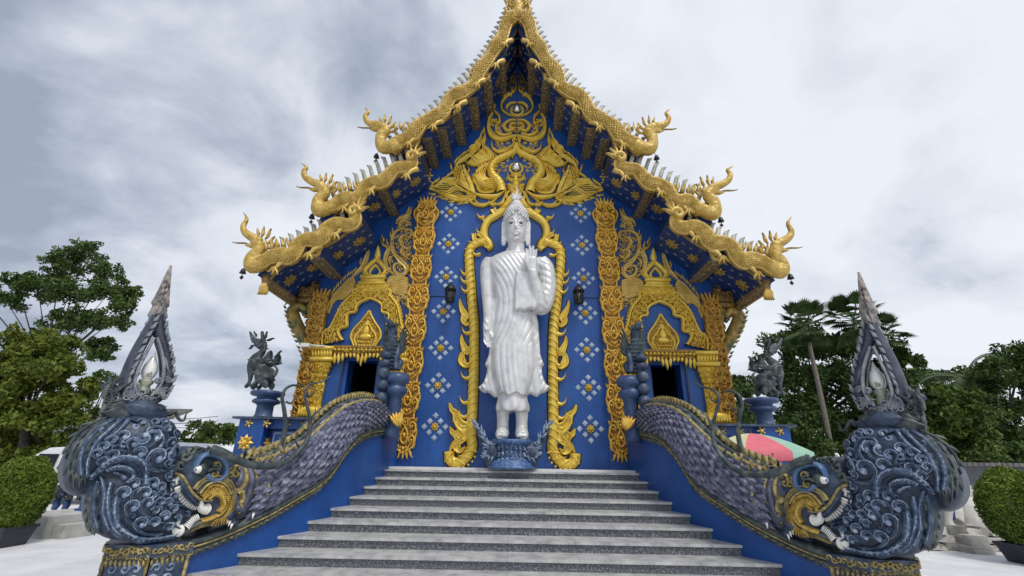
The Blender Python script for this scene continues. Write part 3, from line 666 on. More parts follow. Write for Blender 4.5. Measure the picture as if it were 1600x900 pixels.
for a in range(3): flame(m, MPH(.06), (u-.02+.02*a, v), 1.3+a*.25, .08, .018, .02)
obj('bud_cup', m, mat('green_gilt', (.16, .22, .16), .45, .1, (.46, .46, .34), 12, .3, 25), fin)
# swan below the flame
sw = thing('swan_figure', 'small slate swan with spread feathers lying at the foot of the left flame finial', 'bird figure', (*mpN(6.2, 0, -.1)[:2], 2.05), 'swans under the flame finials')
m = MB(); P = [mpN(u, v, HF+.02) for u, v in NWf([(360, 790), (300, 800), (220, 790), (140, 780), (80, 790)])]
tube(m, cr(P, 5), lambda k: .13*math.sin(math.pi*min(1, .12+.8*k))+.03, 10, 1.4)
P = [mpN(u, v, HF+.05) for u, v in NWf([(120, 790), (75, 800), (60, 740), (85, 690), (80, 650), (50, 640), (30, 660)])]
tube(m, cr(P, 5), [.075-.045*(i/30) for i in range(31)], 9); q = P[-3]; ball(m, q, .05, 9, 6)
bdy = remesh(m, .02, 2); obj('body', bdy, SLATE, sw)
f = MB()
for i in range(26):
    x = 140+i*8.5; u, v = NWf([(x, 760+20*math.sin(i*.24))])[0]; flame(f, MPH(.14), (u, v), -.35-.012*i, .22, .035, .05, -.2)
for i in range(16):
    x = 150+i*11; u, v = NWf([(x, 730+10*math.sin(i*.4))])[0]; flame(f, MPH(.12), (u, v), -.5, .18, .03, .05, -.2)
for x, y in ((70, 640), (85, 645), (95, 650), (60, 650), (55, 700), (100, 680), (60, 740), (90, 730), (70, 770), (45, 770), (60, 800), (85, 800), (50, 720), (75, 690), (85, 700), (65, 760), (100, 760), (110, 790), (40, 790), (80, 665), (50, 680), (120, 770), (105, 735)):
    u, v = NWf([(x, y)])[0]; flame(f, MPH(.09), (u, v), random.uniform(.6, 2.8), .12, .028, .05); curl(f, MPH(.10), (u, v-.04), .03, random.uniform(0, 6), 1, .012, .03)
obj('feathers', f, SLATEG, sw)
m = tri([(262, 652), (276, 655), (285, 650), (283, 642)], tail(.03), [-.1]*4, 6)
m = MB(); P = [mpN(u, v, HF) for u, v in NWf([(350, 780), (385, 790), (410, 775), (435, 820), (460, 820), (470, 790), (500, 775)])]; tube(m, cr(P, 5), tail(.035), 6); obj('tail_plume', m, SLATEG, sw)

R_bal = mirror_tree(bal, None, 'curving blue wall along the right side of the stairs, with slate moulding and pedestal')
R_ng = mirror_tree(ng, None, 'slate blue scaly serpent with gold jaws on the right stair wall beside the parasol')
R_wave = mirror_tree(wave, None, 'big slate blue carved wave curling over the right pedestal, covered with pale scrolls')
R_fin = mirror_tree(fin, None, 'tall slate flame loop holding a white bud on the right carved wave before palms')
R_sw = mirror_tree(sw, None, 'small slate swan with spread feathers lying at the foot of the right flame finial')
# ================================================================== temple
tm = thing('temple', 'blue temple hall with gold relief facade and three tiered dragon roof', 'temple', (0, YF, ZP))
U1 = onY(YB, [(808.5, 6), (799, 30), (785, 58), (769, 86), (748, 113), (724, 140), (698, 165), (668, 190), (636, 213), (608, 236)])
U2 = onY(YB, [(650, 238), (609, 263), (573, 285), (534, 306), (512, 325), (499, 343)])
U3 = onY(YB, [(560, 333), (535, 347), (504, 367), (469, 384), (440, 397), (420, 410), (402, 430)])
U1[0] = (0.0, U1[0][1])
def offs(P, d):
    P = np.array(P); t = np.gradient(P, axis=0); t /= np.linalg.norm(t, axis=1)[:, None]; n = np.stack([-t[:, 1], t[:, 0]], 1); return P+n*d
TH = .25; tiers = []
for U in (U1, U2, U3):
    P = np.array(cr(U, 4)); Lw = offs(P, TH)
    if U is U1: Lw[0] = (0, P[0][1]-.95); Lw = Lw[Lw[:, 0] <= 1e-6]; 
    P2 = P
    tiers.append((P2, Lw))
for (P, Lw) in tiers:
    m = MB(); n = len(Lw); rows = []
    Pn = [P[int(round(i*(len(P)-1)/(n-1)))] for i in range(n)]
    pr_ = [tuple(p) for p in Pn]+[tuple(p) for p in Lw[::-1]]
    rows = [[(x, Y, z) for x, z in pr_] for Y in (YB, 30)]
    m.grid(rows, True)
    k = len(pr_); q = n
    for Yi in (YB,):                         # front strip as quads
        m.add([(x, Yi, z) for x, z in pr_], [(i, i+1, k-2-i, k-1-i) for i in range(n-1)])
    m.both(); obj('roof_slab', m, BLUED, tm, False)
def low(x):
    x = -abs(x); best = None
    for (P, Lw) in tiers:
        xs = Lw[:, 0]
        if xs.min() <= x <= xs.max()+1e-9:
            o = np.argsort(xs); z = float(np.interp(x, xs[o], Lw[:, 1][o])); best = z if best is None else max(best, z)
    return best
# -------- front wall with two door openings
DU = [FW([(529, 600)])[0][0], FW([(593, 600)])[0][0]]; DZ = FW([(560, 556)])[0][1]
XW = 4.93
m = MB(); xs = sorted(set(list(np.linspace(-XW, XW, 60))+[DU[0], DU[1], -DU[0], -DU[1]]))
for a, b in zip(xs, xs[1:]):
    c = abs((a+b)/2); z0 = DZ if -DU[1] < c < -DU[0] else ZP-.2
    za, zb = (low(a) or 6)+.16, (low(b) or 6)+.16
    m.add([(a, YF, z0), (b, YF, z0), (b, YF, zb), (a, YF, za)], [(0, 1, 2, 3)])
    if z0 == DZ: m.add([(a, YF, z0), (b, YF, z0), (b, YF+.5, z0), (a, YF+.5, z0)], [(3, 2, 1, 0)])
for s in (-1, 1): m.add([(s*XW, YF, ZP-.2), (s*XW, 30, ZP-.2), (s*XW, 30, 6.0), (s*XW, YF, 6.0)], [(0, 1, 2, 3)])
obj('wall', m, BLUE, tm, False)
for s in (-1, 1):
    a, b = sorted((s*DU[0], s*DU[1])); m = MB()
    d0 = thing('x', 'x', 'x') if False else None
    box(m, a-.003, a+.12, YF+.10, YF+.5, ZP, DZ-.003); box(m, b-.12, b+.003, YF+.10, YF+.5, ZP, DZ-.003); box(m, a+.125, b-.125, YF+.10, YF+.5, DZ-.10, DZ-.003)
    dr = obj('door_frame', m, BLUE, tm, False)
    m = MB(); q = (a if s < 0 else b); 
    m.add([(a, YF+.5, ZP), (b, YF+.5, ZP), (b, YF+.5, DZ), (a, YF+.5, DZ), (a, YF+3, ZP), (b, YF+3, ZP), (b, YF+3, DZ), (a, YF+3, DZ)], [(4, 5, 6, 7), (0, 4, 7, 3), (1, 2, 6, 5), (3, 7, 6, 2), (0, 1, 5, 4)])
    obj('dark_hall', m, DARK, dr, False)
    m = MB(); xo = a+.125 if s < 0 else b-.125; xi = xo+s*-.30   # opened door leaf, turned inward
    hexa(m, [(xo, YF+.2, ZP+.02), (xo-s*.05, YF+.2, ZP+.02), (xi-s*.0, YF+1.0, ZP+.02), (xi+s*.05, YF+1.0, ZP+.02)], [(xo, YF+.2, DZ-.12), (xo-s*.05, YF+.2, DZ-.12), (xi, YF+1.0, DZ-.12), (xi+s*.05, YF+1.0, DZ-.12)])
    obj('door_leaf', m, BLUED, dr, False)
m = MB()
for s in (-1, 1):   # corner pilaster fields that carry the gold columns
    box(m, s*2.38-.33, s*2.38+.33, YF-.05, YF-.002, ZP, 8.1)
pf = obj('pilaster_field', MB(), BLUE, tm, False); bpy.data.objects.remove(pf)
for s in (-1, 1):
    m = MB(); box(m, min(s*2.12, s*2.64), max(s*2.12, s*2.64), YF-.045, YF-.002, ZP, 8.0); obj('pilaster_field', m, BLUE, tm, False)
    m = MB(); hexa(m, [(s*4.80-.22, YF-.06, ZP), (s*4.80+.22, YF-.06, ZP), (s*4.80+.22, YF-.002, ZP), (s*4.80-.22, YF-.002, ZP)], [(s*4.80-.2, YF-.06, 5.55), (s*4.80+.2, YF-.06, 5.55), (s*4.80+.2, YF-.002, 5.55), (s*4.80-.2, YF-.002, 5.55)])
    obj('corner_field', m, GOLDD, tm, False)

# -------- ornament helpers
def fillcurls(mb, mp, poly, step, r, w, h, base=0.0, seed=1, prof=PR_LEAF, edge=0.0):
    rnd = random.Random(seed); A_ = np.array(poly); x0, y0 = A_.min(0); x1, y1 = A_.max(0); row = 0; v = y0
    while v < y1:
        u = x0+(step/2 if row % 2 else 0)
        while u < x1:
            p = (u+rnd.uniform(-.2, .2)*step, v+rnd.uniform(-.2, .2)*step)
            if pdist([p], poly)[0] > edge+r*.25:
                pts = spiral(p, r*rnd.uniform(.8, 1.2), rnd.uniform(0, 6.28), .95, rnd.choice((-1, 1)), 9)
                ribbon(mb, mp, pts, taper(w, .4, .15), h, prof, base, raw=True)
            u += step
        v += step*.86; row += 1
def flower(mb, mp, c, r, h, n=8, base=0.0):
    for k in range(n):
        a = 2*math.pi*k/n; d = (math.cos(a), math.sin(a)); e = (-d[1], d[0])
        P = lambda t, s, hh: mp(c[0]+d[0]*r*t+e[0]*r*s, c[1]+d[1]*r*t+e[1]*r*s, base+hh)
        mb.add([P(.15, 0, h*.5), P(.6, .24, h*.35), P(1, 0, 0), P(.6, -.24, h*.35), P(.58, 0, h)], [(0, 3, 4), (3, 2, 4), (2, 1, 4), (1, 0, 4)])
    rows = [[mp(c[0]+r*q*math.cos(2*math.pi*k/8), c[1]+r*q*math.sin(2*math.pi*k/8), base+hh) for k in range(8)] for q, hh in ((.34, h*.3), (.28, h*1.1), (.12, h*1.45), (.01, h*1.5))]
    mb.grid(rows, True)
def gem(mb, mp, c, r, h, base=0.0, ry=None):
    ry = ry or r; P = lambda x, y, hh: mp(c[0]+x*r, c[1]+y*ry, base+hh)
    mb.add([P(-1, 0, 0), P(0, -1, 0), P(1, 0, 0), P(0, 1, 0), P(-.75, 0, h*.7), P(0, -.75, h*.7), P(.75, 0, h*.7), P(0, .75, h*.7), P(0, 0, h)],
           [(0, 1, 5, 4), (1, 2, 6, 5), (2, 3, 7, 6), (3, 0, 4, 7), (4, 5, 8), (5, 6, 8), (6, 7, 8), (7, 4, 8)])
# -------- wall rosettes
ROSZ = [7.908, 6.958, 6.019, 5.098, 4.177, 3.289, 2.379]
SILV = mat('silver_blue_paint', (.24, .33, .47), .4, .1, (.50, .57, .66), 10, .2, 30)
for s in (-1, 1):
    for i, z in enumerate(ROSZ):
        c = (s*1.745, z); m = MB(); f = MB(); R = .24
        for dx, dy in ((0, 1), (1, 0), (0, -1), (-1, 0), (.5, .5), (.5, -.5), (-.5, .5), (-.5, -.5)):
            gem(m, mpF, (c[0]+dx*R, c[1]+dy*R), .074, .03)
        r = obj('wall_rosette', m, SILV, tm, False); flower(f, mpF, c, .105, .055); obj('flower_centre', f, GOLDY, r, False)
# -------- long gold pilasters
def pilaster(mb, bs_, uc, z0, z1, hw, cell, mp, side=1, seed=1):
    n = int(round((z1-z0)/cell)); c = (z1-z0)/n
    wv = lambda z: hw*(.80+.20*math.cos(2*math.pi*(z-z0-c*.5)/c))*(1.0 if z < z1-c*1.3 else 1.25)*min(1, .25+(z-z0)/.5)*min(1, .3+(z1-z)/.35)
    zz_ = np.linspace(z0, z1, n*14)
    bs_.grid([[mp(uc-wv(z), z, 0), mp(uc-wv(z), z, .05), mp(uc-wv(z)*.4, z, .075), mp(uc+wv(z)*.4, z, .075), mp(uc+wv(z), z, .05), mp(uc+wv(z), z, 0)] for z in zz_])
    for s in (-1, 1):
        ribbon(mb, mp, [(uc+s*wv(z)*.98, z) for z in zz_[::3]], .022, .05, PR_ROUND, .045, n=2)
        for i in range(n):
            z = z0+(i+.5)*c; W_ = hw
            X = lambda a, b: (uc+s*a*W_, z+b*c)
            ribbon(mb, mp, [X(0, -.48), X(.35, -.42), X(.75, -.30), X(.85, -.12), X(.6, -.02), X(.38, -.12), X(.52, -.2)], taper(.028, .5, .3), .06, PR_LEAF, .07, n=4)
            ribbon(mb, mp, [X(0, .02), X(.45, .0), X(.85, .10), X(.8, .28), X(.5, .32), X(.38, .22), X(.5, .16)], taper(.028, .5, .3), .06, PR_LEAF, .07, n=4)
            ribbon(mb, mp, [X(0, .46), X(.3, .40), X(.62, .44), X(.78, .38)], taper(.024, .4, .2), .06, PR_LEAF, .07, n=4)
            ribbon(mb, mp, [X(0, -.24), X(.22, -.17), X(.28, -.02), X(.12, .13), X(0, .2)], .02, .07, PR_LEAF, .075, n=4)
            ribbon(mb, mp, [X(0, .22), X(.2, .28), X(.14, .38), X(0, .43)], .018, .06, PR_LEAF, .075, n=4)
            flame(mb, mp, X(.62, -.36), 1.57-s*.9, .14, .024, .07, s*.4, .06); flame(mb, mp, X(.7, .32), 1.57-s*.7, .13, .022, .07, s*.4, .06)
            flame(mb, mp, X(.55, .06), 1.57-s*1.3, .12, .02, .07, -s*.4, .07)
            for a, b, r in ((.2, -.33, .022), (.62, -.14, .026), (.6, .22, .026), (.15, .12, .02), (.16, -.08, .02), (.3, .36, .018)):
                p = X(a, b); gem(mb, mp, p, r*1.3, .05, .075)
    for i in range(n):
        z = z0+(i+.5)*c; gem(mb, mp, (uc, z-.02*c), .045, .10, .075, .07); gem(mb, mp, (uc, z+.32*c), .032, .08, .075, .05); gem(mb, mp, (uc, z-.36*c), .035, .08, .075, .05)
    for k in range(5): flame(mb, mp, (uc+(k-2)*.05, z1-.12), 1.57-(k-2)*.28, .24, .035, .06, .15*(k-2), .05)
    for k in range(5): flame(mb, mp, (uc+(k-2)*.05, z0+.10), -1.57+(k-2)*.30, .20, .035, .06, -.15*(k-2), .05)
cz0 = 1.80; cz1 = 8.22
mpP = lambda u, v, h=0.0: (u, YF-.045-h, v)
for s in (-1, 1):
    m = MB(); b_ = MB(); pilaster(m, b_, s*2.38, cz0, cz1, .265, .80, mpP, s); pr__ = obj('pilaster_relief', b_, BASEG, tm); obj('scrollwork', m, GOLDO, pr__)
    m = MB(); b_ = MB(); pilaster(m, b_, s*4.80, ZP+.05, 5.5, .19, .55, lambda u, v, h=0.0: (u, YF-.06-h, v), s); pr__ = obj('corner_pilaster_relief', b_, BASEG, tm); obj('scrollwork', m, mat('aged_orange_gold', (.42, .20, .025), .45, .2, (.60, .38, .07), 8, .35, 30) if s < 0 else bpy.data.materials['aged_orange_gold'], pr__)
# -------- side scroll beside each long pilaster
Z8 = lambda pts: FW(zz(4.737, 560, 290, pts))
Z4g = lambda pts: FW(zz(4.5, 660, 130, pts))
Z6 = lambda pts: FW(zz(4.5, 490, 380, pts))
Z7 = lambda pts: FW(zz(3.911, 720, 290, pts))
Z5w = lambda pts: FW(zz(5, 600, 560, pts))
Z5m = lambda pts: FW(zz(5, 560, 380, pts))
def both_parts(name, mb, material):
    a = obj(name, mb, material, tm); b = obj(name, mb.mirrored(), material, tm); return a, b
OL = MB()
def rb(pts, w, h=.07, prof=PR_GROOVE, base=0.0, n=6):
    ribbon(m, mpF, pts, w, h, prof, base, n)
    if base == 0.0: ribbon(OL, mpF, pts, (lambda k: (w(k) if callable(w) else w)+.022), .012, [(-1, 0), (-.97, 1), (.97, 1), (1, 0)], 0.0, n)  # wider flat dark ribbon paints the stroke's shadow outline
m = MB()
tp = lambda w: taper(w, .45, .12)
for pts, w in (([(400, 330), (330, 325), (275, 350), (252, 410), (262, 490), (310, 560), (352, 600), (355, 645), (315, 665), (275, 640), (268, 595), (300, 580), (318, 610)], .065),
               ([(165, 400), (185, 440), (225, 470), (205, 530), (205, 590), (235, 640), (290, 680)], .06), ([(280, 290), (300, 255), (350, 240), (385, 210), (398, 165)], .05), ([(300, 320), (310, 280), (345, 265), (370, 290), (350, 310)], .04),
               ([(400, 400), (345, 375), (315, 400), (330, 450), (370, 470), (395, 450)], .05), ([(390, 560), (340, 520), (320, 480), (345, 460)], .045), ([(400, 500), (370, 520), (350, 490)], .04), ([(345, 345), (375, 330), (400, 350), (385, 385), (360, 375)], .035),
               ([(240, 600), (235, 550), (262, 520)], .035), ([(230, 470), (250, 430), (240, 400)], .03), ([(380, 580), (372, 620), (385, 650)], .03),
               ([(235, 820), (240, 850), (275, 870), (300, 850), (285, 825), (262, 830)], .045), ([(300, 850), (340, 830), (370, 850), (350, 890)], .05), ([(350, 900), (385, 880), (395, 840)], .04), ([(330, 800), (370, 790), (385, 820)], .04)):
    rb(Z8(pts), tp(w))
for pg in ([(262, 420), (300, 335), (400, 320), (402, 560), (345, 600), (300, 540), (270, 480)], [(270, 590), (350, 590), (350, 650), (300, 655)], [(290, 300), (320, 240), (398, 200), (400, 320), (310, 320)], [(215, 480), (240, 450), (255, 520), (260, 640), (225, 600)], [(235, 830), (370, 800), (395, 900), (300, 880)]): fillcurls(m, mpF, Z8(pg), .105, .062, .018, .05, 0.0, 5)
body = Z8([(215, 690), (260, 665), (330, 670), (375, 690), (380, 760), (340, 820), (270, 810), (225, 780), (205, 730)])
polyplate(m, mpF, body, -.01, .05, .02)
for k in range(9):
    y = 690+k*14; rb(Z8([(212+abs(k-4)*6, y), (250, y-12), (290, y+4), (330, y-8), (372, y+6)]), .022, .03, PR_LEAF, .05)
flamerow(m, mpF, Z8([(300, 690), (235, 650), (200, 590), (200, 530), (225, 470), (165, 400)]), .16, .2, .035, .06, -1, .6)
flamerow(m, mpF, Z8([(250, 400), (280, 340), (330, 320)]), .15, .2, .03, .06, 1, .8); flamerow(m, mpF, Z8([(290, 260), (350, 235), (395, 180)]), .13, .2, .03, .06, 1, .7)
both_parts('side_scroll', m, GOLDP)

# -------- gable relief
m = MB(); GR = MB()
def gplate(pts, h=.06):
    q = cr(Z4g(pts+[pts[0]]), 3)[:-1]; q = [tuple(p) for p in q]; polyplate(m, mpF, q, 0, h, .012)
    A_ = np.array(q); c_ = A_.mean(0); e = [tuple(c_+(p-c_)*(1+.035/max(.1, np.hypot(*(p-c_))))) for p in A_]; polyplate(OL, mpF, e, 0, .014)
def gline(pts): ribbon(GR, mpF, Z4g(pts), .011, .008, [(-1, 0), (-.9, 1), (.9, 1), (1, 0)], .064, 5)  # groove shade drawn as thin dark lines on top of the plates
gplate([(20, 742), (90, 722), (140, 690), (200, 685), (260, 720), (330, 770), (380, 800), (340, 835), (270, 830), (200, 812), (130, 790), (100, 768), (60, 755)])
gplate([(330, 790), (250, 720), (215, 660), (222, 610), (250, 565), (290, 570), (310, 620), (345, 680), (365, 740), (375, 800)])
gplate([(225, 620), (240, 565), (290, 525), (330, 500), (350, 455), (390, 420), (430, 385), (441, 350), (445, 400), (440, 450), (470, 490), (490, 520), (475, 550), (430, 560), (380, 585), (330, 580), (285, 570)])
gplate([(375, 720), (352, 690), (365, 640), (395, 600), (430, 575), (478, 560), (450, 620), (445, 660), (480, 680), (520, 720), (500, 770), (430, 780), (390, 760)])
for k in range(6): gline([(60+k*12, 742+k*5), (140+k*14, 715+k*14), (230+k*12, 735+k*14), (320+k*6, 790+k*5)])
for k in range(6): gline([(350-k*5, 785-k*4), (320-k*14, 700+k*4), (290-k*14, 630+k*6), (280-k*12, 585+k*14)])
for k in range(6): gline([(250+k*12, 590-k*3), (320+k*10, 545-k*8), (390+k*6, 490-k*6), (425+k*2, 430-k*8)])
for k in range(7): gline([(480-k*12, 760-k*5), (430-k*6, 720-k*8), (410-k*6, 660-k*4), (455-k*14, 585+k*11)])
def rg(pts, w, h=.09, prof=PR_GROOVE, base=0.0): rb(Z4g(pts), tp(w*.66) if not callable(w) else w, h*1.15, prof, base)
rg([(560, 770), (540, 700), (495, 650), (485, 600), (520, 550), (580, 520), (640, 490), (662, 440)], lambda k: .15-.08*k, .13, PR_ROUND)
for k in range(9):
    t = k/8; x, y = [(535+(-45)*math.sin(t*3)), 720-200*t]; rg([(x-25, y-10), (x, y+14), (x+35, y+2)], .03, .05, PR_LEAF, .10)
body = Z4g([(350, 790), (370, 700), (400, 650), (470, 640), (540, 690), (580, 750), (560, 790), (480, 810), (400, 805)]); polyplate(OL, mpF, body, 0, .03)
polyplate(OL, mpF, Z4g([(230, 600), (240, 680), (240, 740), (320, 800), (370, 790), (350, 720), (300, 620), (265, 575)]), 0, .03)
for i, (tx, ty) in enumerate([(480, 560), (450, 562), (425, 575), (400, 600), (380, 625), (362, 650), (352, 680)]):
    rg([(500-i*14, 765), (440-i*8, 720-i*3), (420-i*9, 660), (tx, ty)], .05, .09, PR_LEAF, .05)
for k in range(5): rg([(395+k*10, 730+k*10), (440+k*8, 700+k*12), (500, 690+k*14), (540-k*6, 720+k*10)], .04, .06, PR_LEAF, .08)
rg([(590, 760), (520, 800), (430, 800), (350, 780)], .12, .10, PR_ROUND); rg([(600, 740), (640, 790), (600, 860), (560, 890)], .08)
rg([(590, 770), (560, 850), (500, 860)], .06); rg([(350, 800), (400, 860), (480, 850), (540, 800)], .06); rg([(310, 800), (350, 850), (430, 870), (480, 850)], .05)
for i, (tx, ty) in enumerate([(265, 570), (235, 590), (222, 620), (218, 650), (300, 600), (330, 650), (320, 700)]):
    rg([(370, 790), (330-i*3, 750), (290-i*4, 680), (tx, ty)], .055, .09, PR_LEAF, .02)
rg([(225, 680), (235, 610), (270, 560), (340, 520), (390, 560), (440, 545), (490, 530), (470, 490), (430, 450), (440, 400), (438, 345)], .12, .11)
rg([(300, 560), (350, 580), (410, 570), (460, 520), (440, 470)], .09, .10); rg([(330, 500), (340, 460), (380, 450), (400, 490), (430, 510)], .07); rg([(370, 430), (400, 410), (430, 440), (420, 480)], .06)
rg([(280, 520), (300, 500), (320, 530)], .05); rg([(455, 500), (485, 510), (480, 545)], .06)
rg([(370, 790), (300, 740), (220, 690), (150, 700), (100, 735), (20, 742)], .10, .10); rg([(370, 800), (300, 770), (230, 750), (180, 780), (120, 770), (90, 765)], .09, .10)
rg([(350, 810), (290, 830), (220, 820), (160, 800), (120, 775)], .08); rg([(250, 760), (300, 770), (330, 800), (280, 810), (240, 790)], .06, .09); rg([(180, 720), (220, 730), (250, 760)], .05, .09)
flamerow(m, mpF, Z4g([(60, 735), (110, 700), (160, 680), (215, 640), (225, 590), (280, 530), (340, 480), (400, 420), (438, 350)]), .17, .24, .035, .07, 1, .5)
flamerow(m, mpF, Z4g([(340, 830), (250, 835), (160, 805), (80, 775)]), .2, .18, .03, .06, 1, .5)
flamerow(m, mpF, Z4g([(480, 620), (500, 560), (560, 520), (620, 490)]), .16, .2, .03, .07, 1, .6)
rg([(320, 590), (330, 620), (310, 640)], .03); rg([(440, 640), (460, 590), (490, 570)], .04)
# lyre and crescents in the centre
rg([(661, 20), (650, 60), (600, 95), (560, 140), (560, 190), (600, 225), (661, 245)], .06, .08, PR_ROUND); rg([(570, 110), (590, 90), (630, 95)], .04)
rg([(600, 215), (592, 180), (620, 150), (661, 145)], .05, .08); rg([(515, 160), (505, 200), (540, 240), (540, 290), (500, 270), (478, 300)], .05)
rg([(500, 215), (475, 260), (468, 330), (500, 385), (560, 405), (620, 390), (661, 380)], .11, .11); rg([(520, 300), (520, 350), (570, 380), (630, 370)], .06, .10, PR_LEAF, .04)
rg([(661, 270), (610, 275), (575, 310), (600, 345), (640, 335), (661, 360)], .07, .10); rg([(661, 300), (630, 300), (615, 325), (661, 330)], .05, .12)
rg([(490, 420), (492, 460), (530, 488), (580, 480), (620, 455), (661, 440)], .07); rg([(661, 380), (640, 410), (661, 450)], .06); rg([(661, 470), (640, 500), (630, 540)], .05)
rg([(600, 640), (610, 680), (661, 700)], .05); rg([(620, 630), (635, 655), (661, 662)], .04); rg([(595, 720), (630, 735), (661, 725)], .05); rg([(661, 735), (620, 760), (590, 790), (600, 830), (570, 880), (540, 899)], .06, .08)
flamerow(m, mpF, Z4g([(478, 330), (480, 250), (515, 170)]), .16, .18, .03, .06, 1, .6); flamerow(m, mpF, Z4g([(560, 150), (600, 95), (655, 40)]), .18, .16, .025, .06, 1, .6)
for s in (0, 1): pass
g = m; gm = g.mirrored(); g.merge(gm); gr_ = obj('gable_relief', g, GOLDY, tm); obj('groove_shade_line', GR, OUTL, gr_); obj('groove_shade_line', GR.mirrored(), OUTL, gr_)
OL_DONE = True
mg = MB()
for pg in ([(490, 380), (600, 410), (661, 400), (661, 470), (600, 500), (520, 470)], [(480, 620), (540, 540), (620, 500), (600, 620), (530, 660)], [(480, 250), (520, 230), (560, 300), (560, 370), (500, 360)], [(590, 640), (661, 620), (661, 740), (600, 740)]): fillcurls(mg, mpF, Z4g(pg), .13, .07, .018, .05, 0.0, 7)
obj('gable_filigree', mg, GOLDY, tm); obj('gable_filigree', mg.mirrored(), GOLDY, tm)
# darker crown at the apex of the gable
m = MB()
for pts in ([(661, -75), (640, -40), (620, -10), (650, 10), (661, 20)], [(661, -40), (645, -15), (661, 0)], [(620, 0), (600, 20), (620, 50), (661, 30)]): rg(pts, .04)
m.both(); obj('gable_crown', m, GOLDD, tm)
m = MB(); box(m, -.72, .72, YF-.03, YF-.002, low(0)-3.2, low(0)+.1)
for (x, y), r in (((806.7, 173.5), .13), ((805.5, 264), .13)):
    m = MB(); u, v = atY(x, y, YF); ball(m, (0, YF-.10, v), (r, r*.8, r), 16, 10); obj('crystal_ball', m, mat('crystal', (.75, .77, .8), .08, .9) if 'crystal' not in bpy.data.materials else bpy.data.materials['crystal'], tm)
    m = MB(); n = 16; ribbon(m, mpF, [(math.cos(a)*r*1.35, v+math.sin(a)*r*1.35) for a in np.linspace(0, 2*math.pi, 17)], .04, .06, raw=True); obj('ball_ring', m, GOLDY, tm)
# small corner ornaments under the soffit beside the swans
m = MB(); c = Z4g([(38, 650)])[0]
flower(m, mpF, c, .16, .05, 6); flower(m, mpF, (c[0]-.02, c[1]+.2), .12, .05, 5); flower(m, mpF, (c[0]+.02, c[1]-.2), .12, .05, 5); both_parts('small_relief', m, GOLDP)

# -------- niche frame around the statue
m = MB()
rb(Z7([(332, 45), (300, 90), (265, 140), (235, 175), (195, 195)]), .09, .09, PR_ROUND)
rb(Z7([(265, 150), (215, 185), (170, 215), (143, 265), (148, 320), (172, 350), (180, 378), (160, 392)]), lambda k: .13-.05*k, .10, PR_ROUND)
rb(Z7([(195, 150), (215, 175), (240, 170), (265, 140)]), .08, .10); rb(Z7([(80, 300), (85, 335), (110, 345), (140, 335), (120, 305), (100, 300)]), .06, .11); rb(Z7([(140, 345), (165, 365), (150, 385)]), .06, .11)
band = Z7([(150, 340), (110, 350), (70, 370), (52, 420), (55, 520), (62, 600), (68, 700), (78, 800), (82, 870)])+FW([(741, 540), (740, 590), (738, 640), (736, 680)])+Z5w([(690, 680), (665, 740), (610, 800), (560, 815), (515, 785), (510, 725)])
rb(band, .125, .10, PR_ROUND)
Pb = cr(band, 14); acc = 0
for i in range(1, len(Pb)-1):
    d = Pb[i]-Pb[i-1]; acc += math.hypot(*d)
    if acc > .15:
        acc = 0; t = (Pb[i+1]-Pb[i-1]); t = t/math.hypot(*t); nn = np.array([-t[1], t[0]])
        ribbon(m, mpF, [Pb[i]-nn*.11+t*.09, Pb[i]+t*.02, Pb[i]+nn*.11-t*.04], .014, .03, PR_LEAF, .09, n=2)
def hook(p, s=1, L=.22, a=2.4):
    ribbon(m, mpF, [p, (p[0]-.5*L, p[1]-.12*L), (p[0]-.85*L, p[1]+.15*L), (p[0]-1.0*L, p[1]+.6*L)], tail(.055), .07, PR_ROUND, .02, n=4)
for x, y in ((733, 428), (733, 440), (734, 455), (736, 495), (736, 520), (737, 568), (735, 590), (733, 628), (732, 650), (731, 665), (751, 398), (766, 347), (757, 365)):
    hook(atY(x, y, YF))
for k, (x, y) in enumerate(((745, 385), (757, 340), (775, 320))): hook(atY(x, y, YF), L=.2)
# side flames of the frame
for pts, w in (([(870, 620), (850, 640), (825, 610), (835, 570), (815, 530), (800, 490), (795, 445)], .10), ([(880, 570), (850, 580), (835, 600), (845, 625)], .07),
               ([(880, 850), (850, 860), (830, 820), (812, 770), (810, 720)], .09), ([(880, 950), (840, 960), (810, 920), (815, 870), (840, 850)], .10), ([(880, 800), (860, 840), (840, 830)], .06)):
    rb(Z5m(pts), tp(w), .10)
for pts, w in (([(515, 730), (545, 670), (600, 640), (640, 600), (640, 550), (600, 520), (575, 480), (560, 430), (530, 400), (515, 350)], .14), ([(640, 690), (600, 720), (570, 690), (590, 660), (640, 640)], .10), ([(560, 640), (560, 590), (590, 560)], .07),
               ([(620, 640), (590, 610), (600, 570)], .06), ([(555, 620), (535, 575), (520, 535)], .06), ([(690, 700), (660, 740), (630, 770), (600, 775), (585, 750)], .05), ([(540, 500), (560, 460), (590, 440), (570, 410)], .05)):
    rb(Z5w(pts), tp(w), .11)
for k in range(10):
    a = 3.3+k*.33; c = Z5w([(605, 725)])[0]; gem(m, mpF, (c[0]+.33*math.cos(a), c[1]+.33*math.sin(a)), .03, .04, .10)
m.both(); obj('niche_frame', m, GOLDY, tm)
m = MB(); flame(m, mpF, (0, Z7([(340, 60)])[0][1]), 1.57, .75, .10, .10, .05); flame(m, mpF, (-.05, Z7([(340, 60)])[0][1]), 1.9, .4, .06, .08, .2); flame(m, mpF, (.05, Z7([(340, 60)])[0][1]), 1.24, .4, .06, .08, -.2); obj('niche_finial', m, GOLDY, tm)

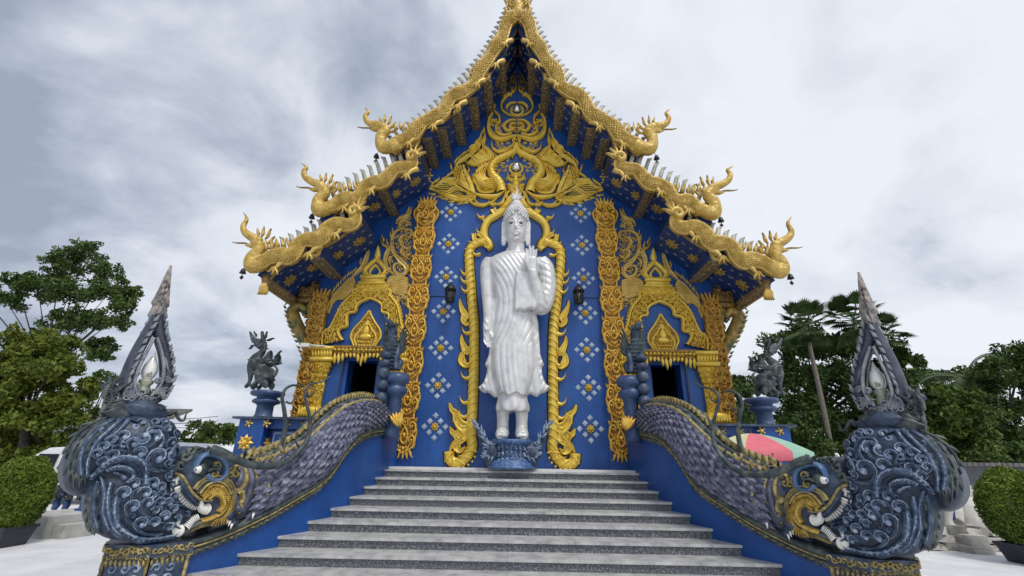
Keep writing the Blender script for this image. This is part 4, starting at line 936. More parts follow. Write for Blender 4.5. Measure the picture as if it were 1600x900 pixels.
# -------- door arches
def dsym(pts, uc):    # mirror a traced left outline about the door axis
    return [(2*uc-u, v) for u, v in pts]
UC = FW([(573.5, 520)])[0][0]
m = MB()
outer = Z6([(215, 725), (70, 722), (78, 640), (130, 595), (165, 525), (210, 440), (285, 365), (290, 335)]); inner = Z6([(215, 690), (195, 665), (182, 625), (205, 600), (240, 590), (242, 530), (255, 498), (300, 488), (310, 450), (340, 420), (370, 392)])
inner[-1] = (UC, inner[-1][1])
o2 = outer[1:]; i2 = inner; K = 24
def resamp(P, n):
    P = np.array(cr(P, 6)); L = np.concatenate([[0], np.cumsum(np.hypot(*np.diff(P, axis=0).T))]); q = np.linspace(0, L[-1], n); return [(np.interp(x, L, P[:, 0]), np.interp(x, L, P[:, 1])) for x in q]
O = resamp(o2+[(UC, o2[-1][1]+.02)], 40); I = resamp(i2, 40)
L0 = [[mpF(*o, 0), mpF(*o, .09), mpF(.5*(o[0]+i[0]), .5*(o[1]+i[1]), .12), mpF(*i, .09), mpF(*i, 0)] for o, i in zip(O, I)]; gm_ = MB(); gm_.grid(L0)
ribbon(m, mpF, I, .035, .09, PR_ROUND, .06, raw=True); ribbon(m, mpF, O, .03, .08, PR_ROUND, .05, raw=True)
for k in range(1, 39):
    for t in (.28, .5, .72):
        o, i = O[k], I[k]; p = (o[0]*(1-t)+i[0]*t, o[1]*(1-t)+i[1]*t); w_ = math.hypot(o[0]-i[0], o[1]-i[1])
        if w_ > .12: ribbon(m, mpF, spiral(p, .05, k*1.3+t*5, .9, 1 if k % 2 else -1, 8), taper(.018), .06, PR_LEAF, .10, raw=True)
flamerow(m, mpF, O[:-4], .085, .09, .02, .05, 1, .9, .03)
gm_r = MB(); gm_r.v = [(2*UC-x, y, z) for x, y, z in gm_.v]; gm_r.f = [tuple(reversed(f)) for f in gm_.f]; gm_.merge(gm_r)
mm = MB(); mm.merge(m)
r_ = MB(); r_.v = [(2*UC-x, y, z) for x, y, z in m.v]; r_.f = [tuple(reversed(f)) for f in m.f]; mm.merge(r_); m = mm
# head block and stacked crown
zt = [Z6([(372, y)])[0][1] for y in (370, 350, 300, 295, 285, 275, 262, 255, 240, 235)]
def slab(z0, z1, w, h): box(m, UC-w, UC+w, YF-h, YF, z0, z1)
slab(zt[1], zt[2], .40, .14); slab(zt[2]+.01, zt[4], .34, .17); slab(zt[4]+.012, zt[6], .29, .15); slab(zt[6]+.01, zt[8], .31, .19)
P = [(UC-.4, zt[1]), (UC+.4, zt[1]), (UC+.4, zt[2]), (UC-.4, zt[2])]; fillcurls(m, mpF, P, .085, .05, .016, .05, .13, 5)
zf = Z6([(372, 235)])[0][1]; zt_ = Z6([(428, 32)])[0][1]; Hh = zt_-zf
for s in (-1, 1):
    ribbon(m, mpF, [(UC+s*.16, zf), (UC+s*.26, zf+.18*Hh), (UC+s*.16, zf+.38*Hh), (UC, zf+.58*Hh)], .055, .1, PR_ROUND)
    ribbon(m, mpF, [(UC+s*.08, zf), (UC+s*.13, zf+.16*Hh), (UC, zf+.38*Hh)], .03, .08, PR_ROUND)
    flamerow(m, mpF, [(UC+s*.2, zf), (UC+s*.28, zf+.18*Hh), (UC+s*.17, zf+.4*Hh), (UC, zf+.6*Hh)], .1, .12, .022, .05, -s, .6)
flame(m, mpF, (UC, zf+.5*Hh), 1.57, .52*Hh, .09, .1, .04)
a_ = obj('door_arch', gm_, BASEG, tm); obj('arch_relief', m, GOLDY, a_); a_ = obj('door_arch', gm_.mirrored(), BASEG, tm); obj('arch_relief', m.mirrored(), GOLDY, a_)
# plaque in the arch
m = MB(); zb = FW([(575, 545)])[0][1]; zp = Z6([(380, 480)])[0][1]; H = zp-zb
pl_ = [(-.24, 0), (-.29, .12), (-.36, .28), (-.32, .48), (-.18, .68), (-.06, .88), (0, 1.0)]
pp = [(UC+x, zb+y*H) for x, y in pl_]+[(UC-x, zb+y*H) for x, y in reversed(pl_[:-1])]
pq_ = MB(); polyplate(pq_, mpF, pp, 0, .05, .01)
for q in (1.0, .72): ribbon(m, mpF, [(UC+(u-UC)*q, zb+(v-zb)*(q*.98)+.02) for u, v in pp], .024, .05, PR_ROUND, .04, n=3)
for s in (-1, 1): flamerow(m, mpF, [(UC+(-s)*(x), zb+y*H) for x, y in pl_], .10, .1, .02, .05, s, .6)
ball(m, (UC, YF-.08, zb+.30*H), (.15, .05, .07), 10, 6); ball(m, (UC, YF-.08, zb+.46*H), (.075, .05, .12), 10, 6); ball(m, (UC, YF-.09, zb+.62*H), (.045, .045, .055), 8, 6)
for k in range(6): gem(m, mpF, (UC-.15+.06*k, zb+.16*H), .03, .05, .05)
for k in range(5): gem(m, mpF, (UC-.13+.065*k, zb+.07*H), .035, .05, .05)
fillcurls(m, mpF, [(UC+(u-UC)*.8, v) for u, v in pp], .075, .045, .012, .035, .05, 3)
for mir in (0, 1): a_ = obj('arch_plaque', pq_.mirrored() if mir else pq_, BASEG, tm); obj('plaque_relief', m.mirrored() if mir else m, GOLDY, a_)
# lintel, fringe, capitals and pilasters of the doors
z1 = FW([(560, 545)])[0][1]; z0 = FW([(560, 553)])[0][1]; m = MB(); bx_ = MB(); wl = .70
for (a, b, h) in ((z0+.02, z1-.02, .13), (z1-.018, z1+.04, .17), (z0-.03, z0+.018, .11)): box(bx_, UC-wl, UC+wl, YF-h, YF-.001, a, b)
for k in range(15):
    u = UC-wl+.06+k*(2*wl-.12)/14; L = .14+.16*abs(math.sin(k*math.pi/7+.0)) if k not in (0, 14) else .3
    c_ = abs(k-7); L = (.30 if c_ == 0 else .22 if c_ == 1 else .12 if c_ < 5 else .2 if c_ == 5 else .26)
    flame(m, lambda a, b, h: (a, YF-.11-h, b), (u, z0), -1.57, L, .042, .05, .15*(1 if k < 7 else -1))
    gem(m, lambda a, b, h: (a, YF-.17-h, b), (u, (z0+z1)/2), .035, .04)
fillcurls(m, lambda a, b, h: (a, YF-.13-h, b), [(UC-wl, z0), (UC+wl, z0), (UC+wl, z1), (UC-wl, z1)], .07, .045, .014, .04, 0, 8)
for mir in (0, 1): a_ = obj('door_lintel', bx_.mirrored() if mir else bx_, BASEG, tm, False); obj('lintel_relief', m.mirrored() if mir else m, GOLDY, a_)
for side in (-1, 1):
    m = MB(); uc = UC+side*.93 if side < 0 else UC+.83; zc1 = FW([(510, 545)])[0][1]; zc0 = FW([(510, 572)])[0][1]
    box(m, uc-.26, uc+.26, YF-.22, YF-.001, zc1-.06, zc1+.02); box(m, uc-.22, uc+.22, YF-.18, YF-.001, zc1-.24, zc1-.065); box(m, uc-.26, uc+.26, YF-.22, YF-.001, zc1-.33, zc1-.245)
    for k in range(7): flame(m, lambda a, b, h: (a, YF-.2-h, b), (uc-.21+k*.07, zc1-.22), 1.57, .14, .03, .03, .2)
    for i, (w_, dz) in enumerate(((.22, 0), (.19, .12), (.16, .24))): box(m, uc-w_, uc+w_, YF-.16+.02*i, YF-.001, zc1-.47-dz, zc1-.34-dz); fillcurls(m, lambda a, b, h: (a, YF-.16+.02*i-h, b), [(uc-w_, zc1-.47-dz), (uc+w_, zc1-.47-dz), (uc+w_, zc1-.34-dz), (uc-w_, zc1-.34-dz)], .07, .04, .014, .04, 0, i)
    zb = FW([(505, 640)])[0][1]
    box(m, uc-.12, uc+.12, YF-.10, YF-.001, zb, zc1-.72); fillcurls(m, lambda a, b, h: (a, YF-.10-h, b), [(uc-.12, zb), (uc+.12, zb), (uc+.12, zc1-.72), (uc-.12, zc1-.72)], .085, .05, .016, .05, 0, 9)
    lathe(m, (uc, YF-.02, zb-.28), [(.10, 0), (.26, .10), (.34, .24), (.30, .30), (.14, .34)], 16)
    for k in range(9): flame(m, lambda a, b, h: (a, YF-.28-h, b), (uc-.24+k*.06, zb-.2), 1.57, .22, .04, .05, .1)
    both_parts('door_pilaster', m, GOLDY)
both_parts('relief_shadow_line', OL, OUTL); OL = MB()
# naga relief between corner column and arch
m = MB(); 
def r6(pts, w, h=.08, prof=PR_GROOVE, base=0.0): rb(Z6(pts), tp(w), h, prof, base)
body = Z6([(100, 500), (112, 420), (140, 360), (190, 310), (245, 250), (285, 230), (300, 280), (280, 340), (230, 390), (170, 400), (130, 440)]); polyplate(m, mpF, body, 0, .05, .015)
for k in range(12): t = k/11; r6([(135+120*t, 400-150*t), (170+115*t, 390-115*t+10), (205+85*t, 395-95*t)], .02, .03, PR_LEAF, .05)
r6([(270, 250), (310, 210), (350, 170), (370, 120), (385, 70), (395, 20)], .07); r6([(150, 400), (170, 360), (210, 350), (215, 390), (180, 400)], .06); r6([(110, 500), (120, 440), (150, 410)], .06); r6([(220, 400), (260, 400), (280, 370)], .05); r6([(340, 110), (335, 150), (350, 170)], .03)
flamerow(m, mpF, Z6([(130, 380), (180, 310), (235, 250), (290, 210)]), .075, .16, .018, .05, 1, .8)
both_parts('naga_relief', m, GOLDP)

# -------- soffit decoration, brackets, fins, dragons
def tier_frame(Lw):
    Lp = np.array(Lw); L = np.concatenate([[0], np.cumsum(np.hypot(*np.diff(Lp, axis=0).T))])
    t = np.gradient(Lp, axis=0); t /= np.linalg.norm(t, axis=1)[:, None]; n = np.stack([-t[:, 1], t[:, 0]], 1)
    f = lambda s: (np.interp(s, L, Lp[:, 0]), np.interp(s, L, Lp[:, 1]), np.interp(s, L, n[:, 0]), np.interp(s, L, n[:, 1]))
    def mp(u, v, h=0.0):
        x, z, nx, nz = f(u); return (float(x+nx*h), float(v), float(z+nz*h))
    return L[-1], mp, f
BROWN_ = mat('dull_gold_flower', (.22, .15, .03), .5, .15, (.42, .30, .08), 9, .3, 30)
SOFF = mat('soffit_dot', (.09, .13, .19), .5, .1, (.20, .22, .22), 8)
for ti, (P, Lw) in enumerate(tiers):
    L, mp, f = tier_frame(Lw); g = MB(); d = MB(); s = .35; k = 0
    while s < L-.1:
        flower(g, mp, (s, YB+.66), .20, .03, 8, .002)
        for a in np.linspace(0, 2*math.pi, 9)[:-1]:
            gem(d, mp, (s+.29*math.cos(a), YB+.66+.42*math.sin(a)), .055, .02, .002, .035)
        s += .62
    ribbon(g, mp, [(s, YB+.1) for s in np.linspace(.05, L-.02, 30)], .05, .02, PR_LEAF, raw=True)
    for s_ in (1, -1):
        obj('soffit_flowers', g if s_ > 0 else g.mirrored(), GOLDD if ti == 0 else BROWN_, tm, False); obj('soffit_dots', d if s_ > 0 else d.mirrored(), SOFF, tm, False)
BROWN = mat('bracket_underside', (.07, .06, .055), .5, .1, (.34, .24, .10), 16, .4, 40, col3=(.15, .12, .07))
def bracket(px, py, w=.26, hgt=.34, rel=True):
    x, z = atY(px, py, YB); zs = (low(x) or z)+.1; zb = (low(x) or z)-hgt
    for s in (-1, 1):
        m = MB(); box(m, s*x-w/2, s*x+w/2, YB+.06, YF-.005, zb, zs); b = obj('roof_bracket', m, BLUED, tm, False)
        m = MB(); box(m, s*x-w/2-.02, s*x+w/2+.02, YB+.05, YF-.006, zb-.04, zb-.003)
        for yy in np.arange(YB+.15, YF-.1, .14): gem(m, lambda u, v, h: (u, v, zb-.04-h), (s*x, yy), .07, .02, 0, .05)
        obj('bracket_sole', m, BROWN, b, False)
        m = MB(); mpb = lambda u, v, h=0.0: (s*x+(u)*s, YB+.05-h, v)
        ribbon(m, mpb, [(.02, zs-.02), (-.05, zs-.12), (.04, zb+.18), (.03, zb+.05), (-.06, zb+.02), (-.09, zb-.06)], taper(.055, .4, .1), .07, PR_ROUND)
        ribbon(m, mpb, [(.08, zs-.08), (.08, zb+.2), (0, zb+.12), (-.07, zb+.16)], taper(.04, .4, .1), .06, PR_ROUND)
        for a in (2.6, 3.4, 4.2): flame(m, mpb, (-.02, zb+.08), a, .14, .025, .05, .4)
        
        if rel: obj('bracket_scroll', m, GOLDP, b)
for px, py in ((783, 108), (760, 142), (737, 170), (712, 192), (687, 212), (664, 236), (643, 282), (593, 312), (538, 374), (492, 402)): bracket(px, py, .21 if px > 560 else .30, .13 if px > 560 else .20, px in (760, 712, 593, 538, 492, 643))

# eave beam, fascia and figure bracket under the lowest eave
xe, ze = tiers[2][1][-1]
m = MB(); n_ = MB()
hexa(m, [(xe-.06, YB-.02, ze-.14), (xe+.05, YB-.02, ze-.16), (xe+.05, 16, ze-.16), (xe-.06, 16, ze-.14)], [(xe-.10, YB-.02, ze+.16), (xe+.05, YB-.02, ze+.14), (xe+.05, 16, ze+.14), (xe-.10, 16, ze+.16)])
fillcurls(m, lambda u, v, h: (xe-.08-h, u, v), [(YB, ze-.12), (16, ze-.12), (16, ze+.13), (YB, ze+.13)], .16, .09, .025, .03, 0, 4)
both_parts('eave_fascia', m, GOLDD)
m = MB(); mpt = mpY(YB-.02)
for k in range(5): flame(m, mpt, (xe-.02+.02*k, ze-.08), -1.57-.25+.1*k, .26, .045, .05, .2)
both_parts('eave_drop', m, GOLDP)
m = MB(); zc = atY(470, 458, YF)[1]; x0_ = -XW; x1_ = xe+.15; zr = atY(470, 472, YF)[1]
zl = lambda x: (low(x) or ze)-.0
for a, b in ((zr, zr+.10), (zr+.12, zl(-5.2)-.02)):
    hexa(m, [(x1_, YF-.10, a), (x0_, YF-.10, a), (x0_, YF+.3, a), (x1_, YF+.3, a)], [(x1_, YF-.10, min(b, zl(x1_))), (x0_, YF-.10, b), (x0_, YF+.3, b), (x1_, YF+.3, min(b, zl(x1_)))])
fillcurls(m, lambda u, v, h: (u, YF-.10-h, v), [(x1_, zr+.14), (x0_, zr+.14), (x0_, zl(-5.0)-.05), (x1_, zl(x1_))], .17, .10, .03, .05, 0, 6)
both_parts('eave_beam', m, mat('dark_red_gold', (.08, .03, .02), .5, .1, (.34, .22, .05), 10, .4, 30))
m = MB(); Yb = YF+.12; q = lambda pts: [(x, Yb, z) for x, z in onY(Yb, pts)]
tube(m, cr(q([(484, 560), (478, 540), (470, 520), (460, 500), (458, 485), (470, 478), (478, 486)]), 6), lambda k: .07+.09*math.sin(math.pi*k), 10)
tube(m, cr(q([(482, 520), (486, 495), (484, 475)]), 5), .09, 8)
mpB = mpY(Yb-.16); flamerow(m, mpB, onY(Yb, [(484, 570), (472, 540), (458, 505), (452, 480)]), .14, .12, .03, .05, 1, .7); flamerow(m, mpB, onY(Yb, [(488, 560), (484, 530), (480, 500)]), .14, .1, .03, .05, -1, .7)
both_parts('eave_figure', m, mat('green_gold_figure', (.05, .10, .055), .45, .2, (.50, .34, .07), 4, .4, 25, col3=(.28, .20, .05)))

FINM = mat('fin_paint', (.22, .24, .22), .5, .1, (.55, .50, .38), 5, .2, 20)
for ti, (U, n) in enumerate(((U1, 30), (U2, 13), (U3, 13))):
    P = resamp(U, n+2); m = MB()
    for i in range(1, n+1):
        p = np.array(P[i]); t = np.array(P[i+1])-np.array(P[max(i-1, 0)]); t = t/np.hypot(*t); nn = np.array([t[1], -t[0]])
        if nn[1] < 0: nn = -nn
        up = nn*.75+np.array([-.05, .65]); up = up/np.hypot(*up); H = .40 if ti else .36; w_ = .055; p = p+nn*.06
        c = lambda a, b, y: (p[0]+up[0]*a+t[0]*b, YB+y, p[1]+up[1]*a+t[1]*b)
        hexa(m, [c(-.12, -w_, 0), c(-.12, w_, 0), c(-.12, w_, .09), c(-.12, -w_, .09)], [c(H*.8, -w_*1.0-.01, .01), c(H*.8, w_*.5, .01), c(H*.8, w_*.5, .07), c(H*.8, -w_-.01, .07)])
        m.add([c(H*.8, -w_-.01, .01), c(H*.8, w_*.5, .01), c(H*.8, w_*.5, .07), c(H*.8, -w_-.01, .07), c(H*1.12, w_*1.1, .04)], [(0, 1, 4), (1, 2, 4), (2, 3, 4), (3, 0, 4)])
    both_parts('roof_fins', m, FINM)
# dragons of the bargeboards
DRG = mat('dragon_gold', (.40, .25, .04), .50, .2, (.62, .44, .13), 7, .8, 13, bkind='voronoi', col3=(.52, .35, .08))
def zd(pts, sc=4.5, ox=380, oy=320): return zz(sc, ox, oy, pts)
def dragon(body, rad, head, s_=1.0, feet=(), tailp=None):
    """body: centre line in px from tail to neck; head: (px) trace; returns parts"""
    YD = YB-.10
    m = MB(); P = [(x, YD, z) for x, z in onY(YB, body)]; C_ = cr(P, 8); n = len(C_)
    ribs = MB(); tube(ribs, C_, rad, 12, 1.0)
    H = [(x, YD-.02, z) for x, z in onY(YB, head)]; nh = len(H)
    tube(ribs, cr([P[-2]]+H, 6), lambda k: s_*(.175*(1-k)**.95+.012), 10)
    hx, hz = H[2][0], H[2][2]      # crown of head region
    k5 = H[3]; ball(ribs, (k5[0]+.06, k5[1], k5[2]), (.11*s_, .12*s_, .10*s_), 10, 7)
    # lower jaw
    tube(ribs, [(k5[0]+.08, k5[1], k5[2]-.07), (k5[0]-.10, k5[1], k5[2]-.15), (k5[0]-.24, k5[1], k5[2]-.13)], [.09, .06, .015], 8)
    body_ = remesh(ribs, .028, 2)
    f = MB(); mp = mpY(YD-.10); mp0 = mpY(YD)
    for (dx, dz, a, L) in ((.10, .08, 1.5, .26), (.20, .02, 1.25, .28), (.02, .10, 1.8, .2), (.26, -.1, .9, .24), (.30, -.22, .6, .22)): flame(f, mp0, (k5[0]+dx, k5[2]+dz), a, L, .04, .05, .2)
    for dz in (0, .02): flame(f, mp0, (k5[0]-.12, k5[2]-.10), 3.0, .42, .022, .03, .15)
    nb = P[-2]
    for k in range(7): flame(f, mp0, (P[-3][0]+.35-.13*k, P[-3][2]+.26-.02*k+(.06 if k > 4 else 0)), 1.9-.05*k, .26, .05, .06, .3)
    fl = MB()
    for i in range(6, n-4, 3):
        r = rad(i/(n-1)) if callable(rad) else rad; p = C_[i]; t = C_[i+1]-C_[i-1]; a = math.atan2(t[2], t[0])
    feet_ = []
    for fx, fy in feet:
        ft = MB(); feet_.append(ft)
        x, z = atY(fx, fy, YB)
        tube(ft, cr([(x+.12, YD, z+.18), (x, YD-.08, z+.05), (x-.05, YD-.12, z-.08)], 4), lambda k: .075-.04*k, 8)
        for a in (-2.5, -1.9, -1.3): flame(ft, mpY(YD-.12), (x-.05, z-.04), a, .2, .03, .05, .4)
    ft = MB()
    if tailp:
        x, z = atY(*tailp, YB)
        curl(ft, mpY(YD-.12), (x, z), .16, 0, 1, .06, .08)
        for a in (1.2, .8, 1.7, .3): flame(ft, mpY(YD-.08), (x, z+.02), a, .34, .05, .07, .3)
    sc_ = MB(); bl_ = MB(); na = 7
    for i in range(3, n-6):
        p = Vector(C_[i]); t = Vector(C_[min(i+1, n-1)])-Vector(C_[i-1]); st = t.length*.5; t.normalize(); r = rad(i/(n-1))*.99; nv = Vector((0, -1, 0)); bv = t.cross(nv).normalized()
        reps = max(1, int(round(st/.075)))
        for q in range(reps):
            pc_ = p+t*(st*q/reps); da = 2.5/na
            for j in range(na):
                a = -1.35+(j+.5*((i*reps+q) % 2))*2.6/na
                P = lambda ds, dd, off: pc_+t*ds+(nv*math.cos(a+dd)+bv*math.sin(a+dd))*(r+off)
                sc_.add([P(-.045, 0, -.005), P(0, -da*.55, -.004), P(0, da*.55, -.004), P(.05, 0, .028), P(.0, 0, .02)], [(0, 1, 4), (0, 4, 2), (1, 3, 4), (3, 2, 4)])
    for sg in (-1, 1):
        L_ = [Vector(C_[i])+((Vector(C_[min(i+1, n-1)])-Vector(C_[i-1])).normalized().cross(Vector((0, -1, 0)))).normalized()*sg*rad(i/(n-1))*.96+Vector((0, -.06, 0)) for i in range(1, n-3)]
        tube(bl_, L_, .028, 6)
    # chest band ridges
    for k in range(6):
        i = n-3-k*3; p = C_[i]; t = Vector(C_[i+1])-Vector(C_[i-1]); t.normalize(); nrm = Vector((t.z, 0, -t.x)); r = .16*s_
        if p[2] is not None: tube(ft, [Vector(p)+nrm*r*math.cos(b)+Vector((0, -1, 0))*r*1.02*math.sin(b) for b in np.linspace(-.2, 1.9, 7)], .014, 5)
    for mir in (False, True):
        g_ = lambda mb: mb.mirrored() if mir else mb
        b = obj('roof_dragon', g_(body_), DRG, tm); obj('scales', g_(sc_), DRG, b, False); obj('belly_ridge', g_(bl_), GOLDP, b); obj('mane', g_(f), DRG, b); obj('belly_bands', g_(ft), GOLDP, b)
        for q_ in feet_: obj('foot', g_(q_), GOLDP, b)
d3 = zd([(800, 75), (805, 110), (790, 150), (740, 165), (670, 155), (610, 190), (575, 250), (530, 265), (470, 265), (420, 290), (385, 350), (340, 385), (280, 375), (215, 390), (165, 420), (120, 440)])
h3 = zd([(80, 430), (75, 390), (125, 330), (135, 270), (80, 240), (35, 215), (15, 180), (30, 140), (50, 115), (20, 70)])
wv = lambda b: (lambda k: b*(.55+.45*min(1, k*5))*(1+.10*math.sin(k*19)))
# head trace order: chest, neck, throat, head, snout, trunk tip
h3 = zd([(85, 450), (80, 395), (130, 330), (110, 265), (60, 232), (30, 205), (22, 165), (45, 125), (38, 95), (15, 65)])
dragon(d3, wv(.17), h3, .95, [zd([(520, 350)])[0], zd([(285, 450)])[0], zd([(705, 215)])[0]], zd([(800, 80)])[0])
zq = lambda pts: zz(2.8125, 360, 160, pts)
d2 = zq([(800, 255), (805, 285), (775, 300), (735, 305), (700, 340), (670, 365), (635, 368), (600, 385), (575, 425), (545, 442), (510, 435), (480, 455), (450, 480)])
h2 = zq([(400, 490), (398, 440), (425, 410), (400, 375), (365, 360), (338, 340), (333, 315), (345, 300), (335, 290), (313, 277)])
dragon(d2, wv(.165), h2, .92, [zq([(645, 395)])[0], zq([(530, 470)])[0], zq([(800, 330)])[0]], zq([(805, 262)])[0])
zr_ = lambda pts: zz(2.647, 640, 0, pts)
d1 = zr_([(442, 75), (405, 110), (385, 170), (355, 215), (330, 260), (290, 310), (262, 370), (215, 400), (175, 420), (140, 480), (95, 505), (50, 530), (10, 580)])+[(630, 225), (612, 238)]
h1 = zq([(680, 215), (668, 165), (690, 135), (660, 115), (630, 110), (607, 98), (600, 75), (612, 58), (605, 45), (588, 33)])
dragon(d1, lambda k: .175*(1+.12*math.sin(k*40)), h1, .92, [zr_([(405, 200)])[0], zr_([(370, 285)])[0], zr_([(292, 365)])[0], zr_([(215, 455)])[0], zr_([(118, 535)])[0], zr_([(18, 605)])[0]], None)
# flame fringe under the upper dragons, apex finial
m = MB(); P = onY(YB, zr_([(442, 130), (415, 165), (395, 230), (365, 290), (325, 350), (285, 400), (240, 440), (190, 480), (140, 530), (80, 570), (20, 600)])); flamerow(m, mpY(YB-.12), P, .30, .26, .05, .07, -1, -.2)
fringe = m
m = MB(); ax, az = atY(807, 22, YB); mp = mpY(YB-.18)
m2 = MB(); lathe(m2, (0, YB-.12, az-.35), [(.12, 0), (.20, .12), (.16, .3), (.22, .42), (.12, .6), (.15, .72), (.06, .95), (.02, 1.3)], 12)
for s in (-1, 1):
    ribbon(m2, mp, [(s*.04, az-.55), (s*.26, az-.35), (s*.34, az-.1), (s*.30, az+.1), (s*.42, az+.35)], taper(.06), .1, PR_ROUND)
    for dz, L in ((.0, .26), (.15, .24), (.3, .2), (-.25, .2)): flame(m2, mp, (s*.14, az+dz), 1.57-s*.7, L, .045, .08, s*.3)
    gem(m2, mp, (s*.09, az-.55), .05, .06)
obj('apex_finial', m2, DRG, tm)
# ================================================================== standing statue
YS = 9.78
def SB(px, py): return atY(px, py, YS)
def sx(py): # metres per px and centre at a row
    a = SB(800, py); b = SB(810, py); return (b[0]-a[0])/10, a[1]
ped = thing('statue_pedestal', 'ornate blue and white pedestal carrying the white standing statue at the stair top', 'pedestal', (0, YS, ZP+.04))
m = MB(); zt = SB(804, 687)[1]; zb = ZP+.045
H = zt-zb
lathe(m, (0, YS, zb), [(.50, 0), (.50, .07*H), (.44, .10*H), (.44, .2*H), (.36, .3*H), (.30, .42*H), (.30, .72*H), (.36, .82*H), (.42, .88*H), (.42, 1.0*H-.004)], 20); obj('base', m, mat('pedestal_blue', (.02, .06, .20), .45, 0, (.12, .22, .42), 12, .5, 24), ped)
m = MB()
mpc = lambda a, v, h=0.0: ((.33+h)*math.sin(a), YS-(.33+h)*math.cos(a), v)
for a in np.arange(-1.4, 1.5, .28):
    for v in np.arange(zb+.28*H, zb+.85*H, .12): 
        P = [(a+dx, v+dy) for dx, dy in spiral((0, 0), .1, a*3, .9, 1, 8)]; ribbon(m, mpc, [(p[0]*1.0, v+(p[1]-v)*.6) for p in P], taper(.03), .05, PR_LEAF, raw=True)
obj('scroll_relief', m, PALEB, ped)
def duck(s):
    o = thing('hamsa_figure', ('small blue swan relief with raised tail at the %s foot of the white statue' % ('left' if s < 0 else 'right')), 'bird figure', (s*.62, YS-.05, ZP+.05), 'swans at the pedestal of the white statue')
    c = lambda px, py, y=0.0: (lambda q: (s*abs(q[0]), YS-.08+y, q[1]))(SB(px, py))
    m = MB(); ball(m, c(769, 706), (.22, .17, .22), 12, 8)
    tube(m, cr([c(775, 706), c(779, 695), c(776, 686), c(771, 688)], 5), [.10, .09, .08, .07, .065, .06, .06, .055, .055, .05, .05, .045, .04, .035, .03, .02], 8)
    tube(m, cr([c(765, 702), c(755, 688), c(747, 675), (c(745, 662))], 5), lambda k: .11*(1-k)+.01, 8, .6)
    ball(m, c(768, 724), (.12, .12, .10), 8, 5)
    b = remesh(m, .022, 2); obj('body', b, SLATE, o)
    f = MB(); mp = mpY(YS-.20)
    for k in range(30):
        px = random.uniform(758, 780); py = random.uniform(692, 716); q = SB(px, py); flame(f, mp, (s*abs(q[0]), q[1]), random.uniform(2.2, 4.4) if s < 0 else 3.14-random.uniform(2.2, 4.4), .10, .022, .03, .3)
    for k in range(14):
        t = k/13; q = SB(765-20*t, 700-36*t); flame(f, mp, (s*abs(q[0]), q[1]), (2.0+random.uniform(-.6, .8)) if s < 0 else (1.1+random.uniform(-.8, .6)), .17, .028, .04, .3)
    obj('feathers', f, PALEB, o)
duck(-1); duck(1)
bud = thing('standing_statue', 'tall pearly white statue in a pleated robe with one palm raised, before the blue wall', 'statue', (0, YS, zt))
rows_ = [(388, 793, 819, .15), (393, 791, 822, .17), (397, 785, 829, .24), (402, 774, 840, .30), (410, 765, 849, .34), (425, 768, 846, .37), (440, 774, 842, .36), (460, 776, 838, .34), (480, 775, 836, .33), (500, 773, 836, .34), (520, 771, 838, .36), (550, 768, 840, .39), (580, 769, 839, .41), (602, 775, 834, .41), (618, 781, 829, .40)]
cen = lambda py: 806.5-(py-300)/390*3.0
m = MB(); R = []
rr2 = cr([(py, (b-a)/2, d) for py, a, b, d in rows_], 4)
for py, hw_, d in rr2:
    k, _ = sx(py); z = SB(805, py)[1]; R.append([(k*hw_*math.copysign(abs(math.cos(a))**.85, math.cos(a)), YS+.04-d*math.copysign(abs(math.sin(a))**.8, math.sin(a)), z) for a in np.linspace(0, 2*math.pi, 40, endpoint=False)])
m.grid(R[::-1], True, True)
# skirt under the robe, legs, feet
sk = []
for py, hw_, d in ((612, 22, .33), (625, 24, .35), (636, 26, .37), (643, 26, .37)):
    k, _ = sx(py); z = SB(805, py)[1]; sk.append([(k*hw_*math.cos(a)*(1+.05*math.cos(9*a)*(py > 630)), YS+.04-d*math.sin(a)*(1+.05*math.cos(9*a)*(py > 630)), z+(.025*math.cos(9*a) if py > 640 else 0)) for a in np.linspace(0, 2*math.pi, 54, endpoint=False)])
m.grid(sk[::-1], True, True)
P3 = lambda px, py, y=0.0: (SB(px, py)[0]-(cen(py)-SBc(py)), YS+y, SB(px, py)[1]) if False else (SB(px, py)[0], YS+y, SB(px, py)[1])
for s in (-1, 1):
    x = s*.20
    tube(m, [(x, YS+.05, SB(804, 635)[1]), (x, YS+.05, SB(804, 660)[1]), (x, YS+.05, SB(804, 676)[1])], [.15, .125, .13], 16)
    z = zt+.02
    tube(m, [(x, YS+.12, z+.12), (x, YS-.05, z+.10), (x+s*.015, YS-.22, z+.065), (x+s*.02, YS-.33, z+.045)], [.13, .145, .13, .09], 12)
    for i in range(5):
        xx = x+s*(-.085+.045*i)+s*.01; tube(m, [(xx, YS-.28, z+.05), (xx, YS-.36-.02*(2-abs(i-1)), z+.04)], [.035-.004*i, .03-.004*i], 8)
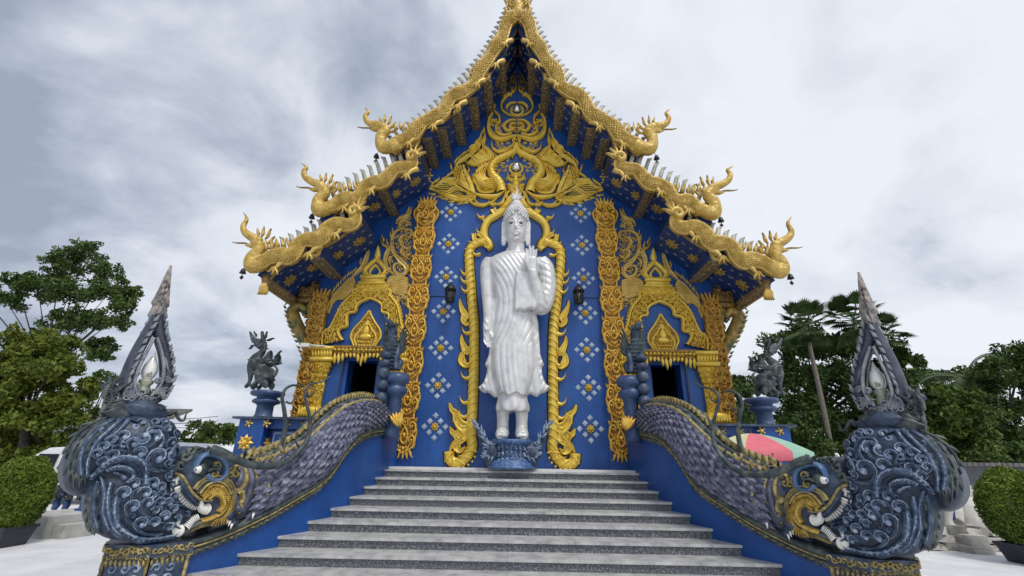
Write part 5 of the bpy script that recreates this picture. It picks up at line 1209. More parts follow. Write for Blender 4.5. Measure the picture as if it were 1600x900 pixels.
# arms: viewer's left arm hangs, viewer's right arm is raised
sh = [P3(767, 406, .05), P3(762, 417, .04), P3(761, 440, .03), P3(763, 470, 0), P3(764, 495, -.04), P3(762, 512, -.06), P3(762, 520, -.07)]
tube(m, cr(sh, 4), [.02+q for q in list(np.interp(np.linspace(0, 6, 25), [0, 1, 2, 3, 4, 5, 6], [.15, .165, .14, .125, .105, .085, .08]))], 14)
ball(m, P3(769, 413, .04), (.22, .21, .20), 12, 8); ball(m, P3(844, 413, .04), (.22, .21, .20), 12, 8)
kx = sx(520)[0]
tube(m, [P3(762, 516, -.07), P3(762, 524, -.08), P3(762, 529, -.08)], [.085, .10, .085], 10, .55, up=(0, -1, 0))
for i, (a, b, c_) in enumerate((((758, 527), (757.5, 535), (760, 541)), ((760.5, 528), (760.5, 537), (763, 545)), ((763, 528), (763.5, 537), (766, 545)), ((765.5, 527), (766.5, 534), (768, 540)))):
    tube(m, [P3(*a, -.08), P3(*b, -.09), P3(*c_, -.12)], [.034, .031, .022], 7)
tube(m, [P3(765, 520, -.1), P3(768, 526, -.14), P3(769, 531, -.15)], [.04, .034, .024], 7)
tube(m, cr([P3(845, 406, .05), P3(852, 418, .04), P3(855, 440, .0), P3(853, 462, -.05), P3(847, 482, -.12), P3(842, 478, -.22), P3(838, 462, -.33), P3(833, 445, -.42), P3(831, 434, -.46)], 4), list(np.interp(np.linspace(0, 8, 33), range(9), [.17, .21, .22, .22, .20, .19, .155, .12, .10])), 14)
hc = lambda px, py, y=0.0: P3(px, py, -.48+y)
tube(m, [hc(831, 436), hc(829.5, 429), hc(829, 421), hc(829, 416)], [.085, .12, .13, .125], 12, .42)
for i, (bx, tx, ty) in enumerate(((822.8, 821.8, 402), (827, 827, 397), (831.2, 832, 398), (835, 837, 403))):
    tube(m, [hc(bx, 419), hc(bx+(tx-bx)*.4, 411), hc(tx, ty+2, -.01), hc(tx, ty, -.02)], [.034, .032, .029, .019], 8)
tube(m, [hc(824, 429), hc(820.5, 422, -.04), hc(820.5, 415, -.06), hc(821.5, 411, -.06)], [.05, .042, .034, .02], 8)
# side wings of the robe
for s in (-1, 1):
    cxx = 804.5
    side = [(774, 480), (768, 505), (766, 530), (764, 555), (758, 571), (762, 575), (760, 588), (755, 600), (747, 606), (754, 613), (768, 618), (785, 620), (790, 560), (790, 480)]
    if s > 0: side = [(2*cen(y)-x-1, y) for x, y in side]
    poly = [SB(x, y) for x, y in side]
    if s > 0: poly = poly[::-1]
    inflate(m, lambda u, v, h: (u, YS-.06-h, v), poly, .07, .10, .04, back=-.07, tb=.4)
# hanging cloth panel with scalloped end
panel = [(806, 432), (838, 432), (838, 460), (838, 484), (835, 492), (828, 489), (820, 494), (812, 491), (805, 494), (803, 486), (804, 460)]
inflate(m, lambda u, v, h: (u, YS-.34-h, v), [SB(*p) for p in panel], .06, .05, .035, back=-.08)
# neck and head
tube(m, [P3(807, 400, .02), P3(806.5, 390, 0), P3(806.5, 380, 0)], [.24, .205, .20], 16)
hk = sx(360)[0]; hz = lambda py: SB(806, py)[1]; HX = SB(806.3, 360)[0]; HY = YS-.05
rowh = [(386, 7, .14), (383, 11.5, .22), (376, 15.2, .27), (366, 17.3, .30), (355, 17.6, .31), (345, 17.2, .32), (338, 16.5, .32), (332, 13, .26), (328, 8, .18)]
m.grid([[(HX+hk*w_*math.cos(a), HY-d*math.sin(a)*(1.0 if math.sin(a) > 0 else 1.05), hz(py)) for a in np.linspace(0, 2*math.pi, 28, endpoint=False)] for py, w_, d in rowh], True, True)
F3 = lambda dx, py, y: (HX+hk*dx, HY+y, hz(py))
tube(m, [F3(0, 356, -.30), F3(0, 362, -.345), F3(0, 366.3, -.365), F3(0, 368, -.33)], [.024, .026, .034, .022], 8)
for s in (-1, 1):
    ball(m, F3(s*1.5, 367.6, -.318), .026, 8, 5)
    tube(m, cr([F3(s*2.2, 356.5, -.33), F3(s*5, 351.5, -.335), F3(s*9, 350.5, -.31), F3(s*13, 354, -.25)], 4), .013, 6)
    tube(m, cr([F3(s*3.4, 358.5, -.30), F3(s*7, 356.2, -.315), F3(s*11.5, 358.6, -.27)], 4), .015, 6)
    tube(m, cr([F3(s*3.6, 360.2, -.30), F3(s*7.5, 361.8, -.305), F3(s*11.4, 359.8, -.265)], 4), .013, 6)
    tube(m, cr([F3(s*17, 352, -.02), F3(s*19.5, 350, -.03), F3(s*20.4, 356, -.03), F3(s*20, 366, -.03), F3(s*20.2, 377, -.03), F3(s*19.6, 384, -.03), F3(s*17.6, 383, -.03), F3(s*17, 372, -.02)], 4), .042, 7)
tube(m, cr([F3(-6, 373, -.275), F3(-3, 372, -.315), F3(0, 373, -.325), F3(3, 372, -.315), F3(6, 373, -.275)], 4), .018, 6)
tube(m, cr([F3(-4.5, 375, -.285), F3(0, 376.6, -.32), F3(4.5, 375, -.285)], 4), .021, 6)
ball(m, F3(0, 381, -.22), (.10, .08, .06), 8, 6)
body = remesh(m, .0145, 2)
# pleats pressed into the robe by moving the surface
V = np.array(body.v)
zrow = lambda py: SB(805, py)[1]
z_top, z_hem = zrow(398), zrow(619); kk = sx(500)[0]
x, y, z = V.T; inside = (z < z_top) & (z > z_hem)
armL = x < SB(774, 440)[0]-.0; armL &= z > zrow(532)
front = np.clip((YS+.1-y)/.2, 0, 1)
t = (z-z_hem)/(z_top-z_hem)
ph = (x*7.2+ (z-zrow(420))*4.4*np.clip((z-zrow(560))/(zrow(430)-zrow(560)), .12, 1)*1.0 + .5*np.sin(z*2.1)+.3*np.sin(x*5))*2.35
fold = np.abs(np.sin(ph*1.3))**.6
ampl = .022*np.clip((z_top-z)/.35, 0, 1)*inside*front*(~armL)
hand = (y < YS-.42) & (z > zrow(470)); ampl = np.where(hand, 0, ampl)
pan = (y < YS-.36) & (x > SB(803, 460)[0]) & (x < SB(839, 460)[0]) & (z > zrow(496)) & (z < zrow(430)); ampl = np.where(pan, .006, ampl)
slv = (x > SB(840, 440)[0]) & (z > zrow(492)) & (z < zrow(398)) & (y > YS-.40)
wing = (np.abs(x) > SB(843, 560)[0]*.98) & (z < zrow(500)) & inside
y2 = y-(fold-.6)*ampl
y2 = np.where(slv, y-.016*np.abs(np.sin((z*1.0+x*.55)*18)), y2)
y2 = np.where(wing & (y < YS+.02), y-.022*np.abs(np.sin((z*.9-np.abs(x)*1.5)*19)), y2)
hem = (z < z_hem+.22) & (z > z_hem-.03)
body.v = [tuple(q) for q in np.stack([x, y2, np.where(hem & ~wing, z+.035*np.sin(x*21)*np.clip(1-(z-z_hem)/.22, 0, 1), z)], 1)]
obj('figure', body, PEARL, bud)
hr = MB(); n0 = 0
for j in range(8):
    py = 347.5-j*2.5; w_ = np.interp(py, [328, 332, 338, 345, 350], [9, 14, 17.3, 18.2, 18.6]); d = np.interp(py, [328, 332, 338, 345], [.20, .28, .335, .34])
    n_ = 26
    for i in range(n_):
        a = 2*math.pi*(i+.5*(j % 2))/n_
        if j < 3 and math.sin(a) > (.86 if j < 1 else .985): continue
        ball(hr, (HX+hk*w_*math.cos(a), HY-d*math.sin(a), hz(py)), .042, 6, 4)
for j in range(6):
    py = 329-j*2.2; w_ = [10.5, 10.4, 9.8, 8.6, 7, 5][j]
    for i in range(16):
        a = 2*math.pi*(i+.5*(j % 2))/16; ball(hr, (HX+hk*w_*math.cos(a), HY+.02-hk*w_*math.sin(a), hz(py)), .04, 6, 4)
ball(hr, (HX, HY+.02, hz(325)), (hk*9.5, hk*9.5, .2), 12, 8)
obj('hair_curls', hr, PEARL, bud)
fl = MB(); zf = hz(318); lathe(fl, (HX, HY+.02, zf-.05), [(.09, 0), (.11, .05), (.07, .1), (.10, .16), (.06, .24), (.03, .36), (.004, .50)], 12)
mp = mpY(HY-.04)
for a, L in ((2.4, .2), (2.0, .26), (1.57, .42), (1.14, .26), (.74, .2)): flame(fl, mp, (HX, zf+.02), a, L, .045, .05, .2 if a > 1.57 else -.2)
obj('flame_crown', fl, PEARL, bud)
ey = MB()
for s in (-1, 1): ball(ey, F3(s*7.4, 359.3, -.300), (.062, .022, .013), 8, 5)
obj('eyes', ey, BLACKM, bud)

# ================================================================== lanterns on the wall
def lantern(s, nm):
    q = atY(703.5, 461, YF-.25) ; x = s*abs(q[0]); z = q[1]; Yc = YF-.28
    o = thing('wall_lantern', 'black metal wall lantern on the blue wall %s of the white statue' % nm, 'lantern', (x, Yc, z-.2), 'lanterns beside the white statue')
    m = MB(); lathe(m, (x, Yc, z-.22), [(.05, 0), (.11, .03), (.115, .06)], 8); lathe(m, (x, Yc, z+.10), [(.14, 0), (.15, .03), (.09, .12), (.03, .17), (.03, .22)], 8)
    for k in range(8):
        a = 2*math.pi*(k+.5)/8; tube(m, [(x+.10*math.cos(a), Yc+.10*math.sin(a), z-.17), (x+.12*math.cos(a), Yc+.12*math.sin(a), z+.11)], .011, 5)
    tube(m, [(x, YF-.01, z+.16), (x, YF-.18, z+.26), (x, Yc, z+.30)], .018, 6); lathe(m, (x, YF-.03, z+.10), [(.05, 0), (.05, .12)], 8)
    obj('housing', m, BLACKM, o); g = MB(); lathe(g, (x, Yc, z-.16), [(.085, 0), (.095, .25)], 8); obj('glass', g, mat('smoked_glass', (.06, .06, .06), .15) if 'smoked_glass' not in bpy.data.materials else bpy.data.materials['smoked_glass'], o)
lantern(-1, 'left'); lantern(1, 'right')
m = MB()
za = atY(690, 462, YF)[1]; 
for s in (-1, 1): tube(m, [(s*2.12, YF-.01, za-.02), (s*1.62, YF-.01, za-.02)], .008, 5)
cb = obj('cable', m, BLACKM, tm)

o = thing('floodlight', 'small white floodlight on a short arm at the left corner of the hall', 'lamp', (-4.9, YF-.3, 0)); x, z = atY(478, 539, YF-.35); o.location = (x, YF-.35, z)
m = MB(); box(m, x-.10, x+.10, YF-.42, YF-.28, z-.05, z+.03); obj('lamp_head', m, WHITEP, o, False); m = MB(); tube(m, [(x+.09, YF-.35, z), (x+.42, YF-.2, z+.01), (x+.45, YF-.06, z+.01)], .02, 6); obj('arm', m, WHITEP, o)
# ================================================================== wind bells hung from the eaves
for s in (-1, 1):
    for nm, (px, py) in (('upper', (588, 246)), ('middle', (487, 341)), ('lowest', (379, 427))):
        Yc = YB+.1; x, z = atY(px, py, Yc); x = s*abs(x)
        o = thing('wind_bell', 'small dark wind bell hanging off the %s %s eave dragon' % (nm, 'left' if s < 0 else 'right'), 'bell', (x, Yc, z), 'wind bells under the eaves')
        m = MB(); lathe(m, (x, Yc, z), [(.075, 0), (.06, .03), (.05, .08), (.02, .12)], 10); obj('bell', m, BLACKM, o)
        m = MB(); gem(m, mpY(Yc), (x, z-.10), .05, .02, 0, .06); gem(m, lambda u, v, h: (u, Yc+.004+h, v), (x, z-.10), .05, .02, 0, .06); obj('clapper', m, BLACKM, o)
        m = MB(); tube(m, [(x, Yc, z+.11), (x-s*.16, Yc, z+.42)], .006, 4); tube(m, [(x, Yc, z-.05), (x, Yc, z+.02)], .006, 4); obj('chain', m, BLACKM, o)

# ================================================================== parapet with pillar, posts and guardian beasts
def creature(spec, name_label, grp, loc, MT=SLATEG, voxel=.017, ridges=True):
    """spec(m, f): m closed shells of the body; f relief pieces"""
    o = thing('guardian_beast', name_label, 'beast statue', loc, grp); m = MB(); f = MB(); spec(m, f); b = remesh(m, voxel, 2); obj('body', b, MT, o); obj('wings_and_mane', f, SLATEG, o); return o
YG = 9.30
G = lambda px, py, y=0.0: (lambda q: (q[0], YG+y, q[1]))(atY(px, py, YG))
par = thing('terrace_parapet', 'blue parapet on the left terrace with gold flower pillar and dark relief panels', 'parapet', (-5.2, YG, ZP), 'terrace parapets')
xl = G(371, 660)[0]; xr = G(414, 660)[0]; ztop = G(400, 651)[2]
def pbox(name, m_, x0, x1, y0, y1, z0, z1, p=par): mb = MB(); box(mb, x0, x1, y0, y1, z0, z1); return obj(name, mb, m_, p, False)
pil = pbox('pillar', BLUE, xl+.04, xr, YG, YG+.50, ZP, ztop-.05)
m = MB(); flower(m, mpY(YG), ((xl+xr)/2-.03, ZP+(ztop-ZP)*.47), .17, .05, 8); flower(m, lambda u, v, h: (xr+h, YG+u, v), (.25, ZP+(ztop-ZP)*.47), .15, .05, 8); obj('gold_flower', m, GOLDO, pil, False)
pbox('rail_back', BLUED, xr+.004, -2.95, YG+.24, YG+.34, ZP, ztop-.10)
pbox('rail', BLUE, xr+.003, -2.95, YG+.12, YG+.44, ztop-.22, ztop-.05); pbox('coping', SLATE, xl-.10, -2.90, YG-.05, YG+.55, ztop-.045, ztop)
pbox('plinth', BLUE, xl-.04, xr+.05, YG-.04, YG+.55, ZP-.02, ZP+.10)
for k in range(4):
    x0 = xr+.10+k*.58; pn = pbox('panel', BLUE, x0, x0+.50, YG+.19, YG+.236, ZP+.08, ztop-.26)
    m = MB(); mpw = mpY(YG+.19); fillcurls(m, mpw, [(x0+.07, ZP+.14), (x0+.43, ZP+.14), (x0+.43, ztop-.32), (x0+.07, ztop-.32)], .12, .08, .022, .03, 0, k); ribbon(m, mpw, [(x0+.05, ZP+.12), (x0+.45, ZP+.12), (x0+.45, ztop-.30), (x0+.05, ztop-.30), (x0+.05, ZP+.12)], .02, .03, raw=True); obj('panel_relief', m, SILV, pn)
g = MB()
for k in range(7): flower(g, mpY(YG+.115 if k > 1 else YG-.002), (xl+.24+k*.36, ztop-.13), .10, .03, 5)
obj('rail_flowers', g, GOLDP, par, False)
sidep = pbox('side_wall', BLUE, xl+.04, xl+.40, YG+.55, 20, ZP, ztop-.06)
# round post on the pillar
pc = G(403, 640); post = thing('beast_post', 'round blue turned post on the left terrace pillar carrying a beast', 'post', (pc[0], YG+.25, ztop), 'posts under the guardian beasts')
m = MB(); h_ = G(405, 609)[2]-ztop
r0 = .27
lathe(m, (pc[0], YG+.25, ztop+.002), [(r0*.72, 0), (r0*.68, .05*h_), (r0*.62, .1*h_), (r0*.60, .45*h_), (r0*.72, .5*h_), (r0*.98, .55*h_), (r0*1.02, .62*h_), (r0*.9, .68*h_), (r0*.72, .72*h_), (r0*.75, .78*h_), (r0*1.15, .82*h_), (r0*1.25, .9*h_), (r0*1.2, .97*h_), (r0*1.0, h_)], 24)
obj('post_shaft', m, BLUED if False else mat('post_paint', (.02, .05, .14), .4, 0, (.06, .10, .2), 5, .1, 30), post)
zG = lambda px, py, y=0.0: (lambda q: (q[0], YG+.25+y, q[1]))(atY(px, py, YG+.25))
ZB = lambda x, y: (x/4.09+360, y/4.09+500)
def beast(m, f):
    p = lambda x, y, yy=0.0: zG(*ZB(x, y), yy)
    tube(m, cr([p(250, 370), p(215, 330), p(175, 300), p(150, 270), p(165, 240), p(195, 215), p(210, 190), p(205, 165)], 4), lambda k: .155-.08*abs(k-.3)-.05*k, 12, .8)
    ball(m, p(160, 290, 0), (.17, .15, .20), 12, 8); ball(m, p(240, 355), (.15, .14, .18), 12, 8)
    tube(m, cr([p(205, 175), p(195, 150), p(175, 140), p(150, 128), p(138, 105), p(122, 70)], 4), lambda k: .095*(1-k)**.7+.012, 9)
    tube(m, [p(190, 160), p(165, 168), p(148, 160)], [.055, .03, .012], 7)
    for yy in (-.13, .13):
        tube(m, cr([p(150, 320, yy), p(150, 370, yy), p(140, 410, yy), p(115, 438, yy)], 4), [.08, .07, .06, .055, .05, .045, .04, .04, .04, .04, .045, .045, .035], 8)
        tube(m, cr([p(190, 330, yy), p(200, 375, yy), p(178, 410, yy), p(150, 436, yy)], 4), [.08, .07, .06, .055, .05, .045, .04, .04, .04, .04, .045, .045, .035], 8)
        tube(m, cr([p(245, 360, yy), p(222, 395, yy), p(248, 415, yy), p(235, 438, yy)], 4), [.11, .10, .09, .1, .09, .08, .07, .065, .06, .055, .05, .05, .045], 8)
    tube(m, cr([p(260, 370), p(290, 345), p(298, 310), p(270, 290), p(255, 300)], 4), tail(.045), 7)
    mp = lambda yy: (lambda u, v, h=0.0: (u, YG+.25+yy-h, v))
    for yy in (-.20, .16):
        for k in range(8):
            a = p(195+k*7, 285-k*3); flame(f, mp(yy), (a[0], a[2]), .25+.10*k, .36-.02*k, .045, .05, .3)
        for k in range(5): a = p(190+k*12, 265); flame(f, mp(yy), (a[0], a[2]), -.1, .25, .04, .06, .3)
    for k in range(7): a = p(212+6*math.sin(k), 215-k*16); flame(f, mp(-.06), (a[0], a[2]), .9+.1*k, .14, .03, .05, .3)
    for x, y, A_, L in ((200, 120, 1.7, .16), (215, 125, 1.3, .18), (225, 130, .2, .2), (165, 110, 2.0, .14), (150, 160, 4.0, .12), (205, 175, -.3, .15), (280, 240, .8, .2)): a = p(x, y); flame(f, mp(0), (a[0], a[2]), A_, L, .028, .05, .3)
    for k in range(7):
        c = p(150+2*k, 255+k*13); tube(f, [Vector(c)+Vector((-.09*math.cos(b), -.16*math.sin(b)*1.0, -.02*b)) for b in np.linspace(0, 2.2, 8)], .012, 5)
bo = creature(beast, 'green grey winged beast with raised trunk sitting on the left terrace post', 'guardian beasts', (pc[0], YG+.25, ztop+h_))
rp = mirror_tree(par, None, 'blue parapet on the right terrace behind the parasol'); rpost = mirror_tree(post, None, 'round blue turned post on the right terrace pillar carrying a beast')
mirror_tree(bo, None, 'green grey winged beast with raised trunk sitting on the right terrace post')
# newel posts and their upright beasts
YN = 9.30; N3 = lambda px, py, y=0.0: (lambda q: (q[0], YN+y, q[1]))(atY(px, py, YN))
nc = N3(615, 640); nb = capz(1.9)+.02; nt = N3(612, 584)[2]
nw = thing('newel_post', 'round blue post at the left top end of the stair wall carrying an upright beast', 'post', (nc[0], YN, nb-.2), 'newel posts at the stair top')
hh_ = nt-(nb-.2); r0 = .25
m = MB(); lathe(m, (nc[0], YN, nb-.2), [(.17, 0), (.16, .1*hh_), (.145, .15*hh_), (.145, .62*hh_), (.19, .66*hh_), (.23, .70*hh_), (.24, .76*hh_), (.18, .80*hh_), (.18, .83*hh_), (.25, .86*hh_), (.26, .93*hh_), (.22, hh_)], 22); obj('post_shaft', m, bpy.data.materials['post_paint'], nw)
m = MB()
for a in range(5): flame(m, lambda u, v, h: (u, YN-.19-h, v), (nc[0]+.16+.0*a, nb+.02), 1.2+.25*a, .26, .06, .06, .2)
obj('gilt_leaf', m, GOLDO, nw)
def beast2(m, f):
    p = lambda px, py, y=0.0: N3(px, py, y)
    tube(m, cr([p(614, 578), p(613, 560), p(613, 545), p(613, 530), p(614, 517)], 4), lambda k: .15-.06*k, 12)
    tube(m, cr([p(614, 520), p(613, 512, -.05), p(612, 508, -.15), p(610, 503, -.2)], 4), lambda k: .115-.06*k, 9)
    for s in (-1, 1):
        tube(m, cr([p(614+s*7, 540), p(614+s*9, 555, -.12), p(614+s*7, 566, -.15), p(614+s*8, 580, -.18)], 4), lambda k: .085-.03*k, 8)
        tube(m, cr([p(614+s*5, 565, .05), p(614+s*11, 568, -.05), p(614+s*9, 580, -.1)], 4), lambda k: .12-.06*k, 8)
        mp = mpY(YN+.05)
        for k in range(6):
            a = p(614+s*6, 552-k*3); ang = 1.57-s*(1.0-.13*k); flame(f, mp, (a[0], a[2]), ang, .24+.04*k, .04, .06, s*.2)
    mp = mpY(YN-.12)
    for k in range(5): a = p(614+(k-2)*2.6, 514); flame(f, mp, (a[0], a[2]), 1.57-(k-2)*.45, .13 if k != 1 else .34, .025, .05, .2)
    for k in range(8): a = p(614, 528+k*6); tube(f, [Vector(a)+Vector((.19*math.sin(b), -.19*math.cos(b), -.02)) for b in np.linspace(-.9, .9, 6)], .016, 5)
b2 = creature(beast2, 'dark upright winged beast on the newel post at the left of the stair top', 'upright beasts at the stair top', (nc[0], YN, nt), SLATE)
mirror_tree(nw, None, 'round blue post at the right top end of the stair wall carrying an upright beast')
mirror_tree(b2, None, 'dark upright winged beast on the newel post at the right of the stair top')
# ================================================================== greenery and surroundings
rnd = random.Random(11)
def leafmat(name, a, b, c):
    M = mat(name, a, .6, 0, b, 1.6, 0, col3=c, vdet=8, spec=.25, lo=.3, hi=.7); M.node_tree.nodes['Principled BSDF'].inputs['Subsurface Weight'].default_value = 0
    return M
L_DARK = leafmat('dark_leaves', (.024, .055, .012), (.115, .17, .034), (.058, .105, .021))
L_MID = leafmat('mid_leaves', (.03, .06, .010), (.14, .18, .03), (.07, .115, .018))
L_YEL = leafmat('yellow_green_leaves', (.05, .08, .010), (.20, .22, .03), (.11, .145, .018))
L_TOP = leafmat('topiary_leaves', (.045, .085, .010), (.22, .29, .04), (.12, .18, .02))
L_PALM = leafmat('palm_leaves', (.02, .045, .011), (.09, .14, .035), (.045, .085, .02))
BARK = mat('bark', (.025, .02, .016), .9, 0, (.07, .058, .045), 6, .6, 20)
def leaves(mb, c, R, n, size, seed=0, shell=.35, flat=1.0):
    g = np.random.default_rng(seed); d = g.normal(size=(n, 3)); d /= np.linalg.norm(d, axis=1)[:, None]
    r = (shell+(1-shell)*g.random(n)**.6); P = np.array(c)+d*r[:, None]*np.array(R)
    a = g.normal(size=(n, 3)); a += d*.5; a[:, 2] *= flat; a /= np.linalg.norm(a, axis=1)[:, None]; b = np.cross(a, g.normal(size=(n, 3))); b /= np.linalg.norm(b, axis=1)[:, None]
    s = size*(.6+.8*g.random(n))[:, None]; o = len(mb.v)
    q = np.stack([P-a*s, P+b*s*.45+a*s*.1, P+a*s, P-b*s*.45+a*s*.1], 1).reshape(-1, 3)
    mb.v += [tuple(v) for v in q.tolist()]; mb.f += [(o+4*i, o+4*i+1, o+4*i+2, o+4*i+3) for i in range(n)]
def gpt(px, py, Y): x, z = atY(px, py, Y); return (x, Y, z)
def tree(name, label, Y, base, clumps, leafm, size, dens, trunk=(.25, .08), cat='tree', group=None, shell=.3, sub=7, limbs=True):
    """base: (px, py?) foot in px; clumps: list of (px, py, r_px) in the photo measured at depth Y."""
    bx, bz = atY(base[0], base[1], Y); bz = max(0, bz) if base[1] > 700 else 0
    o = thing(name, label, cat, (bx, Y, 0), group); kx = atY(base[0]+10, 500, Y)[0]-atY(base[0], 500, Y)[0]; kx = abs(kx)/10
    m = MB(); lf = MB(); cs_ = []
    for i, (x, y, r) in enumerate(clumps): cx, cz = atY(x, y, Y); cs_.append((cx, Y+rnd.uniform(-.6, .6)*r*kx, cz, r*kx))
    top = max(c[2] for c in cs_); mid = (sum(c[0] for c in cs_)/len(cs_), Y, bz+(top-bz)*.45)
    tube(m, cr([(bx, Y, -.1), ((bx+mid[0])/2+.1, Y, mid[2]*.5), mid], 4), lambda k: trunk[0]+(trunk[1]*1.4-trunk[0])*k, 10)
    sub = int(sub*1.9); dens *= .62
    for i, (cx, cy, cz, r) in enumerate(cs_):
        if limbs: tube(m, cr([mid, ((mid[0]+cx)/2+rnd.uniform(-.2, .2), (Y+cy)/2, (mid[2]+cz)/2-.15*r), (cx, cy, cz)], 4), lambda k: trunk[1]*(.9-.75*k), 6)
        for j in range(sub):
            a = rnd.uniform(0, 6.28); e = rnd.uniform(-.5, 1.2); fr = r*rnd.uniform(.35, 1.15); q = (cx+fr*math.cos(a)*math.cos(e), cy+fr*math.sin(a)*math.cos(e), cz+fr*.75*math.sin(e))
            q = (q[0], q[1], q[2]-.25*r*rnd.random())
            if limbs and j % 2: tube(m, [(cx, cy, cz-.1*r), q], lambda k: trunk[1]*.35*(1-.6*k), 4)
            leaves(lf, q, (r*rnd.uniform(.22, .5), r*rnd.uniform(.22, .5), r*rnd.uniform(.22, .48)), int(dens*r*r*1.5)+20, size*.85, rnd.randint(0, 9999), shell)
    obj('trunk', m, BARK, o); obj('crown', lf, leafm, o, False); return o
# left: tall airy tree, and the broad yellow-green tree in front of it
tree('tall_tree', 'tall airy dark green tree behind the yellow green tree on the left', 26, (95, 760), [(130, 395, 26), (95, 415, 26), (160, 420, 24), (60, 450, 28), (110, 455, 30), (170, 455, 28), (200, 480, 20), (30, 440, 20), (135, 500, 26), (85, 500, 26), (185, 505, 20), (15, 470, 24), (-25, 450, 30), (150, 540, 18), (205, 455, 15), (165, 555, 14)], L_DARK, .13, 60, (.26, .07), sub=12, shell=.1)
tree('broad_tree', 'broad yellow green tree at the far left edge behind the clipped round bush', 19, (30, 760), [(20, 545, 40), (70, 540, 36), (100, 575, 34), (50, 590, 44), (-20, 580, 50), (105, 620, 30), (30, 640, 44), (75, 655, 38), (-20, 660, 50), (115, 655, 18), (60, 705, 30), (0, 710, 40), (135, 600, 14)], L_YEL, .13, 120, (.28, .1), sub=8)
tree('small_tree', 'thin low tree with sparse leaves left of the carved wave', 21, (150, 760), [(150, 590, 14), (165, 610, 14), (172, 585, 12), (140, 620, 12), (150, 645, 10)], L_DARK, .11, 70, (.1, .05), sub=4)
tree('distant_tree', 'low round green tree seen between the left wave and the terrace parapet', 34, (325, 760), [(310, 665, 14), (335, 675, 20), (355, 685, 18), (300, 690, 18), (325, 695, 22), (362, 668, 10)], L_MID, .17, 40, (.2, .1), sub=6)
# right side
tree('leafy_tree', 'big dark tree under the fan palms on the right behind the beast post', 28, (1260, 760), [(1225, 545, 34), (1265, 530, 40), (1310, 540, 40), (1350, 545, 34), (1240, 590, 40), (1290, 590, 44), (1340, 600, 40), (1380, 580, 30), (1230, 640, 36), (1280, 650, 40), (1330, 660, 44), (1160, 600, 20), (1165, 640, 24), (1190, 670, 26), (1380, 650, 36), (1250, 690, 34), (1310, 700, 34)], L_DARK, .17, 60, (.3, .12), sub=7)
tree('leafy_tree', 'dark bushy tree low behind the right wave between the palms and the rounded tree', 27, (1400, 760), [(1400, 600, 34), (1430, 640, 34), (1390, 680, 34), (1440, 690, 36), (1350, 700, 30), (1480, 700, 34), (1420, 560, 18)], L_DARK, .16, 80, (.25, .1), sub=8)
tree('leafy_tree', 'dark low tree behind the parasol right of the parapet', 25, (1170, 760), [(1165, 610, 18), (1155, 645, 20), (1185, 660, 24), (1215, 690, 26), (1180, 700, 20), (1240, 660, 26), (1270, 700, 30)], L_DARK, .15, 80, (.2, .08), sub=7)
tree('hedge_tree', 'dense dark green tree mass at the far right edge of the picture', 24, (1580, 760), [(1590, 560, 34), (1560, 590, 34), (1610, 610, 44), (1540, 630, 34), (1580, 660, 44), (1620, 690, 44), (1550, 700, 36), (1500, 660, 30), (1500, 700, 34), (1640, 560, 40), (1595, 735, 40), (1540, 740, 34), (1490, 740, 30)], L_DARK, .13, 110, (.3, .1), sub=8)
tree('rounded_tree', 'rounded green tree just right of the flame finial, before the palms', 20, (1470, 760), [(1470, 625, 28), (1440, 650, 30), (1500, 650, 30), (1470, 670, 36), (1425, 690, 30), (1510, 690, 34), (1465, 710, 34)], L_MID, .12, 130, (.2, .08), sub=7)
tree('far_tree', 'flat dark tree row seen far behind between the flame finial and the right edge', 36, (1460, 760), [(1410, 590, 26), (1440, 585, 24), (1475, 592, 24), (1510, 600, 26), (1540, 605, 22), (1400, 620, 30)], L_DARK, .2, 34, (.25, .12), sub=6)
tree('left_backdrop_tree', 'dark tree at the left edge behind the broad yellow green tree', 30, (-60, 760), [(-60, 600, 60), (-20, 660, 60), (60, 690, 40), (110, 700, 30), (-60, 700, 60)], L_DARK, .2, 40, (.3, .12), sub=6)
bpy.data.objects['left_backdrop_tree'].name = 'background_tree'
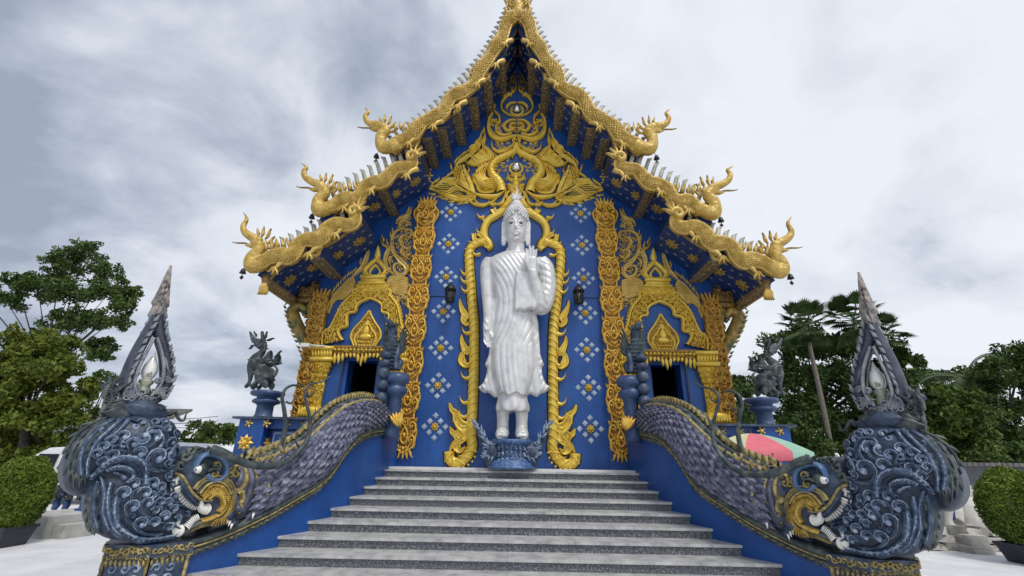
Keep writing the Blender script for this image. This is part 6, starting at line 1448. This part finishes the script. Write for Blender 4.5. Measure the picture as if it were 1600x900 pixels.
def palm(label, Y, foot, top, R, n, droop=.6, fan=True, tr=.12):
    fx, fz = atY(*foot, Y); tx, tz = atY(*top, Y); o = thing('palm_tree', label, 'palm tree', (fx, Y, 0), 'palms on the right')
    m = MB(); tube(m, cr([(fx, Y, 0), ((fx+tx)/2+.1, Y, tz/2), (tx, Y, tz)], 5), lambda k: tr*(1.3-.5*k), 8); obj('trunk', m, mat('palm_bark', (.13, .11, .09), .9, 0, (.24, .21, .17), 9, .5, 30) if 'palm_bark' not in bpy.data.materials else bpy.data.materials['palm_bark'], o)
    lf = MB(); g = random.Random(int(tx*100))
    for i in range(n):
        a = i*2.4+g.uniform(-.2, .2); e = g.uniform(-.9, 1.35); d = Vector((math.cos(a)*math.cos(e), math.sin(a)*math.cos(e), math.sin(e)))
        c = Vector((tx, Y, tz))
        if fan:
            stem = c+d*R*.5; side = d.cross(Vector((0, 0, 1))).normalized(); upv = side.cross(d)
            for k in range(17):
                b = (k-8)/8*1.25; dd = (d*math.cos(b)+side*math.sin(b)).normalized(); L = R*.55*(1-.2*abs(b)); w = side.cross(dd).normalized().cross(dd)*.035*R
                p1 = stem+dd*L*.55; p2 = stem+dd*L+Vector((0, 0, -.18*L)); lf.add([stem, p1-w, p2, p1+w], [(0, 1, 2, 3)])
            tube(lf, [c, stem], .02, 4)
        else:
            prev = c; dirv = d.copy(); pts = [c]
            for k in range(10): dirv = (dirv+Vector((0, 0, -droop*.16*(k/4)))).normalized(); pts.append(pts[-1]+dirv*R/10)
            for k in range(1, 10):
                side = (pts[k+1]-pts[k-1]).cross(Vector((0, 0, 1))).normalized(); t = (pts[k+1]-pts[k]).normalized(); L = R*.30*math.sin(math.pi*min(1, (k+1)/11))
                for q in (0, .5):
                    b0 = pts[k].lerp(pts[k+1], q)
                    for s in (-1, 1): e_ = b0+side*s*L+t*L*.5+Vector((0, 0, -.3*L)); mdl = b0.lerp(e_, .5)+t*.035*R; lf.add([b0, mdl, e_, b0.lerp(e_, .5)-t*.02*R], [(0, 1, 2, 3)])
            tube(lf, pts, .02, 4)
    obj('crown', lf, L_PALM, o, False)
palm('tall fan palm with leaning bare trunk, left one of the two above the dark tree', 24, (1307, 760), (1258, 510), 1.75, 30)
palm('tall fan palm rising directly behind the right flame finial', 25, (1362, 760), (1335, 500), 1.9, 34)
palm('fan palm crown peeking out right of the flame finial tip', 27, (1385, 760), (1380, 525), 1.7, 26)
palm('feathery palm behind the rounded tree on the right', 30, (1510, 760), (1505, 590), 2.6, 20, .8, False)
# clipped bushes in pots
def topiary(px, py, Y, rpx, hpx, label, s):
    c = gpt(px, py, Y); k = abs(atY(px+10, py, Y)[0]-c[0])/10; R = rpx*k; Hh = hpx*k/2
    o = thing('clipped_bush', label, 'bush', (c[0], Y, c[2]-Hh), 'clipped bushes in pots')
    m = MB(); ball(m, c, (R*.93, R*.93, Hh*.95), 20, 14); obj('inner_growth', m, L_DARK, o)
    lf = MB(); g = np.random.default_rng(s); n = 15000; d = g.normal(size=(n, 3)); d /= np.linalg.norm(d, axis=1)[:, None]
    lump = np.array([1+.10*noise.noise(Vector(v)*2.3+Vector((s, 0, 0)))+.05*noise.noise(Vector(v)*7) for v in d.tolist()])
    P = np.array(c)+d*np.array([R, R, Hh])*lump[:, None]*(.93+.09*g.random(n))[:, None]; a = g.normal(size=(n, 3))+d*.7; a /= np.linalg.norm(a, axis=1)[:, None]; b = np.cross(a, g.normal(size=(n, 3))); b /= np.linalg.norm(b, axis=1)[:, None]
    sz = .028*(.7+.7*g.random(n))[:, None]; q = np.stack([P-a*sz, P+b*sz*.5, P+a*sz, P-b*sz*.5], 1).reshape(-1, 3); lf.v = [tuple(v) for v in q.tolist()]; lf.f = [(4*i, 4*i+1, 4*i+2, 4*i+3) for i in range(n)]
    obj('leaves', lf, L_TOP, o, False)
    zb_ = c[2]-Hh*.90
    p = thing('plant_pot', 'black square plastic pot under the clipped bush on the %s' % ('left' if s == 1 else 'right'), 'pot', (c[0], Y, 0), 'pots of the clipped bushes'); m = MB(); r1, r0_ = R*.62, R*.5
    rows = [[(c[0]+x*r, Y+y*r, z) for x, y in ((-1, -1), (1, -1), (1, 1), (-1, 1))] for r, z in ((r0_, .005), (r1, zb_), (r1*1.06, zb_), (r1*1.06, zb_+.05), (r1*.95, zb_+.05), (r1*.93, zb_-.03))]
    m.grid(rows, True, True); obj('pot_body', m, mat('black_plastic', (.02, .022, .03), .5, 0, (.035, .037, .05), 4) if 'black_plastic' not in bpy.data.materials else bpy.data.materials['black_plastic'], p, False)
topiary(29, 771, 9.7, 40, 106, 'clipped egg shaped green bush on the left beside the white van', 1)
topiary(1594, 795, 9.9, 48, 118, 'clipped round green bush on the right in front of the stone wall', 2)
# low kerb wall left with small blue dragon
CONC = mat('weathered_concrete', (.30, .29, .27), .85, 0, (.50, .49, .46), 2.2, .3, 20, col3=(.42, .41, .38), vdet=8)
a = Vector((*[p for p in atY(62, 820, 11.6)], 0)); 
def gp(px, py):
    d = ray(px, py); k = -_E[2]/d[2]; p = _E+d*k; return (float(p[0]), float(p[1]))
wl = [gp(66, 843), gp(150, 832)]; dirx = np.array(wl[1])-np.array(wl[0]); L = np.hypot(*dirx); dirx /= L; nrm = np.array([-dirx[1], dirx[0]])
p0 = np.array(wl[0])-dirx*.0; p1 = p0+dirx*4.2; hq = .42
o = thing('low_kerb_wall', 'low weathered concrete planter wall left of the carved wave', 'wall', (p0[0], p0[1], 0))
m = MB(); hexa(m, [(*p0, .001), (*p1, .001), (*(p1+nrm*1.4), .001), (*(p0+nrm*1.4), .001)], [(*(p0+nrm*.06), hq), (*(p1+nrm*.06), hq), (*(p1+nrm*1.4), hq), (*(p0+nrm*1.4), hq)]); obj('wall_body', m, CONC, o, False)
m = MB(); q0, q1 = p0-nrm*.03+dirx*1.0, p1-nrm*.03; hexa(m, [(*q0, hq+.002), (*q1, hq+.002), (*(q1+nrm*.9), hq+.002), (*(q0+nrm*.9), hq+.002)], [(*q0, hq+.05), (*q1, hq+.05), (*(q1+nrm*.9), hq+.05), (*(q0+nrm*.9), hq+.05)]); obj('blue_slab', m, BLUE, o, False)
m = MB(); hexa(m, [(*(p0+dirx*.12-nrm*.34), .001), (*(p0+dirx*.75-nrm*.34), .001), (*(p0+dirx*.75-nrm*.002), .001), (*(p0+dirx*.12-nrm*.002), .001)], [(*(p0+dirx*.15-nrm*.30), .26), (*(p0+dirx*.72-nrm*.30), .26), (*(p0+dirx*.75-nrm*.002), .26), (*(p0+dirx*.12-nrm*.002), .26)]); obj('step_block', m, CONC, o, False)
YD_ = float((p0+nrm*.5+dirx*2)[1]); D3 = lambda px, py, y=0.0: (lambda q: (q[0], YD_+y, q[1]))(atY(px, py, YD_))
def bdrag(m, f):
    tube(m, cr([D3(100, 772), D3(110, 760), D3(125, 758), D3(140, 765), D3(155, 775)], 4), lambda k: .20+.04*math.sin(3*k), 12)
    tube(m, cr([D3(103, 770), D3(93, 768), D3(90, 778), D3(95, 788)], 4), lambda k: .16-.08*k, 9)
    for x in (96, 112, 138, 150):
        tube(m, [D3(x, 775, -.1), D3(x-1, 790, -.12), D3(x-4, 796, -.16)], [.11, .08, .07], 8)
    mp = mpY(YD_-.2)
    for k in range(26): a = D3(92+k*2.2, 752+6*math.sin(k)); flame(f, mp, (a[0], a[2]), random.uniform(.8, 2.6), .2, .035, .06, .3)
    for k in range(20): a = D3(random.uniform(90, 150), random.uniform(758, 780)); curl(f, mp, (a[0], a[2]), .06, random.uniform(0, 6), 1, .02, .06)
creature(bdrag, 'small dark blue crouching dragon on the low concrete wall at left', None, (p0[0]+2, YD_, hq+.05), mat('deep_blue_glaze', (.01, .03, .10), .4, 0, (.05, .11, .24), 8, .4, 25), .025)
if 'group' in bpy.data.objects['guardian_beast'].keys(): pass
# van
VANW = mat('van_white', (.62, .63, .64), .3, 0, (.68, .68, .69), 2); GL = mat('dark_glass', (.010, .012, .014), .35, 0, spec=.25); TY = mat('tyre', (.02, .02, .02), .8)
YV = 17.0; vz = atY(90, 697, YV)[1]; vx0 = atY(40, 720, YV)[0]; v = thing('parked_van', 'white van parked behind the clipped bush on the left', 'van', (vx0+2.2, YV+.9, 0))
Hv = vz; Lv = 4.9
prof = [(0, .35), (0, Hv*.62), (.12, Hv*.86), (.45, Hv*.97), (1.2, Hv), (3.4, Hv), (3.9, Hv*.95), (4.5, Hv*.62), (Lv, Hv*.50), (Lv, .35)]
m = MB(); W_ = 1.8
def ins(y): return .10 if y in (0, 1) else 0
rows = []
for yy, sc in ((0, .96), (.06, 1.0), (W_-.06, 1.0), (W_, .96)):
    rows.append([(vx0+x*1.0, YV+yy+(.22*max(0, (z-Hv*.55)/(Hv*.45)) if yy < 1 else -.22*max(0, (z-Hv*.55)/(Hv*.45))), .35+(z-.35)*sc) for x, z in prof])
m.grid(rows, True, True); obj('body', m, VANW, v, False)
def vwin(x0, x1, z0, z1, nm='window'):
    m = MB(); y0_ = YV+.22*max(0, (z0-Hv*.55)/(Hv*.45))-.012; y1_ = YV+.22*max(0, (z1-Hv*.55)/(Hv*.45))-.012
    m.add([(vx0+x0, y0_, z0), (vx0+x1, y0_, z0), (vx0+x1-.03, y1_, z1), (vx0+x0+.03, y1_, z1)], [(0, 1, 2, 3)]); obj(nm, m, GL, v, False)
for a, b in ((.25, 1.05), (1.2, 2.1), (2.25, 3.15), (3.3, 4.1)): vwin(a, b, Hv*.60, Hv*.86)
for x in (.9, 4.0):
    m = MB(); rows = [[(vx0+x+r*math.cos(a), YV+y, .33+r*math.sin(a)) for a in np.linspace(0, 2*math.pi, 20, endpoint=False)] for r, y in ((.33, .2), (.33, -.02), (.20, -.03))]; m.grid(rows, True, True); obj('wheel', m, TY, v)
# house behind
YH = 24.0; hz0 = atY(150, 662, YH); o = thing('low_house', 'low white house with grey tiled roof and blue trim behind the van', 'house', (-18, YH, 0))
xa, xb = atY(60, 690, YH)[0], atY(190, 690, YH)[0]; ze_ = atY(150, 684, YH)[1]; zr_h = atY(150, 640, YH+4)[1]
m = MB(); box(m, xa, xb, YH, YH+8, 0, ze_-.05); obj('wall', m, mat('house_wall', (.45, .50, .56), .8, 0, (.55, .58, .62), 2), o, False)
m = MB(); hexa(m, [(xa-.4, YH-.5, ze_), (xb+.4, YH-.5, ze_), (xb+.4, YH+4, zr_h), (xa-.4, YH+4, zr_h)], [(xa-.4, YH-.5, ze_+.12), (xb+.4, YH-.5, ze_+.12), (xb+.4, YH+4, zr_h+.12), (xa-.4, YH+4, zr_h+.12)])
TILE = mat('grey_tiles', (.10, .095, .09), .8, 0, (.17, .16, .15), 3)
nt = TILE.node_tree; wv_ = nt.nodes.new('ShaderNodeTexWave'); wv_.inputs['Scale'].default_value = 1.6; tcn = nt.nodes.new('ShaderNodeTexCoord'); bpn = nt.nodes.new('ShaderNodeBump'); bpn.inputs['Strength'].default_value = .8; bpn.inputs['Distance'].default_value = .08
nt.links.new(tcn.outputs['Object'], wv_.inputs[0]); nt.links.new(wv_.outputs[0], bpn.inputs['Height']); nt.links.new(bpn.outputs[0], nt.nodes['Principled BSDF'].inputs['Normal'])
r = obj('roof', m, TILE, o, False)
m = MB()
for k in np.arange(xa, xb, .33): box(m, k, k+.07, YH-.5, YH-.44, ze_+.12, ze_+.17)
tube(m, [(atY(175, 660, YH)[0], YH-.3, ze_+.2), (atY(190, 640, YH+3)[0], YH+3.6, zr_h+.1)], .07, 6); obj('roof_ridge', m, TILE, r, False)
m = MB(); box(m, xa-.1, xb+.1, YH-.02, YH-.001, ze_-.9, ze_-.6); box(m, xa-.45, xb+.45, YH-.56, YH-.51, ze_-.12, ze_+.10); obj('blue_trim', m, BLUE, o, False)
# wires
for i, (ya, yb_) in enumerate(((640, 622), (646, 629), (652, 636))):
    m = MB(); a = Vector(gpt(110, ya-10, 30)); b = Vector(gpt(300, yb_+32, 30)); P = [a.lerp(b, t)+Vector((0, 0, -.35*4*t*(1-t))) for t in np.linspace(-.6, 1.2, 14)]; tube(m, P, .018, 4)
    tag(obj('power_line', m, BLACKM), ('%s of the thin black cables over the grey house roof' % ('topmost', 'middle', 'lowest')[i]), 'cable', 'cables over the house')
# ---- right side: rock base, white lion, parasol
Z9 = lambda x, y: (x/4.09+1400, y/4.09+680)
YR = 11.3; R3 = lambda x, y, yy=0.0: (lambda q: (q[0], YR+yy, q[1]))(atY(*Z9(x, y), YR))
STONE = mat('pale_stone', (.34, .32, .28), .85, 0, (.62, .60, .55), 3, .5, 18, col3=(.52, .50, .45), vdet=8)
o = thing('rock_ledge', 'pale stacked rubble ledge carrying the white lion, right of the carved wave', 'rock ledge', (R3(400, 700)[0], YR, 0))
rk = MB(); g = random.Random(5); zt9 = R3(400, 600)[2]
x0r, x1r = R3(60, 600)[0], R3(720, 600)[0]
box(rk, x0r, x1r-.3, YR+.12, YR+1.4, 0, zt9-.08)
z = .0
while z < zt9-.02:
    x = x0r+g.uniform(-.2, .1)
    while x < x1r-(z*.6):
        w = g.uniform(.16, .38); hgt = g.uniform(.12, .20)
        c = (x+w/2, YR+.12+g.uniform(-.04, .06), z+hgt/2); s_ = [g.uniform(.85, 1.1) for _ in range(6)]
        V8 = [(c[0]+sx_*w*.50*g.uniform(.75, 1.05), c[1]+sy_*.26*g.uniform(.6, 1.15), c[2]+sz_*hgt*.52*g.uniform(.75, 1.05)) for sz_ in (-1, 1) for sx_, sy_ in ((-1, -1), (1, -1), (1, 1), (-1, 1))]
        hexa(rk, V8[:4], V8[4:]); x += w*.97
    z += .155
obj('rubble', rk, STONE, o, False)
m = MB(); b = R3(455, 740); 
for i, (z0_, z1_, w_) in enumerate(((0.004, .10, .22), (.102, .15, .25), (.152, .28, .19), (.282, .34, .23))): box(m, b[0]-w_, b[0]+w_, YR-.42+.02*i, YR-.02, z0_, z1_)
obj('moulded_block', m, STONE, o, False)
def lion(m, f):
    p = lambda x, y, yy=0.0: R3(x, y, .45+yy)
    tube(m, cr([p(215, 420), p(270, 410), p(340, 420), p(390, 430)], 4), [.30, .29, .27, .26, .25, .25, .25, .26, .27, .28, .28, .27, .26], 12)
    ball(m, p(360, 440), (.26, .26, .33), 12, 8); ball(m, p(215, 440), (.28, .26, .36), 12, 8)
    for yy in (-.2, .2):
        tube(m, cr([p(375, 440, yy), p(385, 500, yy), p(395, 560, yy), p(410, 590, yy), p(440, 598, yy)], 4), [.19, .17, .15, .14, .12, .11, .10, .095, .09, .09, .10, .10, .10, .10, .10, .09, .06], 10)
        tube(m, cr([p(230, 450, yy), p(260, 510, yy), p(240, 560, yy), p(275, 595, yy)], 4), [.19, .18, .16, .14, .12, .11, .10, .10, .09, .09, .09, .10, .07], 10)
creature(lion, 'white stone lion standing on the rubble ledge, its head hidden by the carved wave', None, (R3(300, 600)[0], YR+.45, zt9), WHITEP if False else mat('white_stone_figure', (.50, .48, .44), .75, 0, (.72, .70, .66), 4, .3, 20), .035)
WS = bpy.data.materials['white_stone_figure']
o = thing('seated_figure', 'white stone bell shaped figure with pointed crown behind the stone lion', 'figure statue', (R3(440, 500)[0], YR+.9, zt9-.05))
Yq = YR+.9; m = MB(); q = lambda x, y: (lambda t: (t[0], Yq, t[1]))(atY(*Z9(x, y), Yq))
c = q(448, 520); kz = lambda y: q(448, y)[2]-c[2]
lathe(m, c, [(.40, -.25), (.40, 0), (.36, kz(440)), (.28, kz(390)), (.22, kz(345)), (.27, kz(335)), (.27, kz(318)), (.17, kz(310)), (.19, kz(290)), (.20, kz(270)), (.14, kz(250)), (.05, kz(230)), (.02, kz(215))], 18); fb = remesh(m, .03, 2); obj('figure', fb, WS, o)
m = MB(); mp = mpY(Yq-.22)
for k in range(24): a = q(random.uniform(400, 490), random.uniform(350, 500)); curl(m, mp, (a[0], a[2]), .07, random.uniform(0, 6), 1, .02, .06)
obj('relief', m, WS, o)
o = thing('raised_tail_sculpture', 'white stone curled tail shape rising beside the clipped bush on the right', 'sculpture', (R3(520, 500)[0], YR+.6, zt9-.05))
m = MB(); tube(m, cr([R3(510, 560, .6), R3(525, 500, .6), R3(520, 450, .6), R3(500, 410, .6), R3(485, 390, .6)], 4), lambda k: .20*(1-k)+.03, 10); tube(m, cr([R3(520, 460, .6), R3(525, 420, .6), R3(512, 392, .6)], 4), lambda k: .12*(1-k)+.02, 8); obj('tail', remesh(m, .03, 2), WS, o)
o = thing('blue_bucket', 'bright blue plastic bucket between the stone figures on the right', 'bucket', (R3(440, 530)[0], YR+.4, zt9))
m = MB(); c = R3(438, 552, .4); lathe(m, c, [(.13, 0), (.18, .30), (.19, .31), (.17, .31), (.125, .02)], 18); obj('bucket_body', m, mat('bucket_blue', (.02, .08, .45), .35), o)
m = MB(); tube(m, [(c[0]+.18*math.cos(a), c[1]-.02, c[2]+.30-.12*math.sin(a)*.8) for a in np.linspace(0, math.pi, 10)], .008, 5); obj('handle', m, BLACKM, o)
# parasol
YP = 8.6; P3_ = lambda px, py: (lambda q: (q[0], q[1]))(atY(px, py, YP)); ap = P3_(1186, 676); ri = (P3_(1262, 716)[0]-ap[0]); ez = P3_(1200, 712)[1]
YPc = YP+.9; apx = atY(1180, 676, YPc); R = 1.08; ez = atY(1200, 711, YPc-.9)[1]; o = thing('parasol', 'open market parasol with pink, yellow and green panels behind the right serpent', 'parasol', (apx[0], YPc, 0))
YPc = 8.0; apx = atY(1172, 677, YPc); ez = apx[1]-.30; R = .86; o.location = (apx[0], YPc, 0)
cols = [('pink', (.72, .16, .20)), ('pale_green', (.28, .50, .36)), ('pink', None), ('cream', None), ('pale_green', None), ('pink', None), ('pale_green', None), ('cream_yellow', (.72, .70, .38))]
cols = ['pink', 'green', 'cream', 'pink', 'green', 'cream', 'pink', 'cream']
CM = dict(pink=mat('pink_fabric', (.70, .15, .19), .75, 0, (.76, .20, .24), 4), green=mat('green_fabric', (.26, .46, .35), .75, 0, (.32, .53, .41), 4), cream=mat('cream_fabric', (.70, .68, .40), .75, 0, (.76, .73, .48), 4))
order = {4: 'green', 5: 'cream', 6: 'pink', 7: 'green', 0: 'green', 1: 'pink', 2: 'cream', 3: 'pink'}
for k in range(8):
    a0, a1 = 2*math.pi*(k-.75)/8, 2*math.pi*(k+.25)/8; m = MB(); rows = []
    for i, t in enumerate(np.linspace(0, 1, 7)):
        z = apx[1]-(apx[1]-ez)*(t**1.7); rows.append([(apx[0]+R*t*(math.cos(a0)*(1-s)+math.cos(a1)*s), YPc+R*t*(math.sin(a0)*(1-s)+math.sin(a1)*s), z-.015*math.sin(math.pi*s)*t) for s in np.linspace(0, 1, 6)])
    rows.append([(x, y, z-.13) for x, y, z in rows[-1]]); m.grid(rows); obj('canopy_panel', m, CM[order[k]], o, True)
m = MB(); tube(m, [(apx[0], YPc, 0.0), (apx[0], YPc, apx[1]+.06)], .022, 8)
obj('pole', m, BLACKM, o)
m = MB()
for k in range(8):
    a = 2*math.pi*(k-.17)/8; tube(m, [(apx[0], YPc, apx[1]-.06), (apx[0]+R*.5*math.cos(a), YPc+R*.5*math.sin(a), apx[1]-(apx[1]-ez)*.31-.07), (apx[0]+R*.96*math.cos(a), YPc+R*.96*math.sin(a), ez-.05)], .008, 4)
obj('ribs', m, BLACKM, o)
# low building behind right, its deep shade put into the wall colour
o = thing('garden_shed', 'low shed behind the stone lion, its pale wall coloured dark for deep shade', 'shed', (13, 17, 0))
m = MB(); xa = atY(1400, 700, 17)[0]; xb = atY(1600, 700, 17)[0]; zt_s = atY(1500, 728, 17)[1]; box(m, xa, xb, 17, 19, 0, zt_s); obj('wall', m, mat('shaded_shed_wall', (.10, .11, .12), .9, 0, (.16, .17, .17), 2), o, False)
m = MB(); box(m, xa-.3, xb+.3, 16.6, 19.3, zt_s+.002, zt_s+.12); obj('roof', m, TILE, o, False)
for i in range(9):
    pass
